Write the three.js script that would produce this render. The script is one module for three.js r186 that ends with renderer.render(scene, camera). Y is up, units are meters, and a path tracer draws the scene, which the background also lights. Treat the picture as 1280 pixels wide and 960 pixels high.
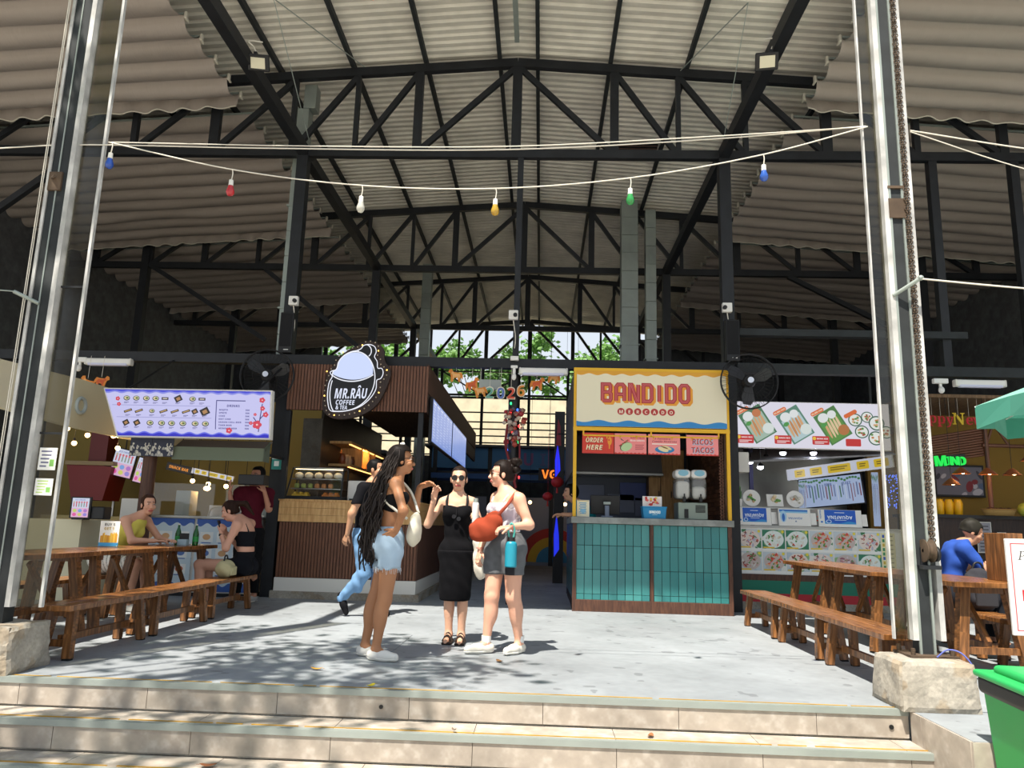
import * as THREE from 'three';
import { mergeGeometries, mergeVertices } from 'three/addons/utils/BufferGeometryUtils.js';
import { RoundedBoxGeometry } from 'three/addons/geometries/RoundedBoxGeometry.js';
import { TextGeometry } from 'three/addons/geometries/TextGeometry.js';
import { FontLoader } from 'three/addons/loaders/FontLoader.js';
import { RectAreaLightUniformsLib } from 'three/addons/lights/RectAreaLightUniformsLib.js';

// ---------------------------------------------------------------- camera, sky, sun, exposure
const scene = new THREE.Scene();
const renderer = new THREE.WebGLRenderer({ antialias: true });
renderer.toneMapping = THREE.LinearToneMapping;
renderer.toneMappingExposure = 2.05;
renderer.shadowMap.enabled = true;
RectAreaLightUniformsLib.init();
const rad = THREE.MathUtils.degToRad;
const camera = new THREE.PerspectiveCamera(2 * Math.atan(480 / 945) * 180 / Math.PI, 4 / 3, 0.05, 300);
{
  const yaw = rad(2.4), pitch = rad(10.7), roll = rad(1.6);
  const f = new THREE.Vector3(-Math.sin(yaw) * Math.cos(pitch), Math.sin(pitch), -Math.cos(yaw) * Math.cos(pitch));
  const r = f.clone().cross(new THREE.Vector3(0, 1, 0)).normalize(), u = r.clone().cross(f);
  camera.position.set(0, 1.06, 0);
  camera.up.copy(u.multiplyScalar(Math.cos(roll)).addScaledVector(r, -Math.sin(roll)));
  camera.lookAt(camera.position.clone().add(f));
}
const sunTravel = new THREE.Vector3(0.36, -1.66, -0.75).normalize();
{ // hazy tropical sky: paler towards the horizon, the same all round
  const W = 64, H = 32, d = new Float32Array(W * H * 4);
  for (let j = 0; j < H; j++) for (let i = 0; i < W; i++) { const e = Math.max(0, ((j + 0.5) / H - 0.5) * 2), t = Math.pow(e, 0.6), k = 4 * (j * W + i); d[k] = 0.46 - 0.24 * t; d[k + 1] = 0.48 - 0.19 * t; d[k + 2] = 0.5 - 0.1 * t; d[k + 3] = 1; }
  const t = new THREE.DataTexture(d, W, H, THREE.RGBAFormat, THREE.FloatType); t.mapping = THREE.EquirectangularReflectionMapping; t.magFilter = THREE.LinearFilter; t.needsUpdate = true;
  scene.background = t; scene.environment = t;
}
const sun = new THREE.DirectionalLight(0xfff7ea, 4.5);
sun.name = 'sun';
sun.position.copy(sunTravel).multiplyScalar(-40).add(new THREE.Vector3(0, 0, -8));
sun.target.position.set(0, 0, -8);
sun.castShadow = true;
sun.shadow.mapSize.set(4096, 4096);
Object.assign(sun.shadow.camera, { left: -26, right: 26, top: 30, bottom: -30, near: 1, far: 90 });
scene.add(sun, sun.target);

// ---------------------------------------------------------------- helpers
let seed = 20260;
const rnd = () => { seed = (seed * 1664525 + 1013904223) >>> 0; return seed / 4294967296; };
const rr = (a, b) => a + (b - a) * rnd();
const taken = {};
const numbered = (n) => { const k = taken[n] = (taken[n] ?? -1) + 1; return k ? n + '_' + String(k).padStart(3, '0') : n; };
const V = (x, y, z) => new THREE.Vector3(x, y, z);
function boxUV(g) {           // texture coordinates in metres, from the way each face points
  const p = g.attributes.position, n = g.attributes.normal, uv = new Float32Array(p.count * 2);
  for (let i = 0; i < p.count; i++) {
    const ax = Math.abs(n.getX(i)), ay = Math.abs(n.getY(i)), az = Math.abs(n.getZ(i));
    if (ay >= ax && ay >= az) { uv[2 * i] = p.getX(i); uv[2 * i + 1] = p.getZ(i); }
    else if (ax >= az) { uv[2 * i] = p.getZ(i); uv[2 * i + 1] = p.getY(i); }
    else { uv[2 * i] = p.getX(i); uv[2 * i + 1] = p.getY(i); }
  }
  g.setAttribute('uv', new THREE.BufferAttribute(uv, 2));
  return g;
}
const flat = (g) => { const o = g.index ? g.toNonIndexed() : g; for (const k of Object.keys(o.attributes)) if (!['position', 'normal', 'uv'].includes(k)) o.deleteAttribute(k); return o; };
const B = (w, h, d, x = 0, y = 0, z = 0) => boxUV(flat(new THREE.BoxGeometry(w, h, d)).translate(x, y, z));
const BB = (x0, x1, y0, y1, z0, z1) => B(x1 - x0, y1 - y0, Math.abs(z1 - z0), (x0 + x1) / 2, (y0 + y1) / 2, (z0 + z1) / 2);
const PB = (w, h, d, x = 0, y = 0, z = 0) => flat(new THREE.BoxGeometry(w, h, d)).translate(x, y, z);   // box whose faces each carry one whole print
const RB = (w, h, d, r = 0.01, x = 0, y = 0, z = 0, s = 2) => boxUV(flat(new RoundedBoxGeometry(w, h, d, s, Math.min(r, w / 2.01, h / 2.01, d / 2.01))).translate(x, y, z));
const Cy = (r1, r2, h, x = 0, y = 0, z = 0, s = 16, open = false) => flat(new THREE.CylinderGeometry(r1, r2, h, s, 1, open)).translate(x, y, z);
const Sp = (rx, ry, rz, x = 0, y = 0, z = 0, s = 14) => flat(new THREE.SphereGeometry(1, s, Math.max(6, s * 0.7 | 0))).scale(rx, ry, rz).translate(x, y, z);
const La = (pts, s = 20) => flat(new THREE.LatheGeometry(pts.map(([x, y]) => new THREE.Vector2(x, y)), s));
const Tu = (pts, r, seg = 0, s = 6, closed = false) => flat(new THREE.TubeGeometry(new THREE.CatmullRomCurve3(pts.map((p) => V(...p)), closed, 'centripetal'), seg || pts.length * 6, r, s, closed));
function Bm(a, b, w, h, roll = 0) {      // a straight square bar from a to b
  const A = V(...a), C = V(...b), L = A.distanceTo(C), dir = C.clone().sub(A).normalize();
  const up = Math.abs(dir.y) > 0.95 ? V(0, 0, 1) : V(0, 1, 0), m = new THREE.Matrix4();
  const x = up.clone().cross(dir).normalize(), y = dir.clone().cross(x);
  m.makeBasis(x, y, dir).setPosition(A.add(C).multiplyScalar(0.5));
  const g = boxUV(flat(new THREE.BoxGeometry(w, h, L)));
  if (roll) g.rotateZ(roll);
  return g.applyMatrix4(m);
}
const Rod = (a, b, r1, r2 = r1, s = 10) => {
  const A = V(...a), C = V(...b), d = C.clone().sub(A), g = Cy(r2, r1, d.length(), 0, 0, 0, s);
  return g.applyQuaternion(new THREE.Quaternion().setFromUnitVectors(V(0, 1, 0), d.clone().normalize())).translate((a[0] + b[0]) / 2, (a[1] + b[1]) / 2, (a[2] + b[2]) / 2);
};
const shapeOf = (pts) => new THREE.Shape(pts.map(([x, y]) => new THREE.Vector2(x, y)));
const Ex = (pts, depth, bevel = 0) => flat(new THREE.ExtrudeGeometry(Array.isArray(pts) ? shapeOf(pts) : pts, { depth, bevelEnabled: bevel > 0, bevelSize: bevel, bevelThickness: bevel, bevelSegments: 1, curveSegments: 16 }));
const Mg = (...g) => mergeGeometries(g.flat().map(flat));
const Pl = (w, h, x = 0, y = 0, z = 0) => flat(new THREE.PlaneGeometry(w, h)).translate(x, y, z);
const put = (g, [x, y, z] = [0, 0, 0], [a, b, c] = [0, 0, 0]) => g.applyMatrix4(new THREE.Matrix4().makeRotationFromEuler(new THREE.Euler(a, b, c)).setPosition(x, y, z));

function part(parent, name, geo, mat, label) {
  const m = new THREE.Mesh(geo, mat); m.name = name; parent.add(m);
  if (label) m.userData.label = label;
  return m;
}
function info(o, label, category, group) { o.userData.label = label; o.userData.category = category; if (group) o.userData.group = group; return o; }
function thing(name, label, category, [x, y, z] = [0, 0, 0], turn = 0, group) {
  const o = new THREE.Group(); o.name = numbered(name); o.position.set(x, y, z); o.rotation.y = turn; scene.add(o);
  return info(o, label, category, group);
}
function solo(name, label, category, geo, mat, pos, group) {
  const m = new THREE.Mesh(geo, mat); m.name = numbered(name); scene.add(m); if (pos) m.position.set(...pos);
  return info(m, label, category, group);
}
function struct(name, geo, mat, parent = scene, label) {
  const m = new THREE.Mesh(geo, mat); m.name = parent === scene ? numbered(name) : name; parent.add(m);
  if (parent === scene) { m.userData.kind = 'structure'; if (label) m.userData.label = label; }
  return m;
}
function structGroup(name, label) { const o = new THREE.Group(); o.name = numbered(name); o.userData.kind = 'structure'; if (label) o.userData.label = label; scene.add(o); return o; }
function dup(o, pos, turn, label) { const c = o.clone(); c.name = numbered(o.name.replace(/_\d{3}$/, '')); c.userData = { ...o.userData }; if (label) c.userData.label = label; c.position.set(...pos); if (turn !== undefined) c.rotation.y = turn; scene.add(c); return c; }

// ---------------------------------------------------------------- textures
const hash2 = (x, y, s) => { let h = (x * 374761393 + y * 668265263 + s * 974711) | 0; h = Math.imul(h ^ (h >>> 13), 1274126177); return ((h ^ (h >>> 16)) >>> 0) / 4294967296; };
function vnoise(x, y, per, s) {
  const xi = Math.floor(x), yi = Math.floor(y), fx = x - xi, fy = y - yi, u = fx * fx * (3 - 2 * fx), v = fy * fy * (3 - 2 * fy), m = (a) => ((a % per) + per) % per;
  const a = hash2(m(xi), m(yi), s), b = hash2(m(xi + 1), m(yi), s), c = hash2(m(xi), m(yi + 1), s), d = hash2(m(xi + 1), m(yi + 1), s);
  return a + (b - a) * u + (c - a) * v + (a - b - c + d) * u * v;
}
const fbm = (u, v, f, oct, s) => { let t = 0, a = 0.5, n = 0; for (let i = 0; i < oct; i++) { t += a * vnoise(u * f, v * f, f, s + i); n += a; a *= 0.55; f *= 2; } return t / n; };
function dataTex(n, fn, srgb, rep = 1) {
  const d = new Uint8Array(n * n * 4);
  for (let j = 0; j < n; j++) for (let i = 0; i < n; i++) { const c = fn(i / n, j / n), k = 4 * (j * n + i); d[k] = c[0]; d[k + 1] = c[1]; d[k + 2] = c[2]; d[k + 3] = 255; }
  const t = new THREE.DataTexture(d, n, n); t.wrapS = t.wrapT = THREE.RepeatWrapping; t.magFilter = THREE.LinearFilter; t.minFilter = THREE.LinearMipmapLinearFilter; t.generateMipmaps = true;
  if (srgb) t.colorSpace = THREE.SRGBColorSpace; t.repeat.set(rep, rep); t.needsUpdate = true; return t;
}
const cl = (v) => Math.max(0, Math.min(255, v));
const mixc = (a, b, t) => a.map((v, i) => cl(v + (b[i] - v) * t));
const sstep = (a, b, x) => { const t = Math.max(0, Math.min(1, (x - a) / (b - a))); return t * t * (3 - 2 * t); };
const woodTex = (dark, light, s, rep = 1) => dataTex(256, (u, v) => {
  const w = fbm(u, v, 4, 3, s), g = fbm((u + w * 0.06) * 1, v * 0.12, 32, 4, s + 9), f = fbm(u, v * 0.05, 64, 2, s + 20);
  return mixc(dark, light, sstep(0.2, 0.8, g * 0.75 + f * 0.25));
}, true, rep);
const tFloor = dataTex(1024, (u, v) => {
  const a = fbm(u, v, 4, 5, 1), b = fbm(u, v, 16, 4, 31), c = fbm(u, v, 96, 2, 61), sp = fbm(u, v, 40, 2, 77);
  let k = 0.82 + 0.2 * (a - 0.5) + 0.1 * (b - 0.5) + 0.06 * (c - 0.5);
  if (sp > 0.79) k -= 0.12;
  return [cl(178 * k), cl(185 * k), cl(190 * k)];
}, true, 1 / 5);
const tFloorR = dataTex(512, (u, v) => { const a = fbm(u, v, 8, 5, 5); const r = 90 + 110 * a; return [r, r, r]; }, false, 1 / 5);
const tConcrete = dataTex(512, (u, v) => {
  const a = fbm(u, v, 6, 5, 12), b = fbm(u, v, 48, 3, 44), st = sstep(0.56, 0.7, fbm(u, v, 5, 4, 90));
  const k = 0.75 + 0.24 * (a - 0.5) + 0.14 * (b - 0.5);
  return mixc([214 * k, 205 * k, 188 * k], [176 * k, 150 * k, 116 * k], st * 0.45);
}, true, 1.3);
const tConcreteB = dataTex(256, (u, v) => { const a = fbm(u, v, 12, 5, 71) * 255; return [a, a, a]; }, false, 1.5);
const tTile = dataTex(512, (u, v) => {
  const a = fbm(u, v, 5, 5, 21), b = fbm(u, v, 24, 4, 52), k = 0.86 + 0.3 * (a - 0.5) + 0.16 * (b - 0.5);
  return mixc([192 * k, 180 * k, 165 * k], [212 * k, 205 * k, 195 * k], sstep(0.45, 0.9, b) * 0.6);
}, true, 0.7);
const tMetal = dataTex(256, (u, v) => { const a = fbm(u, v, 6, 5, 33), k = 0.9 + 0.2 * (a - 0.5); return [cl(255 * k), cl(253 * k), cl(248 * k)]; }, true, 0.4);
const tDust = dataTex(256, (u, v) => { const a = fbm(u, v, 10, 5, 39), k = 0.85 + 0.4 * (a - 0.5); return [cl(240 * k), cl(240 * k), cl(240 * k)]; }, true, 0.8);
const tFabricB = dataTex(256, (u, v) => { const a = fbm(u, v * 0.3, 24, 4, 64) * 255; return [a, a, a]; }, false, 0.8);
const tWeave = dataTex(128, (u, v) => { const a = 200 + 40 * ((Math.floor(u * 64) + Math.floor(v * 64)) % 2) + 15 * fbm(u, v, 8, 3, 3); return [cl(a), cl(a), cl(a)]; }, true, 14);
function canvasTex(w, h, draw) {
  const c = document.createElement('canvas'); c.width = w; c.height = h; const g = c.getContext('2d'); draw(g, w, h);
  const t = new THREE.CanvasTexture(c); t.colorSpace = THREE.SRGBColorSpace; t.anisotropy = 8; return t;
}

// ---------------------------------------------------------------- materials
const std = (color, roughness = 0.7, metalness = 0, o = {}) => new THREE.MeshStandardMaterial({ color, roughness, metalness, ...o });
const M = {
  floor: std(0xffffff, 1, 0, { map: tFloor, roughnessMap: tFloorR }),
  concrete: std(0xffffff, 0.95, 0, { map: tConcrete, bumpMap: tConcreteB, bumpScale: 0.006 }),
  tile: std(0xffffff, 0.6, 0, { map: tTile }),
  pave: std(0xd9d3c6, 0.95, 0, { map: tDust }),
  roof: std(0xebe8df, 0.5, 0.0, { map: tMetal, side: THREE.DoubleSide }),
  galv: std(0xa9b4b0, 0.42, 0.35, { map: tMetal }),
  nosing: std(0xaab4b1, 0.5, 0.3, { map: tMetal }),
  yellowPaint: std(0xd6a52c, 0.8, 0, { map: tDust }),
  steel: std(0x22252a, 0.55, 0.1, { map: tDust }),
  steelGrey: std(0x2e3335, 0.75, 0.0, { map: tDust }),
  sheet: std(0x6f7276, 0.6, 0.1, { map: tDust }),
  ply: std(0xffffff, 0.7, 0, { map: woodTex([108, 84, 60], [140, 112, 84], 17, 1.5) }),
  black: std(0x0e0e10, 0.5),
  blackMatte: std(0x111114, 0.9),
  white: std(0xe8e6e0, 0.5),
  whiteMatte: std(0xdedbd2, 0.85),
  rail: std(0xe9e8e3, 0.4, 0, { map: tDust }),
  chrome: std(0xc8c8c8, 0.2, 1),
  inox: std(0xaeb0b0, 0.3, 0.85, { map: tMetal }),
  rust: std(0x6d5a48, 0.8, 0.3, { map: tDust }),
  fabric: std(0x9b9188, 0.92, 0, { bumpMap: tFabricB, bumpScale: 0.006, side: THREE.DoubleSide }),
  fabricTrim: std(0xbdb7a8, 0.9, 0, { side: THREE.DoubleSide }),
  wood: std(0xffffff, 0.38, 0, { map: woodTex([88, 56, 28], [160, 108, 62], 3, 1.6) }),
  woodTop: std(0xffffff, 0.25, 0, { map: woodTex([96, 60, 30], [158, 106, 60], 5, 1.2) }),
  pine: std(0xffffff, 0.5, 0, { map: woodTex([186, 140, 84], [216, 174, 116], 8, 1.5) }),
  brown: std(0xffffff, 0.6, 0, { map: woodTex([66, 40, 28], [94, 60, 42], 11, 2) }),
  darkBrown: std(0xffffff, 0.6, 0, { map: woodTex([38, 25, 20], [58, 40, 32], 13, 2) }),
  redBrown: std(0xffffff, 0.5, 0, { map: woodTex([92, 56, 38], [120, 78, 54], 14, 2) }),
  glass: new THREE.MeshPhysicalMaterial({ color: 0xffffff, roughness: 0.04, transmission: 1, thickness: 0, ior: 1.5 }),
  glassDusty: new THREE.MeshPhysicalMaterial({ color: 0xd8d6cc, roughness: 0.12, transmission: 1, thickness: 0, ior: 1.5 }),
  cream: std(0xd8cfae, 0.8),
  wire: std(0xd8d2c4, 0.7),
  rubber: std(0x1a1a1a, 0.9),
  teal: std(0x2f8f8d, 0.25),
  yellow: std(0xe8b21e, 0.5),
  red: std(0xb62a20, 0.6),
  green: std(0x10735a, 0.6),
  skinless: std(0xffffff, 0.6),
};
const emis = (color, k, o = {}) => new THREE.MeshStandardMaterial({ color: 0x111111, emissive: color, emissiveIntensity: k, roughness: 0.5, ...o });
const print = (t, o = {}) => new THREE.MeshStandardMaterial({ map: t, roughness: 0.55, ...o });
const screenMat = (t, k) => new THREE.MeshStandardMaterial({ color: 0x080808, emissive: 0xffffff, emissiveMap: t, emissiveIntensity: k * 0.5, roughness: 0.3 });
function areaLight(parent, w, h, pos, look, color, k) {
  const l = new THREE.RectAreaLight(color, k, w, h); l.name = 'panel_light'; l.position.set(...pos); parent.add(l);
  parent.updateWorldMatrix(true, false); l.lookAt(...look); return l;
}
function bulbLight(parent, pos, color, k, dist = 0) { const l = new THREE.PointLight(color, k, dist, 2); l.name = 'bulb_light'; l.position.set(...pos); l.castShadow = true; parent.add(l); return l; }

// ================================================================ THE SETTING
const ROOF = (x) => 8.52 - 0.07 * Math.abs(x + 0.5);          // height of the roof sheet's underside
const COLX = [-3.83, 2.7], TRZ = [-10.9, -16.3, -21.4, -26.3];
// ---- platform floor and ground
struct('floor', Mg(BB(-14, 14, -0.3, 0, -27.2, -5.155)), M.floor, scene, 'grey painted concrete floor of the food hall');
struct('floor_landing', Mg(BB(2.34, 9, -0.3, -0.001, -5.13, -4.42)), M.floor, scene, 'grey concrete landing beside the steps');
struct('ground', BB(-40, 40, -0.75, -0.545, -60, 40), M.pave, scene, 'pale street paving in front of the steps');
// ---- steps: concrete core, tiles on risers and treads, metal nosing, yellow line
{
  const edges = [[-5.13, 0], [-4.84, -0.18], [-4.55, -0.36]];
  edges.forEach(([z, y], i) => {
    const s = structGroup('floor_step', ['top step below the hall floor, stone tiled riser', 'second step with stone tiled tread', 'lowest step with stone tiled tread'][i]);
    const x1 = 2.33, x0 = -7.6, lo = y - 0.18;
    part(s, 'core', BB(x0, x1, lo, y - 0.012, z - 0.3, z - 0.014), M.concrete);
    part(s, 'nosing', Mg(BB(x0, x1, y - 0.036, y + 0.001, z - 0.022, z + 0.006), BB(x0, x1, y - 0.0005, y + 0.0035, z - 0.034, z + 0.004)), M.nosing, 'grey metal nosing strip');
    part(s, 'safety_line', Mg(...Array.from({ length: 90 }, (_, k) => { const a = x0 + (x1 - x0) * k / 90, w = (x1 - x0) / 90 * (rnd() < 0.12 ? rr(0.3, 0.8) : 1.0); return B(w, 0.004, rr(0.010, 0.016), a + w / 2, y + 0.0015, z - 0.055 - (i ? 0.01 : 0.0)); })), M.yellowPaint, 'worn yellow paint line');
    const W = 0.86, off = [0.1, 0.52, 0.3][i];
    for (let x = x0 - off; x < x1; x += W) {
      const a = Math.max(x, x0) + 0.002, b = Math.min(x + W, x1) - 0.002; if (b - a < 0.03) continue;
      part(s, 'tile', BB(a, b, lo + 0.012, y - 0.037, z - 0.016, z - 0.004), M.tile);
      if (i < 3 && i > 0) part(s, 'tile', BB(a + 0.0, b, y - 0.014, y, z - 0.29, z - 0.036), M.tile);
    }
    if (i === 0) {                                     // little round drain holes in the riser
      part(s, 'drain_hole', put(Cy(0.014, 0.014, 0.012, 0, 0, 0, 14), [2.22, -0.105, z - 0.003], [Math.PI / 2, 0, 0]), M.black);
      part(s, 'drain_hole', put(Cy(0.013, 0.013, 0.012, 0, 0, 0, 14), [-1.0, -0.1, z - 0.003], [Math.PI / 2, 0, 0]), M.black);
    }
  });
  const side = structGroup('trim_landing', 'stone tiled side wall of the landing');
  part(side, 'core', BB(2.342, 2.6, -0.55, -0.002, -5.1, -4.424), M.concrete);
  for (const [a, b] of [[-5.1, -4.97], [-4.966, -4.43]]) part(side, 'tile', BB(2.326, 2.341, -0.54, -0.004, a, b), M.tile);
  part(side, 'tile', BB(2.33, 8, -0.54, -0.004, -4.423, -4.408), M.tile);
  part(side, 'core', BB(2.6, 9, -0.55, -0.302, -5.13, -4.425), M.concrete);
}
// hairline joints and a patched slab in the floor
{
  const s = structGroup('floor_slab', 'square patched slab edge lines in the floor');
  part(s, 'slab', BB(-2.36, -1.22, 0, 0.004, -7.62, -6.62), M.floor);
}
// ---- roof
function corrugated(x0, x1, z0, z1, drop = 0) {
  const pos = [], uv = [], prof = [], P = 0.165, H = 0.035;
  for (let z = z1; z > z0; z -= P) prof.push([z, 0], [z - P * 0.3, 0], [z - P * 0.45, H], [z - P * 0.85, H]);
  for (let i = 0; i + 1 < prof.length; i++) {
    const [za, ha] = prof[i], [zb, hb] = prof[i + 1];
    const q = [[x0, za, ha], [x1, za, ha], [x1, zb, hb], [x0, zb, hb]].map(([x, z, h]) => [x, ROOF(x) + h - drop, z]);
    for (const k of [0, 1, 2, 0, 2, 3]) { pos.push(...q[k]); uv.push(q[k][0], q[k][2]); }
  }
  const g = new THREE.BufferGeometry();
  g.setAttribute('position', new THREE.Float32BufferAttribute(pos, 3)); g.setAttribute('uv', new THREE.Float32BufferAttribute(uv, 2)); g.computeVertexNormals();
  return g;
}
const ROOF_Z0 = -27.4, ROOF_Z1 = -6.6;
struct('ceiling_sheet', corrugated(-13.5, -0.5, ROOF_Z0, ROOF_Z1), M.roof, scene, 'corrugated metal roof slope above the coffee stall side');
struct('ceiling_sheet', corrugated(-0.5, 13.5, ROOF_Z0, ROOF_Z1), M.roof, scene, 'corrugated metal roof slope above the taco stall side');
struct('ceiling_sheet', corrugated(-13.5, -4.9, ROOF_Z1, -5.0), M.roof, scene, 'corrugated roof sheet over the front of the bench side');
struct('ceiling_ridge', Mg(put(BB(-0.42, 0, 0, 0.012, ROOF_Z0, ROOF_Z1), [-0.5, 8.58, 0], [0, 0, 0.07]), put(BB(0, 0.42, 0, 0.012, ROOF_Z0, ROOF_Z1), [-0.5, 8.58, 0], [0, 0, -0.07])), M.galv);
for (const x of [-9.3, -7.9, -6.6, -5.5, -4.33, -3.15, -1.98, -0.8, -0.19, 0.97, 2.17, 3.3, 4.45, 5.6, 7.0, 8.4])
  struct('ceiling_purlin', BB(x - 0.03, x + 0.03, ROOF(x) - 0.1, ROOF(x) - 0.003, ROOF_Z0, ROOF_Z1), M.steelGrey, scene, 'grey steel purlin under the roof sheet');
for (const x of COLX) struct('ceiling_beam', BB(x - 0.07, x + 0.07, 6.68, 6.86, -26.4, -5.2), M.steel, scene, 'dark steel beam running back along the column heads');
struct('ceiling_beam', BB(-0.535, -0.465, 8.28, 8.4, -10.3, -6.7), M.galv, scene, 'pale galvanised channel under the ridge');
// ---- trusses
const truss = (z, lab) => {
  const t = structGroup('ceiling_truss', lab), Y0 = 6.76, top = (x) => ROOF(x) - 0.19, m = M.steel;
  part(t, 'bottom_chord', BB(-13, 13, Y0 - 0.07, Y0 + 0.07, z - 0.05, z + 0.05), m);
  for (const s of [-1, 1]) part(t, 'top_chord', Bm([-0.5, top(-0.5), z], [-0.5 + s * 12.5, top(-0.5 + s * 12.5), z], 0.1, 0.14), m);
  const L = [-0.5, -2.06, -3.04, -4.05, -5.3, -6.6, -7.85, -9.1, -10.4], R = [-0.5, 1.03, 2.02, 3.05, 4.28, 5.63, 6.92, 8.2, 9.5];
  [L, R].forEach((xs, side) => xs.forEach((x, i) => {
    const w = [0.15, 0.13, 0.07, 0.07, 0.15, 0.09, 0.13, 0.07, 0.13][i];
    if (i || !side) part(t, 'web_post', BB(x - w / 2, x + w / 2, Y0, top(x), z - 0.045, z + 0.045), m);
    if (i) part(t, 'web_diagonal', Bm([x + (side ? -0.05 : 0.05), Y0 + 0.06, z], [xs[i - 1], top(xs[i - 1]) - 0.05, z], 0.07, 0.085), m);
  }));
};
TRZ.forEach((z, i) => truss(z, ['steel roof truss over the stall fronts', 'second steel roof truss behind the front one', 'third steel roof truss deep in the hall', 'steel roof truss at the back opening'][i]));
// ---- columns along the hall
TRZ.forEach((z, i) => COLX.forEach((x, j) => struct('trim_column', BB(x - 0.085, x + 0.085, 0, 6.7, z - 0.085, z + 0.085), M.steel, scene, `dark steel column ${['at the stall fronts', 'one bay behind the stall fronts', 'two bays behind the stall fronts', 'at the back opening'][i]} on the ${j ? 'taco' : 'coffee'} stall side`)));
for (const x of [-9.2, 8.3]) for (const z of TRZ) struct('trim_column', BB(x - 0.085, x + 0.085, 0, 7.6, z - 0.085, z + 0.085), M.steel, scene, 'dark steel column along the hall side');
struct('trim_post', BB(-0.46, -0.37, 0, 6.7, -10.95, -10.86), M.steel, scene, 'slim dark post under the ridge between the stalls');
for (const [x, y0] of [[5.83, 3.4], [7.04, 3.4]]) struct('trim_post', BB(x - 0.06, x + 0.06, y0, 6.7, -10.98, -10.86), M.steel, scene, 'dark hanger post from the truss to the gantry beam');
// knee braces on the left and right bays
for (const [a, b] of [[[-9.2, 5.3, -10.9], [-7.5, 6.7, -10.9]], [[-6.4, 6.7, -16.3], [-4.0, 4.8, -16.3]], [[-9, 6.7, -16.2], [-6.2, 5.0, -16.2]], [[8.3, 5.2, -16.3], [5.4, 6.7, -16.3]]])
  struct('trim_brace', Bm(a, b, 0.09, 0.1), M.steel, scene, 'slanted dark steel brace between column and truss');
// ---- gantry beams over the stall fronts
struct('trim_gantry', Mg(BB(-9, 2.62, 3.32, 3.46, -10.84, -10.7)), M.steel, scene, 'dark gantry beam above the coffee stall and aisle');
struct('trim_gantry', Mg(BB(2.78, 9, 3.32, 3.46, -10.84, -10.7)), M.steelGrey, scene, 'grey gantry beam above the seafood stall');
struct('trim_gantry', BB(2.78, 6.1, 3.9, 4.0, -10.95, -10.8), M.steelGrey, scene, 'thin upper beam above the seafood stall');
struct('trim_gantry', BB(-9.2, -4.0, 4.55, 4.67, -16.36, -16.24), M.steel, scene, 'dark beam one bay back on the coffee side');
// ---- side walls and the back opening
struct('wall_left', BB(-11.2, -11, -0.5, 8, -27.2, -9), M.sheet, scene, 'grey sheet metal side wall on the coffee stall side');
struct('wall_right', BB(10.6, 10.8, -0.5, 8, -27.2, -9), M.sheet, scene, 'grey sheet metal side wall on the seafood stall side');
struct('wall_back', Mg(BB(-11, 11, -0.2, 3.5, -27.1, -26.95), BB(-11, -8.2, 3.5, 6.9, -27.1, -26.95), BB(3.2, 11, 3.5, 6.9, -27.1, -26.95), BB(-11, -8.2, 6.9, 7.9, -27.1, -26.95), BB(3.2, 11, 6.9, 7.9, -27.1, -26.95)), M.sheet, scene, 'grey sheet metal back wall below the open daylight strip');
{
  const w = structGroup('window_1', 'open strip in the back wall with black rails and posts');
  for (const x of [-6.6, -5.1, -3.7, -2.2, -0.5, 0.9, 2.2]) part(w, 'post', BB(x - 0.05, x + 0.05, 3.5, 7.0, -27.06, -26.98), M.steel);
  for (const y of [3.55, 4.0, 4.25, 4.5, 4.75, 5.1, 5.65, 5.75, 6.6]) part(w, 'rail', BB(-8.2, 3.2, y - (y === 5.75 || y === 5.65 ? 0.05 : 0.022), y + 0.022, -27.05, -26.99), M.steel);
  for (const [a, b] of [[[-3.7, 6.6], [-2.2, 5.7]], [[-0.5, 6.6], [0.9, 5.7]], [[-2.2, 5.7], [-0.5, 6.6]], [[0.9, 5.7], [2.2, 6.6]]]) part(w, 'brace', Bm([a[0], a[1], -27], [b[0], b[1], -27], 0.05, 0.05), M.steel);
}
struct('wall_neighbour', BB(-16, 12, -0.5, 6.6, -33.4, -33.0), std(0xefe4c6, 0.7, 0, { map: tMetal }), scene, 'pale sunlit wall of the neighbouring lot behind the hall');

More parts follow.
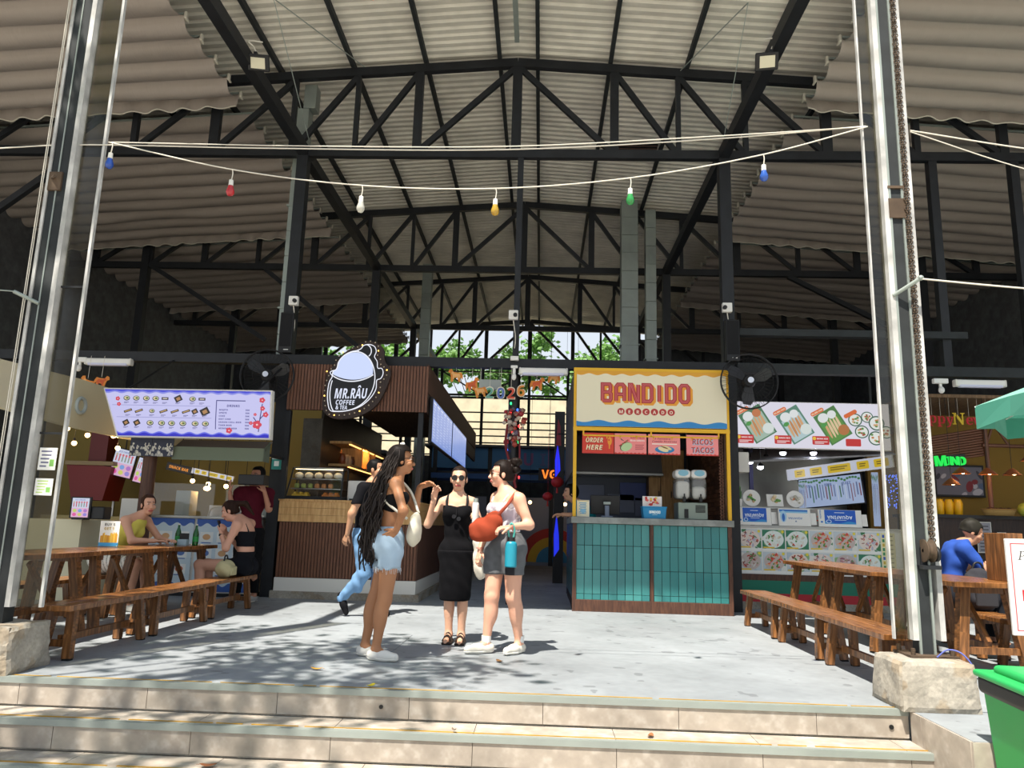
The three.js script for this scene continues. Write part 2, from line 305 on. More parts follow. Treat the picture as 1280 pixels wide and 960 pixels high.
// ---- retractable fabric awnings, one per bay and side
function fabricSheet(x0, x1, z0, z1, folds, s) {           // hanging folds run along x, one belly after another along z
  const nx = 36, per = 12, nz = folds * per, pos = [], idx = [], uv = [];
  for (let j = 0; j <= nz; j++) for (let i = 0; i <= nx; i++) {
    const u = i / nx, x = x0 + (x1 - x0) * u, q = j / per, k = Math.floor(Math.min(q, folds - 1e-6)), t = q - k, z = z0 + (z1 - z0) * j / nz;
    const sag = 0.13 * (0.85 + 0.4 * hash2(k, s, 7)) * (0.75 + 0.5 * vnoise(u * 6 + k * 3.1, k * 1.7, 64, s));
    const belly = Math.pow(Math.sin(Math.PI * Math.pow(t, 0.8)), 0.75);
    const wr = 0.018 * (vnoise(u * 22, q * 2.2, 256, s + 4) - 0.5) * Math.sin(Math.PI * t);
    pos.push(x + 0.05 * (hash2(k, s, 3) - 0.5) * (1 - Math.abs(2 * u - 1)), ROOF(x) - 0.62 - sag * belly + wr + 0.03 * (vnoise(u * 4, q * 0.4, 64, s + 8) - 0.5), z + 0.03 * Math.sin(Math.PI * t));
    uv.push(x, z);
  }
  for (let j = 0; j < nz; j++) for (let i = 0; i < nx; i++) { const a = j * (nx + 1) + i, b = a + nx + 1; idx.push(a, a + 1, b, a + 1, b + 1, b); }
  const g = new THREE.BufferGeometry(); g.setAttribute('position', new THREE.Float32BufferAttribute(pos, 3)); g.setAttribute('uv', new THREE.Float32BufferAttribute(uv, 2)); g.setIndex(idx); g.computeVertexNormals();
  return g;
}
function valance(x0, x1, z, s) {                            // short skirt with a scalloped lower hem
  const nx = 180, pos = [], idx = [], hem = [];
  for (let i = 0; i <= nx; i++) {
    const x = x0 + (x1 - x0) * i / nx, ph = (x - x0) / 0.36, sc = 0.5 - 0.5 * Math.cos(2 * Math.PI * ph), w = 0.035 * Math.sin(ph * 5.3 + s);
    const y0 = ROOF(x) - 0.62, y1 = y0 - 0.2 - 0.028 * sc + 0.02 * (vnoise(ph, 0.5, 64, s) - 0.5);
    pos.push(x, y0, z, x, (y0 + y1) / 2, z + w * 0.6, x, y1, z + w + 0.03);
    if (i % 2 === 0) hem.push([x, y1, z + w + 0.03]);
    if (i) { const a = (i - 1) * 3, b = i * 3; for (const k of [0, 1]) idx.push(a + k, b + k, a + k + 1, b + k, b + k + 1, a + k + 1); }
  }
  const g = new THREE.BufferGeometry(); g.setAttribute('position', new THREE.Float32BufferAttribute(pos, 3)); g.setIndex(idx); g.computeVertexNormals(); boxUV(g);
  return [g, hem];
}
const bays = [[-6.9, -10.62, 8], [-11.2, -15.95, 10], [-16.6, -21.05, 9], [-21.7, -26.0, 9]];
bays.forEach(([z0, z1, n], i) => [[-12.2, -4.85], [3.9, 11.8]].forEach(([x0, x1], j) => {
  const where = ['in the front bay', 'in the second bay', 'in the third bay', 'in the rearmost bay'][i], sideName = j ? 'seafood' : 'coffee';
  const a = thing('roof_awning', `grey-brown folded fabric ceiling awning ${where} on the ${sideName} stall side`, 'awning', [0, 0, 0], 0, 'folded fabric awnings under the roof');
  part(a, 'cloth', fabricSheet(x0, x1, z0, z1, n, i * 7 + j * 3 + 1), M.fabric);
  const [vg, hem] = valance(x0, x1, z1 - 0.01, i * 5 + j);
  part(a, 'valance', vg, M.fabric);
  part(a, 'piping', Tu(hem, 0.012, hem.length * 2, 5), M.fabricTrim, 'pale piping on the scalloped hem');
  const inner = j ? x0 : x1;
  for (let k = 0; k <= n; k++) {
    const z = z0 + (z1 - z0) * k / n, y = ROOF(inner) - 0.6;
    const bat = part(a, 'batten', Bm([x0, ROOF(x0) - 0.6, z], [x1, ROOF(x1) - 0.6, z], 0.03, 0.03), M.galv);
    part(bat, 'end_clip', Mg(RB(0.04, 0.1, 0.06, 0.012, inner + (j ? -0.03 : 0.03), y - 0.02, z), RB(0.03, 0.03, 0.1, 0.01, inner + (j ? -0.03 : 0.03), y - 0.06, z - 0.03)), M.fabricTrim);
  }
}));

// ================================================================ FRONT COLUMNS, LIGHTS, FANS, DUCTS
function block(x0, x1, y0, y1, z0, z1, s, amp = 0.02) {     // a rough cast concrete block
  const g0 = new THREE.BoxGeometry(x1 - x0, y1 - y0, z1 - z0, 14, 10, 14); g0.deleteAttribute('uv'); g0.deleteAttribute('normal');
  const g = mergeVertices(g0), p = g.attributes.position, hx = (x1 - x0) / 2, hy = (y1 - y0) / 2, hz = (z1 - z0) / 2;
  for (let i = 0; i < p.count; i++) {
    let x = p.getX(i), y = p.getY(i), z = p.getZ(i);
    const e = [Math.abs(x) / hx, Math.abs(y) / hy, Math.abs(z) / hz].sort((a, b) => b - a)[1];
    const k = 1 - 0.05 * Math.pow(e, 12), n = (a) => (fbm(x * 1.1 + a, y * 1.3 + z * 0.9 + a, 8, 4, s + a) - 0.5) * amp * 2;
    const fl = 1 + 0.1 * (0.5 - (y + hy) / (2 * hy));
    p.setXYZ(i, x * k * fl + n(1), y > -hy + 0.001 ? y * k + n(2) * 0.6 : y, z * k * fl + n(3));
  }
  g.computeVertexNormals(); const f = flat(g.toNonIndexed()); f.computeVertexNormals(); boxUV(f);
  return f.translate((x0 + x1) / 2, (y0 + y1) / 2, (z0 + z1) / 2);
}
solo('concrete_footing', 'weathered concrete footing block with bolts under the column by the green bin', 'concrete block', block(2.27, 2.76, 0, 0.3, -5.52, -5.07, 5, 0.013), M.concrete);
solo('concrete_footing', 'smooth grey concrete footing block under the column beside the long benches', 'concrete block', block(-4.2, -3.5, 0, 0.31, -5.6, -5.12, 9, 0.025), M.concrete);
{
  const c = thing('steel_column', 'steel column with white rails, chain and clear panel beside the green bin', 'column', [2.55, 0.3, -5.35]), H = 6.4;
  part(c, 'post', Mg(BB(-0.04, 0.055, 0, H, -0.05, 0.05)), M.steelGrey);
  part(c, 'flange', BB(-0.045, -0.03, 0, H, 0.05, 0.062), M.galv); part(c, 'flange', BB(0.045, 0.06, 0, H, 0.05, 0.062), M.galv);
  part(c, 'guide_rail', BB(-0.082, -0.045, 0.1, H, -0.02, 0.06), M.rail, 'white guide rail');
  part(c, 'guide_rail', BB(0.095, 0.13, 0.1, H, -0.02, 0.06), M.rail, 'white guide rail');
  part(c, 'edge_strip', BB(-0.19, -0.178, 0.1, H, -0.01, 0.02), M.rail, 'thin white edge strip');
  part(c, 'clear_panel', BB(-0.178, -0.082, 0.1, H, 0.0, 0.006), M.glassDusty, 'scuffed clear plastic panel');
  const links = (x) => Mg(...Array.from({ length: 150 }, (_, k) => { const y = 0.75 + k * 0.037; return put(flat(new THREE.TorusGeometry(0.0125, 0.0042, 5, 8)), [x, y, 0.075], [0, k % 2 ? Math.PI / 2 : 0, 0]).scale(1, 1, 1); }));
  const ch = part(c, 'chain', links(0.068), M.rust); ch.userData.kind = 'stuff';
  const ch2 = part(c, 'chain', links(0.088), M.rust); ch2.userData.kind = 'stuff';
  part(c, 'pulley', put(La([[0.012, -0.03], [0.075, -0.03], [0.075, -0.022], [0.055, -0.01], [0.055, 0.01], [0.075, 0.022], [0.075, 0.03], [0.012, 0.03]], 28), [0.035, 0.68, 0.085], [0, 0, Math.PI / 2]), M.rust);
  part(c, 'pulley', put(La([[0.012, -0.012], [0.05, -0.012], [0.05, 0.012], [0.012, 0.012]], 24), [0.085, 0.66, 0.09], [0, 0, Math.PI / 2]), M.steel);
  part(c, 'winch_bracket', Mg(BB(-0.02, 0.1, 0.56, 0.585, 0.045, 0.13), BB(0.0, 0.02, 0.56, 0.7, 0.05, 0.06)), M.steel);
  part(c, 'rope_arm', Mg(Rod([-0.06, 2.46, 0.06], [0.09, 2.56, 0.16], 0.014), Sp(0.02, 0.02, 0.02, 0.09, 2.56, 0.16)), M.galv);
  part(c, 'base_plate', Mg(BB(-0.14, 0.17, 0.0, 0.014, -0.13, 0.13), ...[[-0.11, 0.1], [0.14, 0.1], [-0.11, -0.1], [0.14, -0.1]].map(([x, z]) => Cy(0.014, 0.014, 0.05, x, 0.03, z, 6))), M.rust);
  part(c, 'clamp', Mg(BB(-0.05, 0.07, 3.05, 3.2, 0.05, 0.068), BB(-0.05, 0.07, 3.28, 3.3, 0.05, 0.068)), M.rust);
  part(c, 'loose_wire', Tu([[0.02, 0.01, 0.14], [0.08, 0.06, 0.16], [0.14, 0.05, 0.2], [0.19, -0.03, 0.24], [0.18, -0.1, 0.26]], 0.005), std(0x5560a8, 0.6), 'loose blue wire');
  const d = thing('steel_column', 'steel column with white rails and clear panel beside the long wooden benches', 'column', [-3.77, 0.3, -5.35]);
  part(d, 'post', BB(-0.06, 0.072, 0, H, -0.06, 0.05), M.steelGrey);
  part(d, 'flange', BB(-0.005, 0.005, 0, H, 0.05, 0.056), M.galv);
  part(d, 'guide_rail', BB(-0.085, -0.062, 0.08, H, -0.02, 0.06), M.rail, 'white guide rail');
  part(d, 'guide_rail', BB(0.078, 0.115, 0.12, H, -0.02, 0.06), M.rail, 'white guide rail');
  part(d, 'edge_strip', BB(0.295, 0.315, 0.12, H, -0.01, 0.02), M.rail, 'thin white edge strip');
  part(d, 'clear_panel', BB(0.125, 0.295, 0.12, H, 0.0, 0.006), M.glassDusty, 'scuffed clear plastic panel');
  part(d, 'panel_bar', Mg(BB(0.12, 0.295, 1.33, 1.345, -0.004, 0.012), BB(0.12, 0.295, 2.44, 2.455, -0.004, 0.012)), M.steel);
  part(d, 'cable', Mg(Rod([-0.115, 0, 0.07], [-0.11, H, 0.07], 0.004), Rod([-0.1, 0, 0.07], [-0.098, H, 0.07], 0.003)), M.wire);
  part(d, 'clamp', Mg(BB(-0.06, 0.04, 3.2, 3.35, 0.05, 0.07), Rod([-0.04, 3.3, 0.06], [0.01, 3.3, 0.1], 0.012)), M.rust);
  part(d, 'rope_arm', Mg(Rod([0, 2.3, 0.06], [-0.13, 2.36, 0.16], 0.014), Rod([-0.13, 2.36, 0.16], [-0.7, 2.31, 0.5], 0.005)), M.galv);
}
// notices taped to the panel by the benches
[[1.45, 0.16], [1.25, 0.12]].forEach(([y, h], i) => solo('notice_card', ['small white notice card taped high on the clear panel', 'small printed notice card taped below the other on the clear panel'][i], 'notice', put(PB(0.13, h, 0.004), [-3.56, y, -5.332]), print(canvasTex(96, 96, (g) => {
  g.fillStyle = '#f2f0ea'; g.fillRect(0, 0, 96, 96); g.fillStyle = i ? '#b9d77c' : '#6f6f8a'; for (let k = 0; k < 5; k++) g.fillRect(10 + 4 * (k % 2), 12 + k * 16, 60 - k * 6, 7); g.fillStyle = '#7fb85a'; g.fillRect(62, 50, 24, 30);
}))));

// ---- string of coloured festoon bulbs between the front columns
const festoon = [[-3.41, 3.91], [-2.41, 3.69], [-1.41, 3.57], [-0.39, 3.555], [0.62, 3.65], [1.62, 3.85], [2.39, 4.08]], FZ = -5.3;
solo('festoon_cable', 'pale sagging cable carrying the coloured bulbs between the front columns', 'cable', Tu(festoon.map(([x, y]) => [x, y, FZ]), 0.005, 60, 6), M.wire);
solo('rope_line', 'straight pale rope stretched between the front columns above the bulbs', 'rope', Mg(Tu([[-4.4, 3.86, FZ - 0.03], [-3.75, 3.9, FZ - 0.03], [-2.2, 3.885, FZ - 0.03], [-0.27, 3.89, FZ - 0.03], [1.4, 4.0, FZ - 0.03], [2.39, 4.1, FZ - 0.03]], 0.005, 50, 6), Tu([[-3.4, 3.92, FZ - 0.02], [-1.8, 3.9, FZ - 0.02], [-0.27, 3.91, FZ - 0.02], [1.2, 4.0, FZ - 0.02], [2.39, 4.09, FZ - 0.02]], 0.004, 40, 6)), M.wire);
solo('rope_line', 'pale rope running off past the green umbrella from the front column', 'rope', Tu([[2.7, 4.05, -5.3], [3.6, 3.9, -5.3], [5, 3.75, -5.3]], 0.005), M.wire);
solo('rope_line', 'lower pale rope tied to the short arm of the column beside the green bin', 'rope', Tu([[2.64, 2.85, -5.18], [3.2, 2.79, -5.15], [4.6, 2.68, -5.1]], 0.006, 30), M.wire);
solo('rope_line', 'steeper pale rope dropping away beside the upper rope past the green umbrella', 'rope', Tu([[2.7, 4.04, -5.3], [3.6, 3.72, -5.3], [5, 3.4, -5.3]], 0.004), M.wire);
const bulbCol = [['blue', 0x2f62c8], ['red', 0xd8323a], ['clear', 0xe8e6dc], ['amber', 0xd8b23c], ['green', 0x3cae5a], ['blue', 0x3a6fd0]];
[[-3.38, 3.905], [-2.41, 3.69], [-1.4, 3.568], [-0.385, 3.556], [0.62, 3.652], [1.61, 3.85]].forEach(([x, y], i) => {
  const b = thing('festoon_bulb', `${bulbCol[i][0]} glass festoon bulb hanging ${i === 0 ? 'beside the column with the benches' : i === 5 ? 'nearest the column with the chain' : 'on the front cable'}`, 'bulb', [x, y, FZ], 0, 'coloured bulbs on the front cable');
  part(b, 'lead', Tu([[0, 0, 0], [0.006, -0.03, 0], [0, -0.09, 0]], 0.004), M.wire);
  part(b, 'socket', La([[0.001, -0.085], [0.016, -0.088], [0.018, -0.13], [0.02, -0.135]], 12), M.whiteMatte);
  part(b, 'glass_bulb', La([[0.019, -0.132], [0.021, -0.145], [0.031, -0.175], [0.03, -0.195], [0.018, -0.213], [0.001, -0.218]], 14), new THREE.MeshPhysicalMaterial({ color: bulbCol[i][1], roughness: 0.15, transmission: 0.45, thickness: 0, clearcoat: 0.5, side: THREE.DoubleSide }));
});
// ---- steel stay wires under the roof
for (const [a, b, l] of [[[-2.95, 8.2, -10.8], [-4.4, 9.1, -8.0], 'coffee'], [[2.05, 8.15, -10.8], [3.1, 9.0, -8.2], 'taco']]) solo('stay_wire', `thin steel stay wire slanting down to the front truss on the ${l} stall side`, 'wire', Mg(Rod(a, [a[0] + (b[0] - a[0]) * 0.6, ROOF(b[0]) - 0.12, a[2] + (b[2] - a[2]) * 0.6], 0.008), Rod([a[0] + (l === 'taco' ? 0.6 : -0.75), 6.85, -10.7], [a[0] + (b[0] - a[0]) * 0.6, ROOF(b[0]) - 0.12, a[2] + (b[2] - a[2]) * 0.6], 0.006)), M.galv);
// ---- floodlights on the long beams
[[-3.73, 6.83, -8.6, 'coffee'], [2.6, 6.6, -8.2, 'taco']].forEach(([x, y, z, s]) => {
  const f = thing('floodlight', `black framed LED floodlight clamped to the long roof beam on the ${s} stall side`, 'floodlight', [x, y, z]);
  const q = s === 'coffee' ? 1 : -1;
  part(f, 'housing', put(RB(0.26, 0.2, 0.06, 0.015), [0.06 * q, -0.1, 0.1], [0.7, 0.25 * q, -0.12 * q]), M.black);
  part(f, 'lens', put(B(0.17, 0.13, 0.01), [0.06 * q, -0.122, 0.127], [0.7, 0.25 * q, -0.12 * q]), std(0xd9d2b6, 0.3));
  part(f, 'bracket', Mg(BB(-0.02, 0.02, -0.1, 0.06, -0.02, 0.1)), M.steel);
  part(f, 'lead', Tu([[0, 0.05, 0], [-0.05 * q, 0.16, 0.05], [-0.1 * q, 0.2, 0.1], [0.04 * q, 0.26, 0.0]], 0.01), M.wire);
});
{ // louvred vent in the roof
  const v = thing('roof_vent', 'rusty brown slatted vent in the roof above the taco stall', 'vent', [1.7, 8.28, -13.7]);
  part(v, 'back', B(0.8, 0.02, 0.62, 0, 0.02, 0), M.blackMatte);
  for (let k = 0; k < 6; k++) part(v, 'slat', put(B(0.8, 0.012, 0.07), [0, 0, -0.26 + k * 0.105], [0.5, 0, 0]), M.brown);
}
// ---- square ducts
function duct(x0, x1, y0, y1, z, d, lab, jog) {
  const t = thing('air_duct', lab, 'duct', [(x0 + x1) / 2, y0, z]), w = x1 - x0, n = Math.round((y1 - y0) / 0.42), h = (y1 - y0) / n;
  for (let k = 0; k < n; k++) part(t, 'duct_section', RB(w, h - 0.006, d, 0.006, jog && k > n - 2 ? 0.1 : 0, h * (k + 0.5), 0, 1), M.galv);
  for (const k of [2, Math.floor(n * 0.6)]) part(t, 'strap', B(w + 0.06, 0.025, d + 0.03, 0, h * k, 0), M.galv);
}
duct(-4.1, -3.9, 3.45, 8.1, -11.25, 0.22, 'pale galvanised square duct beside the column by the coffee stall', true);
duct(1.66, 2.02, 0.0, 8.28, -16.0, 0.34, 'wide galvanised duct rising behind the taco stall sign', false);
duct(2.2, 2.43, 0.0, 8.1, -16.05, 0.22, 'narrow galvanised duct beside the wide one behind the taco stall', false);
duct(-3.36, -3.1, 0.0, 8.1, -19.8, 0.24, 'grey duct deep in the hall behind the coffee stall', false);
// ---- column speakers and small cameras
[[-3.83, 'coffee'], [2.7, 'taco']].forEach(([x, s]) => {
  const t = thing('column_speaker', `tall slim black loudspeaker on the column by the ${s} stall`, 'speaker', [x + 0.02, 3.48, -10.77]);
  part(t, 'cabinet', RB(0.2, 0.62, 0.1, 0.015, 0, 0.31, 0.03), M.black); part(t, 'badge', B(0.07, 0.012, 0.005, 0.02, 0.05, 0.083), M.white);
  part(t, 'grille', RB(0.17, 0.5, 0.012, 0.005, 0, 0.35, 0.08), M.blackMatte);
});
[[-3.75, 4.29, -10.75, 'on the column by the coffee stall'], [-0.46, 4.14, -10.8, 'on the slim post between the stalls'], [2.66, 4.29, -10.75, 'on the column by the taco stall']].forEach(([x, y, z, w]) => {
  const t = thing('security_camera', `white boxed camera with black lens ${w}`, 'camera', [x, y, z]);
  part(t, 'box', RB(0.14, 0.14, 0.08, 0.012), M.white); part(t, 'lens', put(Cy(0.03, 0.03, 0.05, 0, 0, 0, 16), [0.03 * (x < 0 ? 1 : -1.4), -0.01, 0.05], [Math.PI / 2, 0, 0]), M.black);
  part(t, 'cable', Tu([[0, -0.07, 0], [0.02, -0.2, -0.01], [0.04, -0.35, 0.0], [0.03, -0.5, -0.02]], 0.008), M.wire);
});
// ---- tube lights and spot cameras under the gantry
[[-6.41, 3.29, 'by the screen menu of the noodle stall'], [-0.0, 3.27, 'over the aisle between the stalls'], [6.13, 3.22, 'over the bamboo bar']].forEach(([x, y, w], i) => {
  const t = thing('tube_light', `white enclosed tube light under the gantry beam ${w}`, 'light', [x, y, -10.68], 0, 'tube lights under the gantry');
  part(t, 'housing', RB(0.68, 0.1, 0.1, 0.03), M.white); part(t, 'diffuser', RB(0.6, 0.045, 0.085, 0.02, 0, -0.04, 0.01), std(0xcfd0e6, 0.4)); part(t, 'end_cap', Mg(RB(0.035, 0.104, 0.104, 0.02, -0.335), RB(0.035, 0.104, 0.104, 0.02, 0.335)), M.whiteMatte);
  if (i !== 1) { const d = thing('spot_camera', `small white dome camera on a bracket ${w}`, 'camera', [x - (i ? 0.55 : 0.42), y, -10.66]); part(d, 'bracket', Mg(RB(0.2, 0.07, 0.07, 0.01, 0, 0.02, 0), BB(-0.015, 0.015, -0.09, 0, -0.015, 0.015)), M.white); part(d, 'dome', Sp(0.04, 0.05, 0.04, -0.02 + 0.02, -0.11, 0.02), M.white); }
  else { const d = thing('spot_camera', 'white wall camera and junction box on the slim post in the aisle', 'camera', [-0.42, 3.25, -10.62]); part(d, 'bracket', Mg(RB(0.12, 0.06, 0.08, 0.01, 0, 0.2, -0.03), RB(0.1, 0.04, 0.05, 0.01, 0, 0.07, 0), BB(-0.02, 0.02, -0.06, 0.07, -0.015, 0.015)), M.white); part(d, 'dome', Sp(0.035, 0.05, 0.035, 0, -0.08, 0.02), M.white); }
});
solo('sign_panel', 'blank grey hanging panel in the aisle below the gantry', 'panel', Mg(RB(0.32, 0.15, 0.03, 0.008, -0.77, 3.08, -10.77), Rod([-0.9, 3.15, -10.77], [-0.9, 3.33, -10.77], 0.003), Rod([-0.64, 3.15, -10.77], [-0.64, 3.33, -10.77], 0.003)), std(0x9aa09c, 0.6));
// ---- wall fans
function fan(x, y, z, w, turn) {
  const t = thing('wall_fan', `large black caged wall fan ${w}`, 'fan', [x, y, z], turn), R = 0.375;
  const wires = [];
  for (const zz of [0.09, -0.07]) wires.push(flat(new THREE.TorusGeometry(R, 0.008, 6, 48)).translate(0, 0, zz * 0.3));
  for (let k = 0; k < 36; k++) { const a = k / 36 * Math.PI * 2, c = Math.cos(a), s = Math.sin(a); for (const q of [1, -1]) wires.push(Tu([[c * 0.06, s * 0.06, q * 0.1], [c * R * 0.75, s * R * 0.75, q * 0.085], [c * R, s * R, q * 0.02]], 0.0022, 5, 4)); }
  for (const rq of [0.5, 0.8]) wires.push(flat(new THREE.TorusGeometry(R * rq, 0.003, 5, 40)).translate(0, 0, 0.088));
  const cg = part(t, 'cage', Mg(...wires), M.black); cg.userData.kind = 'stuff';
  part(t, 'hub', put(Cy(0.075, 0.09, 0.06, 0, 0, 0, 20), [0, 0, 0.02], [Math.PI / 2, 0, 0]), M.black);
  part(t, 'badge', put(Cy(0.04, 0.04, 0.012, 0, 0, 0, 20), [0, 0, 0.108], [Math.PI / 2, 0, 0]), std(0xdfe4f2, 0.4), 'round pale badge');
  for (let k = 0; k < 3; k++) part(t, 'blade', Ex([[0.05, -0.04], [0.2, -0.1], [0.31, -0.08], [0.33, 0.02], [0.26, 0.07], [0.06, 0.04]], 0.006).rotateX(0.35).rotateZ(k * 2.094 + 0.5), std(0x2a2a2c, 0.4));
  part(t, 'motor', put(Cy(0.08, 0.07, 0.14, 0, 0, 0, 18), [0, 0, -0.13], [Math.PI / 2, 0, 0]), M.black);
  part(t, 'arm', Mg(Rod([0, 0, -0.16], [0, -0.14, -0.24], 0.025), RB(0.1, 0.2, 0.03, 0.01, 0, -0.14, -0.26)), M.black);
}
fan(-3.94, 3.09, -10.45, 'on the column between the noodle menu and the coffee stall', 0.1);
fan(2.78, 3.08, -10.14, 'in front of the corner of the cream taco stall sign', -0.05);

// ================================================================ PRINTED AND LIT FACES
const font = await new FontLoader().loadAsync('fonts/droid/droid_sans_bold.typeface.json');
const serif = await new FontLoader().loadAsync('fonts/droid/droid_serif_bold.typeface.json');
const text3 = (s, size, depth, f = font) => { const g = new TextGeometry(s, { font: f, size, depth, curveSegments: 4, bevelEnabled: false }); g.computeBoundingBox(); const b = g.boundingBox; return flat(g).translate(-(b.min.x + b.max.x) / 2, 0, 0); };
function rrect(g, x, y, w, h, r) { g.beginPath(); g.moveTo(x + r, y); g.arcTo(x + w, y, x + w, y + h, r); g.arcTo(x + w, y + h, x, y + h, r); g.arcTo(x, y + h, x, y, r); g.arcTo(x, y, x + w, y, r); g.closePath(); }
const blob = (g, x, y, rx, ry, c, a = 0) => { g.fillStyle = c; g.beginPath(); g.ellipse(x, y, rx, ry, a, 0, 7); g.fill(); };
const pick = (a) => a[Math.floor(rnd() * a.length)];
function foodPhoto(g, x, y, w, h, pal, plate = '#dfe3ea', bg = '#cfd6dc') {
  g.save(); g.beginPath(); g.rect(x, y, w, h); g.clip(); g.fillStyle = bg; g.fillRect(x, y, w, h);
  for (let i = 0; i < 10; i++) blob(g, x + rnd() * w, y + rnd() * h, w * rr(0.1, 0.25), h * rr(0.05, 0.2), pick(['#3c7a4a', '#8fb27a', '#e6e3da', '#b9c3cc']), rnd() * 3);
  blob(g, x + w * 0.5, y + h * 0.46, w * 0.45, h * 0.42, plate);
  for (let i = 0; i < 42; i++) { const a = rnd() * 6.3, r = Math.sqrt(rnd()) * 0.36; blob(g, x + w * (0.5 + r * Math.cos(a)), y + h * (0.46 + r * Math.sin(a)), w * rr(0.025, 0.1), h * rr(0.015, 0.05), pick(pal), rnd() * 3); }
  g.restore();
}
const swash = (g, w, y, amp, n, fromTop, col) => { g.fillStyle = col; g.beginPath(); g.moveTo(0, fromTop ? 0 : g.canvas.height); for (let i = 0; i <= 80; i++) g.lineTo(w * i / 80, y + amp * Math.sin(i / 80 * Math.PI * 2 * n)); g.lineTo(w, fromTop ? 0 : g.canvas.height); g.closePath(); g.fill(); };
// condensed inline letters drawn as strokes on a unit box
const GLYPH = { B: [[[0, 0], [0, 1], [0.55, 1], [0.62, 0.9], [0.62, 0.62], [0.5, 0.52], [0, 0.52]], [[0.5, 0.52], [0.66, 0.42], [0.66, 0.1], [0.58, 0], [0, 0]]], A: [[[0, 0], [0, 0.86], [0.14, 1], [0.5, 1], [0.64, 0.86], [0.64, 0]], [[0, 0.4], [0.64, 0.4]]], N: [[[0, 0], [0, 1], [0.12, 1], [0.54, 0], [0.66, 0], [0.66, 1]]], D: [[[0, 0], [0, 1], [0.5, 1], [0.64, 0.86], [0.64, 0.14], [0.5, 0], [0, 0]]], I: [[[0.16, 0], [0.16, 1]]], O: [[[0.14, 0], [0, 0.14], [0, 0.86], [0.14, 1], [0.5, 1], [0.64, 0.86], [0.64, 0.14], [0.5, 0], [0.14, 0]]] };
function strokeWord(g, word, x, y, w, h, gap, draw) {
  const adv = [...word].map((c) => (c === 'I' ? 0.32 : 0.66)), tot = adv.reduce((a, b) => a + b, 0) + gap * (word.length - 1), s = w / tot; let cx = x;
  [...word].forEach((c, i) => { for (const ln of GLYPH[c]) { g.beginPath(); ln.forEach(([a, b], k) => (k ? g.lineTo(cx + a * s, y + h - b * h) : g.moveTo(cx + a * s, y + h - b * h))); if (c === 'D' || c === 'O') g.closePath(); draw(); } cx += (adv[i] + gap) * s; });
}
const tBandido = canvasTex(1024, 408, (g, w, h) => {
  g.fillStyle = '#e9dfc0'; g.fillRect(0, 0, w, h); swash(g, w, 26, 7, 9, true, '#dfa02c'); swash(g, w, 372, 9, 5, false, '#2f86c4');
  g.lineJoin = 'miter'; g.lineCap = 'butt';
  const X = 178, Y = 98, W = 590, H = 122;
  for (let k = 16; k > 0; k -= 2) strokeWord(g, 'BANDIDO', X + k, Y + k, W, H, 0.42, () => { g.lineWidth = 27; g.strokeStyle = '#e59a2b'; g.stroke(); });
  strokeWord(g, 'BANDIDO', X, Y, W, H, 0.42, () => { g.lineWidth = 27; g.strokeStyle = '#a82a30'; g.stroke(); });
  strokeWord(g, 'BANDIDO', X, Y, W, H, 0.42, () => { g.lineWidth = 11; g.strokeStyle = '#d97a78'; g.stroke(); });
  strokeWord(g, 'BANDIDO', X, Y, W, H, 0.42, () => { g.lineWidth = 5; g.strokeStyle = '#b42f33'; g.stroke(); });
  g.font = 'bold 34px sans-serif'; g.textAlign = 'center'; g.textBaseline = 'middle';
  [...'MERCADO'].forEach((c, i) => { const x = 305 + i * 57; blob(g, x, 297, 25, 25, '#b5322e'); g.fillStyle = '#efe6cc'; g.fillText(c, x, 299); });
});
const smallSign = (bg, draw) => canvasTex(256, 172, (g, w, h) => { g.fillStyle = bg; g.fillRect(0, 0, w, h); g.fillStyle = '#c93a30'; g.beginPath(); g.moveTo(0, h); for (let i = 0; i <= 32; i++) g.lineTo(w * i / 32, h - 10 - 4 * Math.sin(i * 1.6)); g.lineTo(w, h); g.fill(); draw(g, w, h); });
const skewText = (g, s, x, y, f, col, dx = 0, dcol, sx = 1) => { g.save(); g.translate(x, y); g.transform(sx, 0, -0.18 * sx, 1, 0, 0); g.font = f; if (dcol) { g.fillStyle = dcol; g.fillText(s, dx, dx); } g.fillStyle = col; g.fillText(s, 0, 0); g.restore(); };
const tOrder = smallSign('#cf3a26', (g) => { skewText(g, 'ORDER', 24, 80, 'bold 56px sans-serif', '#f1e3b8', 4, '#6e1d14', 0.78); skewText(g, 'HERE', 26, 142, 'bold 58px sans-serif', '#f1e3b8', 4, '#6e1d14', 0.95); blob(g, 222, 66, 17, 36, '#e8962c'); g.fillStyle = '#e8962c'; g.fillRect(214, 96, 10, 36); blob(g, 216, 58, 6, 8, '#cf3a26'); });
const tTaco = smallSign('#f08a86', (g) => { blob(g, 90, 110, 50, 34, '#3d5a34', -0.5); blob(g, 96, 112, 48, 33, '#b9d29a', -0.5); for (let i = 0; i < 9; i++) blob(g, 42 + i * 8, 104 - i * 6, 7, 5, pick(['#8a3a22', '#4e7a36', '#c9473a'])); g.strokeStyle = '#3b4a3c'; g.lineWidth = 4; g.beginPath(); g.moveTo(62, 60); g.lineTo(40, 36); g.moveTo(74, 62); g.lineTo(50, 44); g.stroke(); g.fillStyle = '#b02c2c'; g.font = 'bold 20px sans-serif'; g.fillText('NUEVOS TACOS', 126, 42, 116); g.fillStyle = '#f7e8dc'; g.fillText('Ricos Sabores', 126, 64, 116); g.fillStyle = '#a8484a'; for (let i = 0; i < 4; i++) g.fillRect(166, 92 + i * 12, 70 - 8 * (i % 2), 5); });
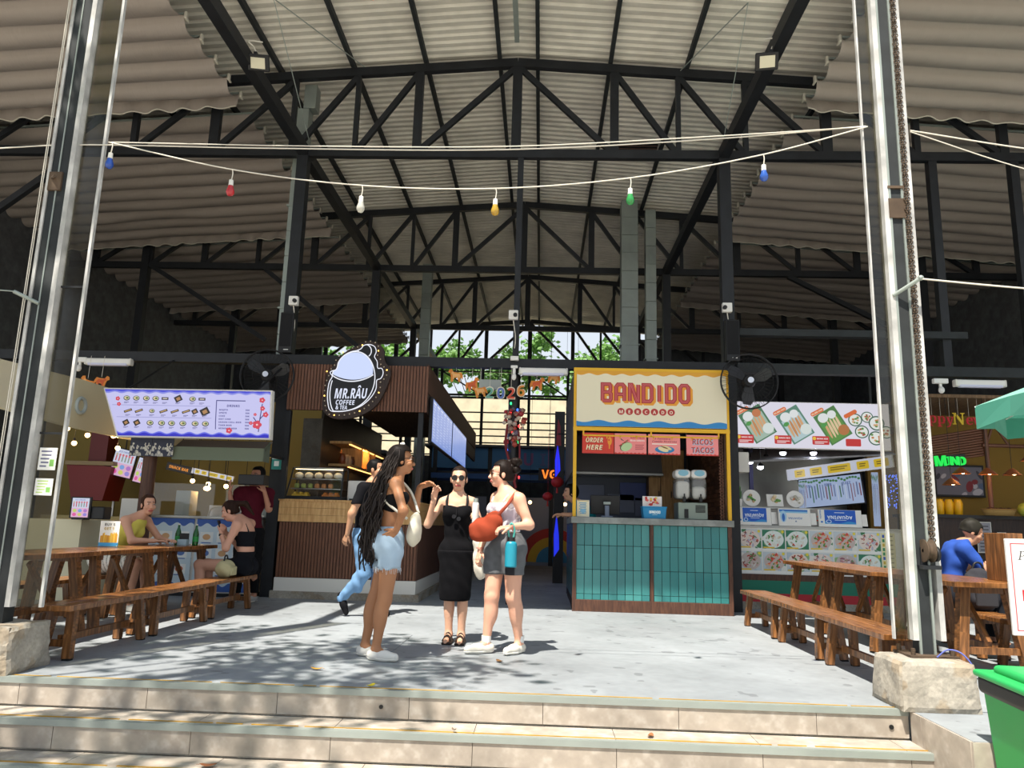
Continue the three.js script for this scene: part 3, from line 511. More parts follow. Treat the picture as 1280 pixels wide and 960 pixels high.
const tPlate = smallSign('#f0908c', (g) => { g.fillStyle = '#8e2a34'; g.font = 'italic bold 22px serif'; g.fillText('La Autentica', 36, 44); g.fillText('Comida Mexicana', 30, 68); g.fillStyle = '#f9ecdc'; g.fillRect(30, 78, 200, 8); blob(g, 132, 128, 78, 30, '#2f7fb2'); blob(g, 120, 126, 44, 18, '#ead9a6', 0.3); blob(g, 150, 112, 40, 13, '#e3cf95', 0.35); blob(g, 130, 110, 30, 5, '#7a4a2a', 0.35); });
const tRicos = smallSign('#f2908e', (g) => { g.textAlign = 'center'; for (const [s, y] of [['RICOS', 78], ['TACOS', 148]]) { g.save(); g.translate(128, y); g.scale(0.9, 1); g.font = 'bold 64px sans-serif'; g.lineWidth = 6; g.strokeStyle = '#8fc4d8'; g.strokeText(s, 3, 3); g.fillStyle = '#b83a3a'; g.fillText(s, 0, 0); g.restore(); } });
const tCard = canvasTex(96, 128, (g) => { g.fillStyle = '#efe6c4'; g.fillRect(0, 0, 96, 128); g.fillStyle = '#c9a84e'; g.fillRect(0, 0, 96, 5); g.fillStyle = '#5a9fc8'; for (let i = 0; i < 8; i++) g.fillRect(16 + 6 * (i % 2), 18 + i * 12, 60 - 10 * (i % 2), 6); blob(g, 48, 84, 22, 18, '#8fc3dd'); });
const tBlueBox = canvasTex(256, 128, (g, w) => { g.fillStyle = '#1c84b4'; g.fillRect(0, 0, 256, 128); g.lineJoin = 'miter'; strokeWord(g, 'BANDIDO', 62, 40, 134, 30, 0.3, () => { g.lineWidth = 8; g.strokeStyle = '#e8f1ee'; g.stroke(); }); g.fillStyle = '#cfe4e8'; g.fillRect(96, 86, 64, 5); });
const tPicCard = canvasTex(128, 64, (g) => { g.fillStyle = '#efe3d8'; g.fillRect(0, 0, 128, 64); for (let i = 0; i < 30; i++) blob(g, 20 + rnd() * 90, 8 + rnd() * 40, 9, 8, pick(['#d8413c', '#e8665e', '#c8322e', '#e9c24a', '#f0d6c8'])); });
const tJapan = canvasTex(1024, 300, (g, w, h) => {
  g.fillStyle = '#d3d2ff'; g.fillRect(0, 0, w, h); swash(g, w, 20, 5, 12, true, '#8d92f0'); swash(g, w, 10, 4, 12, true, '#4a4ee0'); swash(g, w, 276, 7, 11, false, '#6f76f0'); swash(g, w, 284, 6, 11, false, '#2a28c8');
  const dish = (x, y, k, s) => { g.save(); g.translate(x, y); g.scale(s, s); if (k === 0) { blob(g, 0, 0, 20, 16, '#23231f'); blob(g, 0, -1, 16, 12, '#e8e4c4'); blob(g, 3, -1, 9, 7, '#5e7a3c'); blob(g, -5, 0, 4, 4, '#c88a3a'); } else if (k === 1) { g.rotate(-0.35); g.fillStyle = '#2b2624'; g.fillRect(-30, -8, 60, 17); g.fillStyle = '#c9a46a'; g.fillRect(-24, -4, 48, 8); } else if (k === 2) { g.rotate(-0.5); g.fillStyle = '#2a2524'; g.fillRect(-22, -20, 44, 38); g.fillStyle = '#b98a5a'; g.fillRect(-12, -10, 24, 20); } else { g.fillStyle = '#2a2228'; g.fillRect(-26, -11, 52, 22); g.fillStyle = '#e6dcd0'; g.fillRect(-18, -4, 36, 8); } g.restore(); g.fillStyle = '#7a78a8'; g.fillRect(x - 16, y + 24, 30, 4); g.fillRect(x - 16, y + 31, 20, 3); };
  [[0, 140], [0, 200], [0, 262], [0, 320], [3, 378], [2, 460], [0, 548], [3, 606]].forEach(([k, x]) => dish(x, 56, k, k === 3 ? 0.8 : 1));
  [[1, 150], [1, 218], [0, 300], [1, 372], [1, 442], [1, 512], [2, 566], [2, 628]].forEach(([k, x], i) => dish(x, 138, k, i > 5 ? 0.8 + (i - 6) * 0.4 : 0.85));
  [[2, 140], [2, 208], [0, 290], [0, 362], [0, 424], [0, 494], [0, 570], [0, 634]].forEach(([k, x], i) => dish(x, 216, k, i < 2 ? 0.85 : 1.05));
  g.fillStyle = '#9a9ad0'; g.fillRect(50, 100, 610, 3); g.fillRect(80, 178, 590, 3);
  g.fillStyle = '#4a4888'; g.fillRect(694, 60, 5, 190); g.fillRect(694, 60, 180, 6); g.font = 'bold 22px sans-serif'; g.fillText('DRINKS', 760, 104); g.font = 'bold 15px sans-serif';
  ['MOJITO', 'SPRITE', 'COKE', 'DIET COKE', 'SAIGON CHILL BEER', 'TIGER BEER', 'HEINEKEN BEER'].forEach((s, i) => { g.fillText(s, 714, 128 + i * 20, 140); g.fillText('50K', 876, 128 + i * 20); });
  const flower = (x, y, r) => { for (let k = 0; k < 5; k++) blob(g, x + r * 0.6 * Math.cos(k * 1.257), y + r * 0.6 * Math.sin(k * 1.257), r * 0.5, r * 0.5, '#e0455a'); blob(g, x, y, r * 0.25, r * 0.25, '#ffd9d9'); };
  g.strokeStyle = '#2a2870'; g.lineWidth = 5; g.beginPath(); g.moveTo(960, 262); g.lineTo(966, 180); g.lineTo(978, 80); g.moveTo(966, 180); g.lineTo(1004, 130); g.moveTo(962, 220); g.lineTo(926, 168); g.stroke();
  for (const [x, y, r] of [[976, 56, 17], [980, 110, 14], [1000, 150, 16], [950, 216, 26], [936, 150, 9], [912, 206, 11], [780, 256, 18], [84, 60, 13], [92, 96, 12]]) flower(x, y, r);
});
const tSea = canvasTex(1024, 310, (g, w, h) => {
  g.fillStyle = '#e9e6f4'; g.fillRect(0, 0, w, h);
  [150, 400, 650].forEach((x, i) => {
    g.save(); g.translate(x, 150); g.rotate(-0.55); g.fillStyle = ['#4d7a58', '#5c8a76', '#4e7e42'][i]; g.fillRect(-82, -112, 164, 224); g.fillStyle = ['#a8c0b0', '#b8d0d4', '#5f9440'][i]; g.fillRect(-70, -60, 140, 164);
    for (let k = 0; k < 5; k++) blob(g, -44 + k * 22, 12 + 6 * (k % 2), 9, 62, pick(['#d9a878', '#e6c8a0', '#c98a54']), 0.1);
    blob(g, -28, -74, 36, 32, '#e8ecec'); blob(g, 34, -66, 30, 28, i ? '#e8ecec' : '#c87a4a'); blob(g, 46, 62, 38, 36, i === 2 ? '#b8743c' : '#dfe8e4'); blob(g, -50, -30, 20, 14, '#4e9a4a'); g.restore();
    g.save(); g.translate(x - 100, 62); g.rotate(-0.5); g.fillStyle = '#e0692c'; rrect(g, -48, -14, 96, 28, 13); g.fill(); g.fillStyle = '#fbe3c8'; g.font = 'bold 17px sans-serif'; g.fillText('89,000 VND', -42, 6, 84); g.restore();
    g.fillStyle = '#c92c2c'; rrect(g, x - 140, 226, 112, 58, 8); g.fill(); blob(g, x - 126, 242, 12, 12, '#f2c53a'); g.fillStyle = '#fff'; g.font = 'bold 15px sans-serif'; g.fillText('BANH XEO', x - 110, 248, 74); g.fillRect(x - 124, 262, 84, 4); g.fillRect(x - 124, 272, 60, 4);
  });
  for (const [x, y, r] of [[800, 110, 46], [880, 90, 40], [840, 190, 46], [940, 130, 52], [930, 232, 50], [1000, 190, 44]]) { blob(g, x, y, r, r * 0.95, '#2f5a44'); blob(g, x, y, r * 0.85, r * 0.8, '#ecefe9'); for (let k = 0; k < 10; k++) blob(g, x + rr(-0.5, 0.5) * r, y + rr(-0.5, 0.5) * r, r * 0.18, r * 0.14, pick(['#a8442c', '#c87a3a', '#5b8a3c', '#d8a878'])); }
  g.save(); g.translate(770, 70); g.rotate(-0.5); g.fillStyle = '#e0692c'; rrect(g, -48, -14, 96, 28, 13); g.fill(); g.restore(); g.fillStyle = '#c92c2c'; rrect(g, 730, 240, 100, 50, 8); g.fill();
});
const seaPal = [['#c8a09a', '#8a4a3a', '#e0dcd4', '#5a8a4a', '#b8423a'], ['#d8483a', '#e88a4a', '#f0a86a', '#4e8a3c', '#c83a2e'], ['#b0442c', '#8a3424', '#d87a4a', '#4a7a34', '#e0a880'], ['#d8ccc8', '#8a4a42', '#b8b4c8', '#5a8a5a', '#c85a4a'], ['#c88a8a', '#9a5a6a', '#dcc8d0', '#6a8a5a', '#a83a3a'], ['#e4e0d4', '#d8d0b8', '#c83a34', '#4a8a44', '#b8b09a']];
const tFood = seaPal.map((p, i) => canvasTex(128, 116, (g) => { foodPhoto(g, 0, 0, 128, 116, p, i === 5 ? '#e6ece6' : pick(['#dfe3ea', '#c9b8b0', '#e8d8cc']), i === 5 ? '#2f7a5a' : '#c8d0d4'); g.fillStyle = '#e8c23a'; g.fillRect(4, 96, 64, 8); blob(g, 116, 10, 8, 8, '#e8d23a'); g.fillStyle = '#f0eee8'; g.fillRect(0, 106, 128, 10); }));
const tCarton = (kind) => canvasTex(256, 128, (g) => {
  g.fillStyle = '#e8e6e0'; g.fillRect(0, 0, 256, 128); g.save(); g.translate(256, 128); g.rotate(Math.PI);          // printed cartons stand upside down
  if (kind) { g.fillStyle = '#8cc0de'; g.fillRect(20, 96, 230, 26); g.fillStyle = '#2f74c4'; g.fillRect(20, 108, 230, 14); g.fillStyle = '#5a7ab0'; g.font = 'bold 22px sans-serif'; g.fillText('AQUAFINA', 66, 64); g.fillStyle = '#3a5a8a'; g.beginPath(); g.moveTo(110, 30); g.lineTo(126, 30); g.lineTo(118, 42); g.fill(); blob(g, 218, 70, 26, 44, '#a8cfe6'); blob(g, 218, 62, 12, 30, '#2f6cc0'); }
  else { g.fillStyle = '#1a5ac0'; g.fillRect(34, 22, 186, 106); g.fillStyle = '#2f8fd0'; g.beginPath(); g.moveTo(34, 40); for (let i = 0; i <= 20; i++) g.lineTo(34 + i * 9.3, 34 + 8 * Math.sin(i * 0.4)); g.lineTo(220, 22); g.lineTo(34, 22); g.fill(); g.fillStyle = '#f2f6fa'; g.font = 'bold 34px sans-serif'; g.fillText('AQUAFINA', 54, 84, 150); g.fillRect(100, 106, 60, 4); g.fillRect(90, 50, 70, 3); blob(g, 196, 40, 16, 14, '#dfeaf4'); blob(g, 196, 40, 12, 10, '#2f6cc0'); blob(g, 238, 36, 7, 7, '#2f6cc0'); g.fillStyle = '#3a6ab0'; g.save(); g.translate(244, 100); g.rotate(Math.PI / 2); g.font = 'bold 13px sans-serif'; g.fillText('AQUAFINA', -40, 4); g.restore(); }
  g.restore();
});
const tDrink = canvasTex(512, 200, (g, w, h) => { g.fillStyle = '#b9cdf2'; g.fillRect(0, 0, w, h); for (let i = 0; i < 22; i++) { const x = 8 + i * 23; g.fillStyle = pick(['#3a5a7a', '#4a7a5a', '#6a7aa8', '#8a5a6a', '#2a3a5a', '#d8e4f8']); g.fillRect(x, 40 + rr(0, 30), rr(5, 11), rr(80, 120)); g.fillStyle = pick(['#3a7a3a', '#4a8a4a']); blob(g, x + 6, 14 + rr(0, 18), 11, 8, '#3f7d46'); } g.fillStyle = '#5468a8'; g.font = 'bold 26px sans-serif'; ['TEA', 'BEER', 'JUICE'].forEach((s, i) => g.fillText(s, 60 + i * 150, 62)); });
const tYellowMenu = canvasTex(512, 64, (g) => { g.fillStyle = '#d8dcec'; g.fillRect(0, 0, 512, 64); [40, 120, 210, 350, 430].forEach((x, i) => { g.fillStyle = '#e6c52a'; rrect(g, x, 10, [54, 60, 110, 56, 66][i], 44, 6); g.fill(); g.fillStyle = '#5a4a1a'; g.fillRect(x + 12, 22, [30, 34, 84, 30, 40][i], 5); g.fillRect(x + 12, 34, [24, 30, 70, 26, 30][i], 5); }); });
const tIce = canvasTex(192, 256, (g) => { g.fillStyle = '#d5dcf2'; g.fillRect(0, 0, 192, 256); g.fillStyle = '#e9b8d8'; g.fillRect(0, 132, 192, 124); g.fillStyle = '#6a78b8'; g.font = 'bold 22px sans-serif'; g.fillText('ICE CREAM', 30, 32, 130); for (let i = 0; i < 6; i++) { g.fillStyle = pick(['#7a8a98', '#a8766a', '#c85a6a', '#8a9a8a']); g.fillRect(14 + i * 29, 56, 12, 62); blob(g, 20 + i * 29, 56, 10, 12, pick(['#e8e4d8', '#d86a7a', '#c8b89a'])); } for (let i = 0; i < 6; i++) blob(g, 36 + (i % 3) * 60, 168 + Math.floor(i / 3) * 52, 22, 22, ['#c8e06a', '#7aa8e8', '#b87ad0', '#e85aa8', '#d8d86a', '#9a8ae0'][i]); });
const tCoffeeMenu = canvasTex(512, 160, (g) => { g.fillStyle = '#7f9ae0'; g.fillRect(0, 0, 512, 160); g.fillStyle = '#c9d6f6'; for (let c = 0; c < 6; c++) for (let i = 0; i < 12; i++) g.fillRect(14 + c * 84, 20 + i * 11, 30 + 30 * rnd(), 4); g.fillStyle = '#e6ecfb'; for (let c = 0; c < 6; c++) g.fillRect(14 + c * 84, 8, 56, 6); });
const tRau = canvasTex(512, 560, (g, w, h) => {         // lit face: pale dome, dark beard-shaped field with the lettering
  const P = (pts) => { g.beginPath(); pts.forEach(([x, y], i) => { if (!i) g.moveTo(x, y); else g.quadraticCurveTo(...pts[i].slice(2), x, y); }); };
  g.fillStyle = '#0b0b0d'; g.fillRect(0, 0, w, h);
  g.fillStyle = '#cfdcff'; g.beginPath(); g.moveTo(66, 246); g.bezierCurveTo(70, 116, 200, 66, 290, 76); g.bezierCurveTo(390, 88, 452, 160, 440, 240); g.bezierCurveTo(330, 300, 180, 296, 66, 246); g.fill();
  g.strokeStyle = '#f4f6ff'; g.lineWidth = 9;
  g.beginPath(); g.moveTo(60, 268); g.bezierCurveTo(66, 116, 200, 60, 290, 70); g.bezierCurveTo(400, 82, 470, 190, 462, 290); g.bezierCurveTo(452, 420, 330, 540, 96, 524); g.bezierCurveTo(44, 470, 42, 350, 66, 292); g.stroke();
  g.beginPath(); g.ellipse(352, 60, 62, 50, 0.2, 2.6, 7.0); g.stroke(); g.beginPath(); g.moveTo(60, 252); g.bezierCurveTo(160, 314, 330, 312, 446, 242); g.stroke();
  g.fillStyle = '#e6ecff'; g.save(); g.translate(88, 430); g.transform(0.92, -0.02, -0.16, 1.16, 0, 0); g.font = 'bold 92px sans-serif'; g.fillText('MR.RÂU', 0, 0, 335); g.restore();
  g.save(); g.transform(1, 0, -0.12, 1, 60, 0); g.font = 'bold 50px sans-serif'; g.fillText('COFFEE', 104, 474, 200); g.font = 'bold 42px sans-serif'; g.fillText('& TEA', 112, 510, 110); g.restore();
});

// ================================================================ TACO STALL
{
  const c = thing('stall_counter', 'taco stall counter fronted with glossy teal tiles under a pale stone top', 'counter', [1.485, 0, -10.3]);
  part(c, 'core', BB(-1.04, 1.04, 0.0, 1.13, -0.62, -0.035), M.darkBrown);
  part(c, 'worktop', RB(2.15, 0.085, 0.7, 0.008, 0, 1.178, -0.3), std(0xa6aaa4, 0.35, 0.1, { map: tDust }), 'pale grey stone worktop');
  for (const [x, w] of [[-1.025, 0.05], [-0.005, 0.045], [1.025, 0.05]]) part(c, 'post', BB(x - w / 2, x + w / 2, 0.0, 1.135, -0.035, 0.004), M.brown);
  part(c, 'base_board', RB(2.1, 0.15, 0.03, 0.004, 0, 0.075, -0.012), M.brown);
  const shades = [0x387f7e, 0x3d8684, 0x347979, 0x448c89].map((k) => std(k, 0.22));
  const rows = [[0.15, 0.222], [0.226, 0.535], [0.539, 0.848], [0.852, 1.132]];
  for (const [a, b] of [[-1.0, -0.03], [0.02, 1.0]]) for (let k = 0; k < 9; k++) { const w = (b - a) / 9; for (const [y0, y1] of rows) part(c, 'tile', put(RB(w - 0.005, y1 - y0, 0.016, 0.004, 0, 0, 0, 1), [a + w * (k + 0.5), (y0 + y1) / 2, -0.026 + rr(-0.0015, 0.0015)], [rr(-0.006, 0.006), rr(-0.012, 0.012), 0]), pick(shades)); }
  const sd = [0x1f5560, 0x26626a].map((k) => std(k, 0.25));
  part(c, 'return_core', BB(-1.03, -0.8, 0.0, 1.13, -2.4, -0.62), M.darkBrown);
  for (let k = 0; k < 22; k++) for (const [y0, y1] of rows) part(c, 'tile', B(0.012, y1 - y0, 0.104, -1.038, (y0 + y1) / 2, -0.1 - k * 0.108), pick(sd));
  part(c, 'return_top', BB(-1.05, -0.78, 1.135, 1.22, -2.45, -0.65), M.galv);
  const f = thing('taco_stall', 'taco stall shell with yellow steel posts and rails', 'stall', [1.485, 1.22, -10.3]);
  for (const x of [-1.035, 1.035]) part(f, 'post', BB(x - 0.022, x + 0.022, 0, 2.04, -0.05, -0.005), M.yellow);
  part(f, 'rail', BB(-1.06, 1.06, 1.98, 2.04, -0.06, 0.0), M.yellow); part(f, 'rail', BB(-1.06, 1.06, 1.165, 1.215, -0.06, 0.0), M.yellow);
  part(f, 'hanging_bar', Mg(BB(-0.92, 0.92, 1.09, 1.11, -0.03, -0.01), ...[-0.92, 0, 0.91].map((x) => BB(x - 0.01, x + 0.01, 1.1, 1.17, -0.03, -0.01)), ...[-0.86, -0.6, -0.42, -0.2, 0.03, 0.28, 0.55, 0.8].map((x) => BB(x - 0.006, x + 0.006, 1.06, 1.1, -0.03, -0.01))), M.yellow);
  part(f, 'roof_panel', BB(-1.05, 1.05, 1.98, 2.0, -2.7, -0.06), M.ply);
  part(f, 'side_panel', BB(-1.06, -1.04, 0.62, 2.0, -3.3, -0.06), std(0x8d8a84, 0.9, 0, { map: tConcrete }), 'rough grey side panel');
  part(f, 'side_wall', BB(1.0, 1.05, -1.2, 2.0, -2.7, -0.1), std(0x6b4f3a, 0.9, 0, { map: tDust }));
  for (let r = 0; r < 20; r++) for (let k = 0; k < 6; k++) part(f, 'brick', RB(0.02, 0.052, 0.2, 0.004, 0.993, 0.05 + r * 0.06, -0.3 - k * 0.21 - (r % 2) * 0.1, 1), pick([M.brown, M.redBrown]));
  part(f, 'lattice_strip', Mg(...Array.from({ length: 28 }, (_, k) => [put(B(0.07, 0.012, 0.012), [0.96, 0.03 + k * 0.041, -0.12], [0, 0, 0.6]), put(B(0.07, 0.012, 0.012), [0.96, 0.03 + k * 0.041, -0.12], [0, 0, -0.6])]).flat()), M.redBrown, 'carved brown lattice strip').userData.kind = 'stuff';
  const s = thing('shop_sign', 'cream taco stall sign reading BANDIDO MERCADO with orange and blue waves', 'sign', [1.485, 2.83, -10.285]);
  part(s, 'board', RB(2.04, 0.77, 0.04, 0.005, 0, 0, -0.022), M.cream); part(s, 'face', Pl(2.04, 0.77, 0, 0, 0.001), print(tBandido));
  [['tOrder', tOrder, 0.765, 'red hanging sign reading ORDER HERE'], ['t', tTaco, 1.205, 'pink hanging sign with a green taco drawing'], ['p', tPlate, 1.66, 'pink hanging sign with tacos on a blue plate'], ['r', tRicos, 2.175, 'pink hanging sign reading RICOS TACOS']].forEach(([, t, x, lab]) => { const q = thing('hanging_sign', lab + ' in the taco stall', 'sign', [x, 2.215, -10.318], 0, 'signs hanging in the taco stall'); part(q, 'board', B(0.43, 0.28, 0.015, 0, 0, -0.008), M.red); part(q, 'face', Pl(0.43, 0.28, 0, 0, 0.001), print(t)); });
  // on and behind the counter
  const card = thing('menu_card', 'cream menu card standing at the edge of the taco counter', 'menu card', [0.575, 1.222, -10.42]); part(card, 'board', put(B(0.17, 0.225, 0.01), [0, 0.112, 0], [-0.08, 0, 0]), M.white); part(card, 'face', put(Pl(0.16, 0.215), [0, 0.112, 0.0065], [-0.08, 0, 0]), print(tCard));
  const mon = thing('register_monitor', 'black checkout monitor with grey foot on the taco counter', 'monitor', [0.88, 1.222, -10.5]); part(mon, 'screen', put(RB(0.4, 0.26, 0.03, 0.01), [0, 0.17, -0.02], [0.15, 0, 0]), M.black); part(mon, 'stand', Mg(RB(0.06, 0.16, 0.05, 0.01, 0.02, 0.08, 0.05), RB(0.15, 0.02, 0.16, 0.008, 0.02, 0.01, 0.04)), std(0x6a7486, 0.5)); part(mon, 'reader', RB(0.1, 0.04, 0.03, 0.008, 0.02, 0.19, 0.06), M.galv);
  const bx = thing('napkin_box', 'blue box printed BANDIDO on the taco counter', 'box', [1.525, 1.222, -10.42]); part(bx, 'body', Ex([[-0.14, 0], [0.14, 0], [0.155, 0.15], [-0.155, 0.15]], 0.2, 0.006).translate(0, 0, -0.1), std(0x1c84b4, 0.5)); part(bx, 'rim', RB(0.33, 0.02, 0.23, 0.006, 0, 0.15, 0), std(0x1c84b4, 0.5)); part(bx, 'print', Pl(0.27, 0.13, 0, 0.075, 0.1075), print(tBlueBox));
  const pc = thing('picture_card', 'small card with red flowers standing in the blue box', 'card', [1.51, 1.36, -10.44]); part(pc, 'board', B(0.26, 0.17, 0.006, 0, 0.075, 0), M.white); part(pc, 'face', Pl(0.25, 0.14, 0, 0.085, 0.004), print(tPicCard));
  const sl = thing('slush_machine', 'twin bowl slush machine on the taco counter', 'drink machine', [2.05, 1.222, -10.62]);
  part(sl, 'base', RB(0.4, 0.23, 0.34, 0.015, 0.01, 0.115, 0), std(0x8b968a, 0.4, 0.3), 'grey vented base');
  for (let k = 0; k < 8; k++) part(sl, 'vent_slat', B(0.13, 0.008, 0.01, 0.11, 0.1 + k * 0.013, 0.172), M.steel);
  part(sl, 'drip_tray', Mg(B(0.05, 0.12, 0.02, -0.08, 0.08, 0.178)), M.black);
  for (const x of [-0.11, 0.11]) {
    part(sl, 'bowl', RB(0.2, 0.3, 0.3, 0.05, x, 0.42, 0), new THREE.MeshPhysicalMaterial({ color: 0xe6e6e2, roughness: 0.1, transmission: 0.85, thickness: 0, side: THREE.DoubleSide }), 'clear plastic bowl');
    part(sl, 'slush', RB(0.18, x < 0 ? 0.24 : 0.17, 0.26, 0.05, x, x < 0 ? 0.4 : 0.365, 0), std(0xe9e7e2, 0.8), 'white slush');
    part(sl, 'lid', RB(0.215, 0.12, 0.3, 0.05, x, 0.62, 0), M.white); part(sl, 'lid_badge', put(Cy(0.07, 0.07, 0.01, 0, 0, 0, 20), [x, 0.63, 0.152], [Math.PI / 2, 0, 0]).scale(1, 0.6, 1).translate(0, 0.25, 0), std(0x7fb4c4, 0.4));
    part(sl, 'tap', Mg(RB(0.04, 0.07, 0.06, 0.01, x, 0.27, 0.19), RB(0.02, 0.05, 0.02, 0.005, x, 0.32, 0.21)), M.black);
  }
  const hd = thing('extractor_hood', 'dark metal extractor hood at the back of the taco stall', 'hood', [1.2, 1.95, -12.6]); part(hd, 'canopy', Ex([[-0.75, 0], [0.75, 0], [0.7, 0.6], [-0.7, 0.6]], 0.5).translate(0, 0, -0.2), std(0x4a4748, 0.4, 0.5)); part(hd, 'lip', RB(1.52, 0.05, 0.56, 0.01, 0, 0, 0.05), M.inox);
  const kb = thing('kitchen_back', 'blue grey tiled kitchen wall and steel bench in the taco stall', 'kitchen', [1.35, 0, -12.95]); part(kb, 'wall', BB(-0.9, 1.1, 0, 3.2, -0.05, 0), std(0x4a5262, 0.5)); for (const [x, y, col] of [[-0.5, 1.65, 0x59627a], [0, 1.5, 0x6c7488], [0.2, 1.7, 0x27408a], [0.45, 1.45, 0x59627a]]) part(kb, 'tile_panel', RB(0.44, 0.3, 0.02, 0.004, x, y, 0.02), std(col, 0.4)); part(kb, 'bench', BB(-0.9, 0.38, 0.85, 0.9, 0, 0.6), M.inox);
  const cb = thing('wall_cabinet', 'tall pale wooden cabinet beside the brick wall of the taco stall', 'cabinet', [2.05, 0, -12.6]); part(cb, 'body', BB(-0.28, 0.3, 0.9, 2.4, -0.3, 0), std(0x6a5138, 0.6)); for (const x of [-0.19, 0.01, 0.2]) { const d = part(cb, 'door', RB(0.185, 1.45, 0.02, 0.004, x, 1.65, 0.012), M.pine); part(d, 'handle', B(0.012, 0.1, 0.015, x + 0.07, 1.65, 0.03), M.steel); }
}
// ================================================================ COFFEE STALL
{
  const c = thing('stall_counter', 'coffee stall counter with pine band over brown slats and white kick board', 'counter', [-2.75, 0, -10.75]), X0 = -0.95, X1 = 1.04, ZB = -3.9;
  part(c, 'plinth', Mg(BB(X0 - 0.04, X1 + 0.05, 0, 0.1, ZB, 0.03)), M.concrete);
  part(c, 'kick_board', BB(X0, X1, 0.1, 0.28, ZB, 0.0), M.whiteMatte, 'white kick board');
  part(c, 'core', BB(X0 + 0.02, X1 - 0.02, 0.28, 1.05, ZB + 0.02, -0.02), M.darkBrown);
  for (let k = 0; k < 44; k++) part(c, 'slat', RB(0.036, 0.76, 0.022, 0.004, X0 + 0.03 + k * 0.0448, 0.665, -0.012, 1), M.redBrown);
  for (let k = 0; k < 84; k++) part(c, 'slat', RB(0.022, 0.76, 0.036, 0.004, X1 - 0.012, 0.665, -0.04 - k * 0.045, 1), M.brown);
  for (const [y0, y1] of [[1.05, 1.145], [1.148, 1.243], [1.246, 1.34]]) { part(c, 'pine_board', BB(X0 - 0.01, X1 + 0.005, y0, y1, -0.03, 0.012), M.pine); part(c, 'pine_board', BB(X1 - 0.03, X1 + 0.006, y0, y1, ZB, -0.03), M.pine); }
  part(c, 'worktop', Mg(BB(X0 - 0.02, X1 + 0.02, 1.34, 1.365, -0.6, 0.03), BB(X1 - 0.5, X1 + 0.02, 1.34, 1.365, ZB, -0.6)), M.pine);
  const f = thing('stall_fascia', 'brown slatted fascia wrapping the top of the coffee stall', 'fascia', [-2.66, 0, -10.6]);
  part(f, 'backing', Mg(BB(-1.02, 1.0, 2.63, 3.3, -0.06, -0.02), BB(0.96, 1.0, 2.63, 3.34, -8.2, -0.06)), M.darkBrown);
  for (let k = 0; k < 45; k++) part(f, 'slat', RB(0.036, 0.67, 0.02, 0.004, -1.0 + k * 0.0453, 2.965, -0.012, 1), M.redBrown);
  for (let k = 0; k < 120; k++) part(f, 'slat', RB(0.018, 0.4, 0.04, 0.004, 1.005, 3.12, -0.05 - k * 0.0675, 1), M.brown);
  part(f, 'roof_panel', BB(-1.02, 0.98, 3.2, 3.22, -8.2, -0.06), M.ply);
  for (const [x, z] of [[-1.0, -0.1], [0.92, -0.1], [0.92, -5.3]]) part(f, 'post', BB(x - 0.035, x + 0.035, 1.36, 2.63, z - 0.035, z + 0.035), M.steel);
  [[-12.1, 'nearer the aisle entrance'], [-14.65, 'deeper in the aisle']].forEach(([z, w]) => {
    const s = thing('menu_screen', `blue lit coffee menu screen on the stall side, ${w}`, 'screen', [-1.6, 2.56, z], Math.PI / 2); part(s, 'housing', RB(2.5, 0.68, 0.05, 0.01, 0, 0, -0.028), M.black); part(s, 'panel', Pl(2.44, 0.62, 0, 0, 0.001), screenMat(tCoffeeMenu, 0.85)); areaLight(s, 2.4, 0.6, [0, 0, 0.01], [5, 2.5, z], 0x9db2ff, 0.5);
  });
  // lit sign
  const sg = thing('coffee_sign', 'bulb-edged lit sign reading MR.RÂU COFFEE & TEA on the coffee stall', 'sign', [-2.66, 3.06, -10.48]), k = 0.00142;
  const outline = [[550, 45], [640, 68], [700, 120], [715, 200], [728, 260], [770, 310], [792, 370], [775, 460], [740, 560], [680, 680], [600, 760], [480, 820], [330, 850], [210, 835], [130, 760], [118, 650], [135, 560], [140, 480], [142, 400], [180, 340], [240, 250], [300, 180], [380, 120], [440, 95], [490, 60]].map(([x, y]) => [(x - 450) * k, (450 - y) * k]);
  const spl = new THREE.Shape(new THREE.CatmullRomCurve3(outline.map(([x, y]) => V(x, y, 0)), true).getPoints(90).map((p) => new THREE.Vector2(p.x, p.y)));
  part(sg, 'board', Ex(spl, 0.07).translate(0, 0, -0.09), M.darkBrown);
  const face = [[480, 130], [500, 100], [560, 86], [615, 108], [635, 160], [620, 210], [650, 260], [662, 330], [700, 330], [718, 380], [695, 435], [660, 450], [655, 540], [600, 640], [510, 720], [390, 765], [280, 778], [210, 768], [180, 690], [170, 580], [180, 480], [205, 420], [180, 385], [190, 370], [240, 350], [260, 270], [310, 205], [380, 165], [440, 150]].map(([x, y]) => [(x - 450) * k, (450 - y) * k]);
  const fs = new THREE.Shape(new THREE.CatmullRomCurve3(face.map(([x, y]) => V(x, y, 0)), true).getPoints(120).map((p) => new THREE.Vector2(p.x, p.y)));
  const fg = Ex(fs, 0.02).translate(0, 0, -0.019), pu = fg.attributes.position, u2 = new Float32Array(pu.count * 2);
  for (let i = 0; i < pu.count; i++) { u2[2 * i] = (pu.getX(i) / k + 450 - 165) / 520 * 0.94 + 0.05; u2[2 * i + 1] = 1 - ((450 - pu.getY(i) / k - 85) / 700 * 0.93 + 0.02); }
  fg.setAttribute('uv', new THREE.BufferAttribute(u2, 2));
  part(sg, 'lit_face', fg, screenMat(tRau, 0.95), 'backlit pale and black sign face');
  const loop = new THREE.CatmullRomCurve3(face.map(([x, y]) => V(x, y, 0)), true).getSpacedPoints(44), lit = emis(0xffc860, 1.6), dim = std(0xb8a890, 0.4);
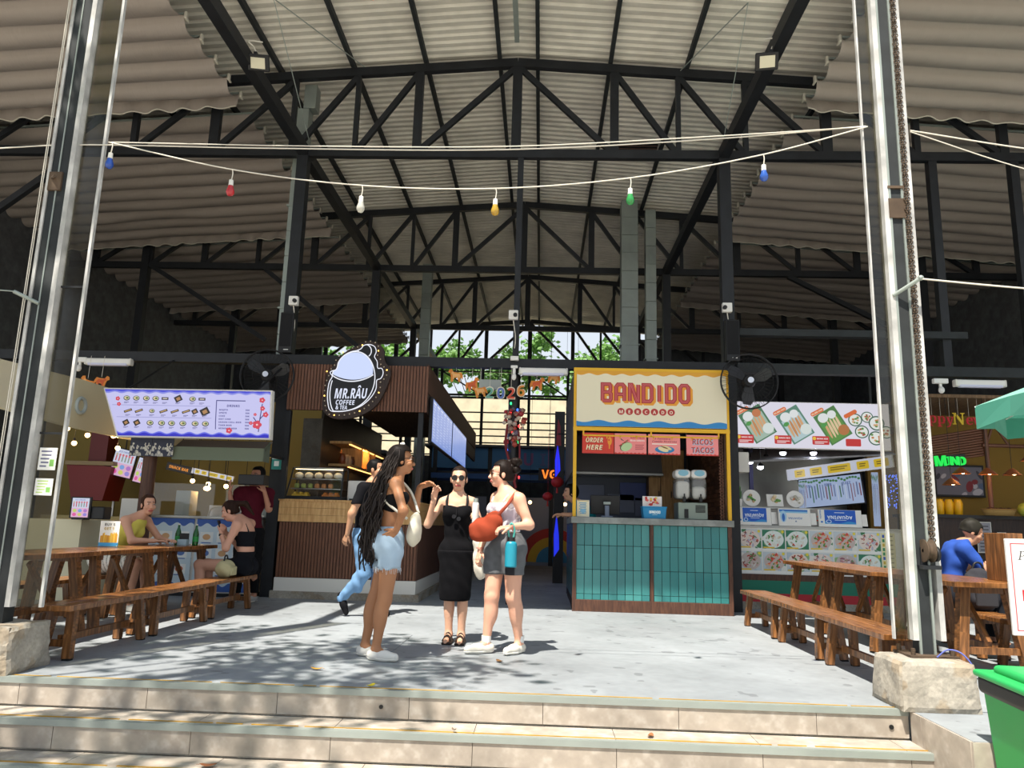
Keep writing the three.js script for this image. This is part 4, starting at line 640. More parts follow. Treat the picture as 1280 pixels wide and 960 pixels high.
  part(sg, 'lit_rim', flat(new THREE.TubeGeometry(new THREE.CatmullRomCurve3(face.map(([x, y]) => V(x, y, 0.005)), true), 160, 0.006, 6, true)), emis(0xf2f4ff, 0.5));
  const cen = V((430 - 450) * k, (450 - 450) * k, 0);
  loop.slice(0, 44).forEach((p, i) => { const d = p.clone().sub(cen).setLength(0.055), q = p.clone().add(d); part(sg, 'bulb', Sp(0.011, 0.011, 0.011, q.x, q.y, -0.01, 8), i % 5 === 0 ? lit : dim); });
  areaLight(sg, 0.7, 0.9, [0, 0, 0.03], [-2.66, 3.0, 0], 0xcfd8ff, 0.25);
  // inside: marble wall, lit shelf, display case, machine
  const mw = thing('marble_wall', 'grey marble wall panel inside the coffee stall', 'wall panel', [-3.5, 0, -11.5]); part(mw, 'panel', BB(-0.2, 0.1, 1.36, 2.63, -0.06, 0), std(0x87888a, 0.35, 0, { map: tConcrete })); part(mw, 'panel', BB(0.06, 0.1, 1.36, 2.9, -4.4, -0.06), std(0x5f6062, 0.4, 0, { map: tConcrete }));
  const sh = thing('lit_shelf', 'wooden cup shelf with warm light strips inside the coffee stall', 'shelf', [-3.38, 1.95, -12.2]);
  for (const y of [0, 0.36]) { part(sh, 'board', BB(0, 0.35, y - 0.02, y + 0.02, -2.4, 0.3), M.pine); part(sh, 'light_strip', BB(0.3, 0.33, y - 0.032, y - 0.021, -2.3, 0.25), emis(0xffb765, 1.5)); }
  for (const z of [-0.5, -1.0, -1.5]) part(sh, 'divider', BB(0, 0.35, 0.02, 0.34, z - 0.01, z + 0.01), M.pine);
  bulbLight(sh, [0.28, 0.28, -0.8], 0xffb060, 0.2);
  for (let i = 0; i < 5; i++) { const j = solo('storage_jar', 'small glass jar on the lit cup shelf', 'jar', La([[0.001, 0], [0.05, 0], [0.055, 0.1], [0.04, 0.14], [0.042, 0.17], [0.001, 0.175]], 12), std(pick([0x8a4a2a, 0xc9b090, 0x5a3a2a]), 0.3), [-3.18, 1.97, -11.98 - i * 0.2], 'jars on the lit cup shelf'); }
  const dc = thing('display_case', 'slanted glass pastry display case on the coffee counter', 'display case', [-3.27, 1.365, -11.05]);
  part(dc, 'base', RB(0.84, 0.05, 0.4, 0.008, 0, 0.025, 0), M.steel); part(dc, 'top', RB(0.74, 0.025, 0.26, 0.006, 0.02, 0.46, -0.06), M.inox);
  for (const x of [-0.4, 0.4]) part(dc, 'frame_side', Mg(Bm([x, 0.03, 0.19], [x * 0.93 + 0.02, 0.46, 0.07], 0.018, 0.018), Bm([x, 0.03, -0.19], [x * 0.93 + 0.02, 0.46, -0.18], 0.018, 0.018)), M.steel);
  for (const y of [0.16, 0.3]) part(dc, 'shelf', B(0.76, 0.012, 0.28, 0.01, y, -0.04), M.inox);
  part(dc, 'front_glass', put(B(0.78, 0.44, 0.005), [0.01, 0.245, 0.132], [-0.27, 0, 0]), M.glass);
  part(dc, 'lamp', BB(-0.33, 0.37, 0.44, 0.448, 0.02, 0.045), emis(0xffdca0, 2.5));
  for (let i = 0; i < 5; i++) solo('steamed_bun', 'large pale bun on the upper shelf of the display case', 'bun', Sp(0.065, 0.05, 0.06, 0, 0.05, 0, 14), std(0xd9d3bd, 0.7), [-3.56 + i * 0.145, 1.671, -11.07], 'buns on the upper shelf of the display case');
  for (let i = 0; i < 6; i++) solo('cake_ball', i < 3 ? 'small green cake on the middle shelf of the display case' : 'small orange cake on the middle shelf of the display case', 'cake', RB(0.07, 0.075, 0.07, 0.025, 0, 0.0375, 0), std(i < 3 ? 0x9fae5a : 0xc98a52, 0.7), [-3.58 + i * 0.1, 1.531, -11.06], i < 3 ? 'green cakes in the display case' : 'orange cakes in the display case');
  for (const [x, c2, n] of [[-3.49, 0xd9b23a, 'yellow'], [-3.05, 0xc8742a, 'orange']]) solo('fruit_tray', `tray of ${n} sweets at the bottom of the display case`, 'tray', Mg(RB(0.24, 0.03, 0.14, 0.008, 0, 0.015, 0), ...Array.from({ length: 6 }, (_, i) => Sp(0.03, 0.024, 0.03, -0.08 + (i % 3) * 0.08, 0.04, -0.03 + Math.floor(i / 3) * 0.06, 8))), std(c2, 0.6), [x, 1.415, -11.0]);
  const cm = thing('coffee_machine', 'white espresso machine on the coffee counter', 'coffee machine', [-2.66, 1.365, -11.25]); part(cm, 'body', RB(0.36, 0.3, 0.3, 0.02, 0, 0.15, 0), M.white); part(cm, 'group_head', put(Cy(0.03, 0.03, 0.05, 0, 0, 0, 14), [0.02, 0.14, 0.17], [0, 0, 0]), M.steel); part(cm, 'drip_tray', B(0.26, 0.03, 0.08, 0, 0.02, 0.18), M.steel);
  solo('cup_stack', 'tall stack of white paper cups beside the espresso machine', 'cup stack', La([[0.001, 0], [0.035, 0], [0.045, 0.36], [0.048, 0.37], [0.001, 0.37]], 16), M.white, [-2.4, 1.365, -11.32]);
  solo('notice_plate', 'teal notice plate on the post by the coffee counter', 'notice', PB(0.14, 0.17, 0.012), print(canvasTex(64, 80, (g) => { g.fillStyle = '#2f8f86'; g.fillRect(0, 0, 64, 80); g.fillStyle = '#cfe0da'; g.fillRect(0, 0, 64, 12); g.fillStyle = '#dfe8e4'; g.fillRect(16, 24, 32, 34); })), [-3.79, 1.86, -10.72]);
}

// ================================================================ SEAFOOD STALL
{
  const c = thing('stall_counter', 'seafood stall counter covered with printed dish photos above green and red stripes', 'counter', [2.87, 0, -11.4]), W = 2.5;
  part(c, 'plinth', BB(-0.02, W, 0, 0.1, -0.6, 0.03), M.concrete); part(c, 'core', BB(0, W, 0.1, 1.15, -0.6, -0.01), M.darkBrown);
  part(c, 'red_stripe', BB(0, W, 0.1, 0.22, -0.01, 0.006), std(0xb3202c, 0.6), 'red painted stripe'); part(c, 'green_stripe', BB(0, W, 0.22, 0.4, -0.01, 0.006), M.green, 'green painted stripe'); part(c, 'brown_stripe', BB(0, W, 0.4, 0.5, -0.01, 0.004), M.brown);
  part(c, 'worktop', BB(-0.01, W, 1.15, 1.18, -0.62, 0.03), M.inox); part(c, 'print_panel', BB(0.0, W, 0.49, 1.15, 0.006, 0.012), M.white, 'white printed menu panel');
  for (let r = 0; r < 2; r++) for (let k = 0; k < 6; k++) part(c, 'dish_photo', PB(0.325, 0.295, 0.003, 0.19 + k * 0.342, 0.66 + r * 0.315, 0.014), print(tFood[(k + r * 3 + (r ? k % 2 : 0)) % 6]));
  part(c, 'drink_list', PB(0.2, 0.6, 0.003, 2.17, 0.82, 0.014), print(canvasTex(64, 192, (g) => { g.fillStyle = '#e9dfae'; g.fillRect(0, 0, 64, 192); for (let i = 0; i < 9; i++) { g.fillStyle = pick(['#c83a3a', '#3a5ab0', '#3a8a5a', '#c8a83a']); g.fillRect(6, 8 + i * 20, 10, 14); g.fillStyle = '#8a8060'; g.fillRect(24, 12 + i * 20, 30, 4); } })));
  const ls = thing('menu_lightbox', 'long lit menu board with four seafood dishes above the seafood counter', 'sign', [4.0, 2.66, -11.3]); part(ls, 'box', RB(2.28, 0.7, 0.1, 0.008, 0, 0, -0.052), M.white); part(ls, 'face', Pl(2.26, 0.68, 0, 0, 0.001), screenMat(tSea, 0.78)); areaLight(ls, 2.2, 0.66, [0, 0, 0.012], [4, 2.4, 0], 0xf0ecff, 0.35);
  for (const x of [-0.9, 0.88]) part(ls, 'hanger', BB(x, x + 0.03, 0.35, 0.8, -0.06, -0.03), M.steel);
  [[3.13, 0, 0.48, 'at the counter corner beside the plant'], [3.7, 1, 0.46, 'between two blue ones'], [4.36, 0, 0.62, 'farthest from the potted plant']].forEach(([x, kind, w, lab]) => {
    const b = thing('water_carton', `flattened ${kind ? 'pale' : 'blue'} AQUAFINA water carton upside down ${lab}`, 'carton', [x, 1.182, -11.36 + kind * 0.02], 0, 'water cartons on the seafood counter');
    part(b, 'body', put(B(w, 0.25, 0.012), [0, 0.128, 0], [-0.1, 0, 0]), M.white); part(b, 'face', put(Pl(w - 0.005, 0.245), [0, 0.128, 0.0075], [-0.1, 0, 0]), print(tCarton(kind))); part(b, 'flap', put(B(0.1, 0.17, 0.006), [w / 2 + 0.045, 0.11, -0.01], [-0.1, 0.4, 0.06]), M.white);
  });
  const shelf = thing('dish_shelf', 'slim steel shelf for sample dishes behind the water cartons', 'shelf', [3.4, 1.18, -11.52]); part(shelf, 'board', BB(-0.55, 0.62, 0.25, 0.27, -0.1, 0.1), M.inox); part(shelf, 'leg', BB(-0.53, -0.51, 0, 0.25, -0.02, 0.02), M.inox); part(shelf, 'leg', BB(0.58, 0.6, 0, 0.25, -0.02, 0.02), M.inox);
  const dish = (name, lab, x, col, sq) => {
    const d = thing(name, lab, 'dish', [x, 1.452, -11.5]);
    part(d, 'plate', sq ? put(RB(0.24, 0.19, 0.02, 0.008), [0, 0.1, 0], [-0.25, 0, 0]) : put(La([[0.001, -0.006], [0.09, -0.006], [0.13, 0.012], [0.125, 0.018], [0.08, 0.004], [0.001, 0.004]], 26), [0, 0.125, 0], [Math.PI / 2 - 0.25, 0, 0]), M.white);
    for (let i = 0; i < 9; i++) part(d, 'food_piece', Sp(rr(0.018, 0.03), rr(0.015, 0.025), 0.012, rr(-0.06, 0.06), 0.12 + rr(-0.055, 0.055), 0.02, 8), std(pick(col), 0.6));
  };
  dish('sample_dish', 'round sample plate with green leaves and noodles above the water cartons', 3.13, [0x3f7a34, 0x5a9a44, 0xc9a880, 0xd8c8a0], false);
  dish('sample_dish', 'square sample tray of spring rolls above the water cartons', 3.475, [0xd8b88a, 0xe6d4b0, 0x6a9a4a], true);
  dish('sample_dish', 'round pale sample bowl with orange filling above the water cartons', 3.77, [0xd8d4c8, 0xc9703a, 0xb8b4a4], false);
  const pot = thing('potted_plant', 'small snake plant in a white pot on the corner of the seafood counter', 'plant', [2.93, 1.18, -11.5]); part(pot, 'pot', La([[0.001, 0.26], [0.055, 0.26], [0.068, 0.38], [0.06, 0.38], [0.05, 0.36], [0.001, 0.36]], 20), M.white); part(pot, 'stand', RB(0.12, 0.26, 0.12, 0.01, 0, 0.13, 0), M.steel);
  for (let i = 0; i < 8; i++) { const a = i * 0.8, l = rr(0.14, 0.26); part(pot, 'leaf', put(Ex([[-0.014, 0], [0.014, 0], [0.018, l * 0.5], [0, l], [-0.018, l * 0.5]], 0.004), [0.02 * Math.cos(a), 0.36, 0.02 * Math.sin(a)], [0.25 * Math.sin(a), a, -0.28 * Math.cos(a)]), std(pick([0x4a7a3a, 0x6a9a4a, 0x3a6434]), 0.5)); }
  // inside
  const room = thing('stall_interior', 'kitchen shell with steel back wall and slanting silver ceiling behind the seafood counter', 'stall', [3.9, 0, -13.2]); part(room, 'back', BB(-1.05, 1.75, 0, 2.7, -1.2, -1.15), M.inox); part(room, 'roof_panel', BB(-1.05, 1.75, 2.7, 2.75, -1.2, 1.6), M.ply); part(room, 'ceiling_panel', put(B(2.6, 0.03, 1.6), [0.3, 2.42, 0.4], [0.22, 0.1, 0.06]), std(0x8d8f96, 0.45, 0.3)); part(room, 'post', BB(-0.42, -0.36, 0, 2.6, 0.3, 0.36), std(0x20204a, 0.6));
  [[3.35, 2.18, -12.3], [3.62, 2.25, -12.35], [3.45, 2.08, -12.1], [3.78, 2.3, -12.0], [4.25, 2.31, -12.0]].forEach(([x, y, z], i) => { const l = thing('spot_lamp', 'small white LED spot lamp in the seafood stall', 'lamp', [x, y, z], 0, 'LED spots in the seafood stall'); part(l, 'housing', Cy(0.03, 0.055, 0.05, 0, 0.05, 0, 14), M.black); part(l, 'bulb', Sp(0.05, 0.038, 0.05, 0, 0.015, 0, 12), emis(0xf2f4ff, 7)); part(l, 'stem', Cy(0.008, 0.008, 0.25, 0, 0.19, 0, 6), M.black); if (i % 2 === 0) bulbLight(l, [0, -0.05, 0], 0xf0f2ff, 0.12); });
  const dm = thing('menu_screen', 'tilted drinks screen with bottles inside the seafood stall', 'screen', [4.75, 1.78, -12.7], -0.55); part(dm, 'housing', put(RB(1.0, 0.5, 0.04, 0.008), [0, 0, -0.024], [0, 0, 0.1]), M.black); part(dm, 'panel', put(Pl(0.96, 0.46, 0, 0, 0), [0, 0, 0.001], [0, 0, 0.1]), screenMat(tDrink, 0.55));
  const ym = thing('menu_strip', 'yellow and white lit menu strip along the seafood stall ceiling', 'sign', [4.72, 2.12, -12.3], -0.75); part(ym, 'box', put(B(1.7, 0.19, 0.03), [0, 0, -0.017], [0, 0, 0.1]), M.white); part(ym, 'face', put(Pl(1.68, 0.18), [0, 0, 0.001], [0, 0, 0.1]), screenMat(tYellowMenu, 0.6));
  [[4.25, 'short', -12.6], [5.3, 'long', -12.3]].forEach(([x, n, z]) => { const s = thing('menu_strip', `${n} upright lit drinks strip inside the seafood stall`, 'sign', [x, 1.65, z], -0.5); const h = n === 'long' ? 0.85 : 0.5; part(s, 'box', B(0.1, h, 0.03, 0, 0, -0.017), M.white); part(s, 'face', Pl(0.095, h - 0.01, 0, 0, 0.001), screenMat(tDrink, 0.5)); });
  solo('red_ornament', 'bright red crab shaped ornament behind the cartons in the seafood stall', 'ornament', Mg(Sp(0.13, 0.1, 0.08, 0, 0.1, 0, 14), ...Array.from({ length: 8 }, (_, i) => Rod([0.1 * Math.cos(i * 0.45), 0.1, 0], [0.2 * Math.cos(i * 0.45), 0.1 + 0.14 * Math.sin(i * 0.45), 0.02], 0.02, 0.008)), RB(0.2, 0.03, 0.12, 0.01, 0, 0.015, 0)), std(0xd0451c, 0.5), [4.35, 1.182, -11.75]);
  const ac = thing('wall_box', 'pale electrical box beside the yellow post of the taco stall', 'box', [2.98, 2.1, -11.45]); part(ac, 'body', RB(0.2, 0.3, 0.16, 0.01), M.whiteMatte); part(ac, 'bracket', BB(-0.03, 0.03, 0.15, 0.3, -0.03, 0.03), M.steel);
}
// ================================================================ NOODLE STALL (beside the long benches)
{
  const z = -9.5, s = thing('menu_lightbox', 'long lit blue and white noodle menu board with blossom branch and wave borders', 'sign', [-4.55, 2.38, z]);
  const q = [[-1.16, 0.3], [1.03, 0.31], [1.06, -0.29], [-0.91, -0.3]];
  part(s, 'box', Ex(q.map(([x, y]) => [x * 1.02, y * 1.06]).reverse(), 0.09).translate(0, 0, -0.095), M.whiteMatte);
  const g = new THREE.BufferGeometry(), o = [0, 3, 2, 0, 2, 1]; g.setAttribute('position', new THREE.Float32BufferAttribute(o.flatMap((i) => [q[i][0], q[i][1], 0.001]), 3));
  g.setAttribute('uv', new THREE.Float32BufferAttribute(o.flatMap((i) => [[0, 1], [1, 1], [1, 0], [0.09, 0]][i]), 2)); g.computeVertexNormals();
  part(s, 'face', g, screenMat(tJapan, 0.82)); areaLight(s, 1.9, 0.55, [0.05, 0, 0.012], [-4.5, 2.2, 0], 0xdadcff, 0.35);
  for (const x of [-0.9, 0.8]) part(s, 'hanger', Rod([x, 0.3, -0.05], [x, 0.95, -1.2], 0.015), M.steel);
  const aw = thing('stall_awning', 'grey green box awning under the noodle menu board', 'awning', [-4.2, 1.8, -9.75]); part(aw, 'slope', put(B(1.22, 0.012, 0.3), [0, 0.21, -0.05], [0.5, 0, 0]), std(0x6d645d, 0.9)); part(aw, 'front', B(1.2, 0.17, 0.012, 0, 0.085, 0.09), std(0x6a7360, 0.9)); part(aw, 'end', Ex([[0, 0], [0.2, 0], [0.2, 0.17], [0, 0.28]], 0.01).rotateY(-Math.PI / 2).translate(0.61, 0, -0.11), std(0x5c6454, 0.9)); part(aw, 'arm', BB(0.5, 0.53, 0.1, 0.14, -0.9, 0.05), M.steel);
  const nr = thing('noren_cloth', 'navy split curtain with a white wave print below the noodle menu board', 'curtain', [-5.06, 1.83, -9.62]); const tN = canvasTex(256, 128, (c) => { c.fillStyle = '#23283c'; c.fillRect(0, 0, 256, 128); c.strokeStyle = '#d8d2c0'; c.lineWidth = 3; for (let i = 0; i < 22; i++) { const x = rr(0, 256), y = 128 - rr(0, 50); for (const r of [5, 10, 15]) { c.beginPath(); c.arc(x, y, r, 3.14, 6.28); c.stroke(); } } for (const x of [40, 90, 170, 225]) for (let k = 0; k < 5; k++) blob(c, x + rr(-14, 14), 62 + rr(-14, 20), 6, 6, '#cfc9b8'); });
  for (const x of [-0.145, 0.145]) part(nr, 'panel', PB(0.285, 0.27, 0.006, x, 0.135, 0), print(tN)); part(nr, 'rod', Rod([-0.3, 0.27, 0], [0.3, 0.27, 0], 0.01), M.wood);
  solo('wood_pole', 'round brown wooden pole below the noodle menu board', 'pole', Cy(0.085, 0.09, 2.1, 0, 1.05, 0, 18), M.brown, [-5.13, 0, -9.75]);
  const dk = thing('service_counter', 'low noodle counter fronted with white and blue wave panels', 'counter', [-4.78, 0, -10.6]);
  part(dk, 'core', BB(-0.86, 0.8, 0.05, 1.06, -0.6, -0.012), M.whiteMatte); part(dk, 'worktop', BB(-0.88, 0.82, 1.06, 1.09, -0.62, 0.03), M.inox);
  const tW = canvasTex(256, 320, (c, w, h) => { c.fillStyle = '#cfe0ea'; c.fillRect(0, 0, w, h); swash(c, w, 26, 8, 4, true, '#3a62b0'); swash(c, w, 290, 8, 4, false, '#3a62b0'); for (let i = 0; i < 9; i++) { const x = 50 + (i % 3) * 78, y = 80 + Math.floor(i / 3) * 72; c.fillStyle = '#eef2f2'; c.fillRect(x - 30, y - 22, 60, 44); blob(c, x, y, 18, 13, pick(['#c86a4a', '#d8a878', '#5a7ab8'])); c.fillStyle = '#4a6ab0'; c.fillRect(x - 22, y + 24, 44, 4); } });
  for (const x of [-0.45, 0.37]) part(dk, 'front_panel', PB(0.78, 0.98, 0.012, x, 0.56, 0.0), print(tW)); part(dk, 'plinth', BB(-0.86, 0.8, 0, 0.05, -0.6, -0.02), M.steel);
  part(dk, 'glass_screen', BB(-0.86, 0.8, 1.09, 1.55, -0.3, -0.294), M.glass);
  const items = [['steel_pot', 'steel stock pot on the noodle counter', 'pot', La([[0.001, 0], [0.1, 0], [0.1, 0.2], [0.108, 0.205], [0.001, 0.215]], 20), M.inox, -4.35], ['grey_cabinet', 'pale grey cabinet with a white label on the noodle counter', 'cabinet', RB(0.22, 0.36, 0.24, 0.01, 0, 0.18, 0), std(0xa0a69e, 0.6), -5.2], ['white_box', 'small white box of sauces on the noodle counter', 'box', RB(0.2, 0.16, 0.16, 0.01, 0, 0.08, 0), M.whiteMatte, -4.72], ['oven_box', 'long grey warming oven on the noodle counter', 'oven', RB(0.42, 0.15, 0.26, 0.015, 0, 0.075, 0), M.galv, -4.02]];
  for (const [n, l, c, gg, m, x] of items) solo(n, l, c, gg, m, [x, 1.09, -11.05]);
  const fa = thing('serving_hose', 'bent pale hose arching over the noodle counter', 'hose', [-4.4, 1.09, -10.7]); part(fa, 'tube', Tu([[-0.3, 0, 0], [-0.27, 0.1, 0], [-0.15, 0.14, 0], [0.1, 0.09, 0], [0.5, 0.02, 0]], 0.012), M.wire);
  // shop behind
  const sp = thing('back_shop', 'cream walled snack shop with curved cream bulkhead behind the noodle stall', 'shop', [-6.2, 0, -10]);
  part(sp, 'bulkhead', Ex([[2.6, 2.28], [2.6, 2.75], [0.3, 2.85], [-1.6, 2.86], [-3.4, 2.8], [-3.4, 2.32], [-1.6, 2.2], [0.3, 2.2]], 0.1).rotateY(-Math.PI / 2).translate(0, 0, 0).scale(1, 1, 1), M.cream, 'cream bulkhead');
  part(sp, 'back_wall', BB(-3, 2.2, 0, 3.2, -3.7, -3.6), std(0x8d7a3e, 0.8)); part(sp, 'counter', BB(-0.6, 0.35, 0, 1.0, -1.0, 0.4), M.cream); part(sp, 'back_counter', BB(-2.0, 1.2, 0, 1.05, -3.0, -2.3), std(0xa89a68, 0.7));
  part(sp, 'emblem', put(flat(new THREE.TorusGeometry(0.1, 0.025, 8, 24)), [0.012, 2.5, 0.2], [0, Math.PI / 2, 0]), std(0xb9c4c4, 0.5), 'round pale emblem');
  const hood = thing('red_hood', 'dark red tapered cooking hood in the snack shop', 'hood', [-7.4, 1.3, -12.4]); part(hood, 'canopy', Ex([[-0.26, 0], [0.26, 0], [0.36, 0.55], [-0.42, 0.6]], 0.5).translate(0, 0, -0.3), std(0x6e0f10, 0.5)); part(hood, 'lip', RB(0.82, 0.07, 0.56, 0.01, -0.02, 0.6, -0.05), std(0x8a7a5a, 0.6)); part(hood, 'flue', BB(-0.15, 0.15, 0.6, 1.6, -0.25, 0.05), std(0x5a0c0e, 0.5)); part(hood, 'leg', Mg(BB(-0.25, -0.22, -1.3, 0, -0.2, -0.17), BB(0.22, 0.25, -1.3, 0, -0.2, -0.17)), M.inox);
  [[-6.92, 1.92, -12.3, 0.34, 0.44, 0.22, 'nearer the red hood'], [-6.55, 1.8, -12.25, 0.22, 0.4, 0.24, 'behind the wooden pole']].forEach(([x, y, zz, w, h, r, n]) => { const t = thing('snack_screen', `tilted ice cream menu screen hanging ${n}`, 'screen', [x, y, zz]); part(t, 'housing', put(RB(w + 0.03, h + 0.03, 0.03, 0.006), [0, 0, -0.02], [0.1, 0.1, -r]), M.black); part(t, 'panel', put(Pl(w, h), [0.001, 0.0, 0.004], [0.1, 0.1, -r]), screenMat(tIce, 0.75)); part(t, 'hanger', Rod([0, h / 2, -0.03], [0, 1.35, -0.05], 0.01), M.steel); });
  const ps = thing('register_monitor', 'bright checkout screen with ice cream menu on the cream counter', 'monitor', [-5.82, 1.0, -9.5]); part(ps, 'screen', RB(0.27, 0.27, 0.03, 0.008, 0, 0.15, 0), M.black); part(ps, 'panel', Pl(0.22, 0.24, 0, 0.15, 0.017), screenMat(tIce, 0.8)); part(ps, 'stand', RB(0.16, 0.02, 0.14, 0.006, 0, 0.01, -0.02), M.black); part(ps, 'printer', RB(0.2, 0.16, 0.18, 0.02, 0.2, 0.09, -0.1), M.black);
  solo('white_carton', 'white carton behind the checkout screen', 'carton', RB(0.26, 0.3, 0.2, 0.008, 0, 0.15, 0), M.whiteMatte, [-5.6, 1.0, -10.35]);
  const ld = thing('ticker_sign', 'small orange lettered ticker sign in the snack shop', 'sign', [-6.0, 1.86, -12.4]); part(ld, 'box', put(B(0.46, 0.13, 0.05), [0, 0, 0], [0, 0, -0.2]), M.black); part(ld, 'face', put(Pl(0.4, 0.08), [0, 0, 0.027], [0, 0, -0.2]), screenMat(canvasTex(128, 24, (c) => { c.fillStyle = '#050301'; c.fillRect(0, 0, 128, 24); c.fillStyle = '#ff9a1e'; c.font = 'bold 20px sans-serif'; c.fillText('SNACK BAR', 6, 19, 116); }), 1.0)); part(ld, 'hanger', Rod([0, 0.06, 0], [0, 1.3, 0], 0.008), M.steel);
  const ml = thing('menu_strip', 'slanted white lit menu strip with yellow prints in the noodle stall', 'sign', [-5.35, 1.76, -12.2]); part(ml, 'box', put(B(0.72, 0.09, 0.03), [0, 0, 0], [0, 0, -0.18]), M.white); part(ml, 'face', put(Pl(0.7, 0.08), [0, 0, 0.017], [0, 0, -0.18]), screenMat(tYellowMenu, 0.7)); part(ml, 'hanger', Mg(Rod([-0.25, 0.06, 0], [-0.25, 1.4, 0], 0.006), Rod([0.2, 0, 0], [0.2, 1.4, 0], 0.006)), M.steel);
  [[-6.85, 2.28, -10.6], [-6.6, 2.2, -10.7], [-6.72, 2.07, -10.6], [-6.33, 2.22, -10.9], [-6.3, 2.05, -11], [-6.0, 2.15, -11], [-5.8, 2.1, -11.1], [-5.35, 1.62, -11.5], [-5.1, 1.58, -11.5], [-4.98, 1.5, -11.2], [-4.82, 1.55, -11.5], [-4.52, 1.53, -11.5], [-4.25, 1.5, -11.5]].forEach(([x, y, zz], i) => {
    const b = thing('string_bulb', i < 7 ? 'warm bulb on the string over the snack shop' : 'warm bulb on the string behind the noodle counter', 'bulb', [x, y, zz], 0, i < 7 ? 'warm bulbs over the snack shop' : 'warm bulbs behind the noodle counter'); part(b, 'glass', Sp(i === 9 ? 0.055 : 0.035, 0.035, 0.035, 0, 0, 0, 10), emis(0xffd08a, 6)); part(b, 'socket', Cy(0.018, 0.018, 0.05, 0, 0.05, 0, 8), M.black); part(b, 'lead', Rod([0, 0.07, 0], [0, i < 7 ? 0.7 : 1.1, 0], 0.004), M.black); if (i % 3 === 0) bulbLight(b, [0, -0.06, 0], 0xffc680, 0.1);
  });
  // red trim and carved garland at the corner
  for (let i = 0; i < 3; i++) { const a = thing('paper_animal', ['orange paper animal cut-out on the garland near the snack shop', 'second orange paper cut-out on the garland near the snack shop', 'round red and orange paper cut-out on the snack shop garland'][i], 'decoration', [-6.78 + i * 0.2, 2.9 + i * 0.03, -10.5]); paperAnimal(a, i); }
}
function paperAnimal(a, i) {
  const c = Math.cos(0.25 * Math.sin(i * 2.1)), s = Math.sin(0.25 * Math.sin(i * 2.1)), f = i % 2 ? -1 : 1;      // plain four-legged silhouette
  const pts = [[-0.1, -0.06], [-0.065, -0.02], [-0.065, -0.09], [-0.035, -0.09], [-0.03, -0.03], [0.035, -0.03], [0.042, -0.09], [0.072, -0.09], [0.075, 0.0], [0.085, 0.035], [0.115, 0.05], [0.1, 0.09], [0.065, 0.1], [0.04, 0.055], [-0.03, 0.045], [-0.08, 0.05], [-0.1, 0.0]].map(([x, y]) => [f * (x * c - y * s), x * s + y * c]);
  part(a, 'card', Ex(pts, 0.008), std(0xd9863a, 0.8)); const q = pts.map(([x, y]) => [x * 0.62, y * 0.6]); part(a, 'print', Ex(q, 0.003).translate(0, 0, 0.008), std(i % 2 ? 0xe6b070 : 0xc85a34, 0.8)); part(a, 'string', Rod([0, 0.07, 0], [0, 3.34 - a.position.y, -0.01], 0.003), M.wire);
}
// ================================================================ AISLE DECORATIONS
[[-1.27, 3.2], [-1.03, 3.07], [-0.91, 2.98], [-0.09, 3.1], [0.15, 3.2]].forEach(([x, y], i) => { const a = thing('paper_animal', ['orange paper animal on the 2026 garland nearest the coffee fascia', 'orange paper animal second from the coffee fascia on the 2026 garland', 'orange paper animal right beside the green digit 2', 'orange paper animal right beside the orange digit 6', 'orange paper animal on the 2026 garland nearest the taco stall'][i], 'decoration', [x, y, -10.76]); paperAnimal(a, i + 3); });
[['2', -0.765, 0x6aa090, 'green'], ['0', -0.605, 0x5a72b0, 'blue'], ['2', -0.458, 0xc8503a, 'red'], ['6', -0.315, 0xd98a3c, 'orange']].forEach(([ch, x, col, cn], i) => { const d = thing('paper_digit', `${cn} paper digit ${ch} of the 2026 garland in the aisle`, 'decoration', [x, 2.865 + (i === 3 ? 0.04 : 0), -10.68]); part(d, 'backing', put(text3(ch, 0.165, 0.01), [0.0, -0.008, -0.006]).scale(1.12, 1.08, 1), std(0xe6dcc4, 0.8)); part(d, 'digit', text3(ch, 0.152, 0.02), std(col, 0.7)); part(d, 'string', Rod([0, 0.14, 0], [0.0, 0.47 - (i === 3 ? 0.04 : 0), -0.025], 0.003), M.wire); });
{ // dressed post: foil flowers, lanterns and small coloured lights round the slim post
  const d = thing('festive_post_wrap', 'foil flowers, cords and coloured lights wrapped round the slim aisle post', 'decoration', [-0.415, 0, -10.85]);
  for (let i = 0; i < 46; i++) { const a = rr(0, 6.28), y = rr(2.2, 2.75), r = rr(0.05, 0.19) * (y > 2.45 ? 1 : 0.6); const p = [r * Math.cos(a), y, 0.08 + Math.abs(r * Math.sin(a)) * 0.7]; part(d, 'foil_flower', put(flat(new THREE.IcosahedronGeometry(rr(0.025, 0.05), 0)), p, [rr(0, 3), rr(0, 3), 0]), std(pick([0x8a6a5a, 0xb8a89a, 0xa8483a, 0x6a5a6a, 0xc8b8a0, 0x9a2a34]), 0.4, 0.2)); }
  for (let i = 0; i < 16; i++) { const y = rr(1.4, 2.95); part(d, 'colour_light', Sp(0.014, 0.022, 0.014, rr(-0.1, 0.1), y, 0.1, 8), emis(pick([0x2fe07a, 0xff3a3a, 0x3a6aff, 0xffc23a]), 1.6)); }
  part(d, 'red_drape', Mg(Tu([[-0.08, 2.5, 0.12], [-0.1, 2.2, 0.14], [-0.02, 1.9, 0.12], [0.06, 1.6, 0.1]], 0.02), Tu([[0.08, 2.4, 0.1], [0.1, 2.0, 0.12], [0.04, 1.7, 0.1]], 0.016)), std(0x6e141c, 0.7), 'dark red drape');
  part(d, 'dark_wrap', Cy(0.085, 0.085, 2.6, 0, 1.95, 0, 14), M.black);
}
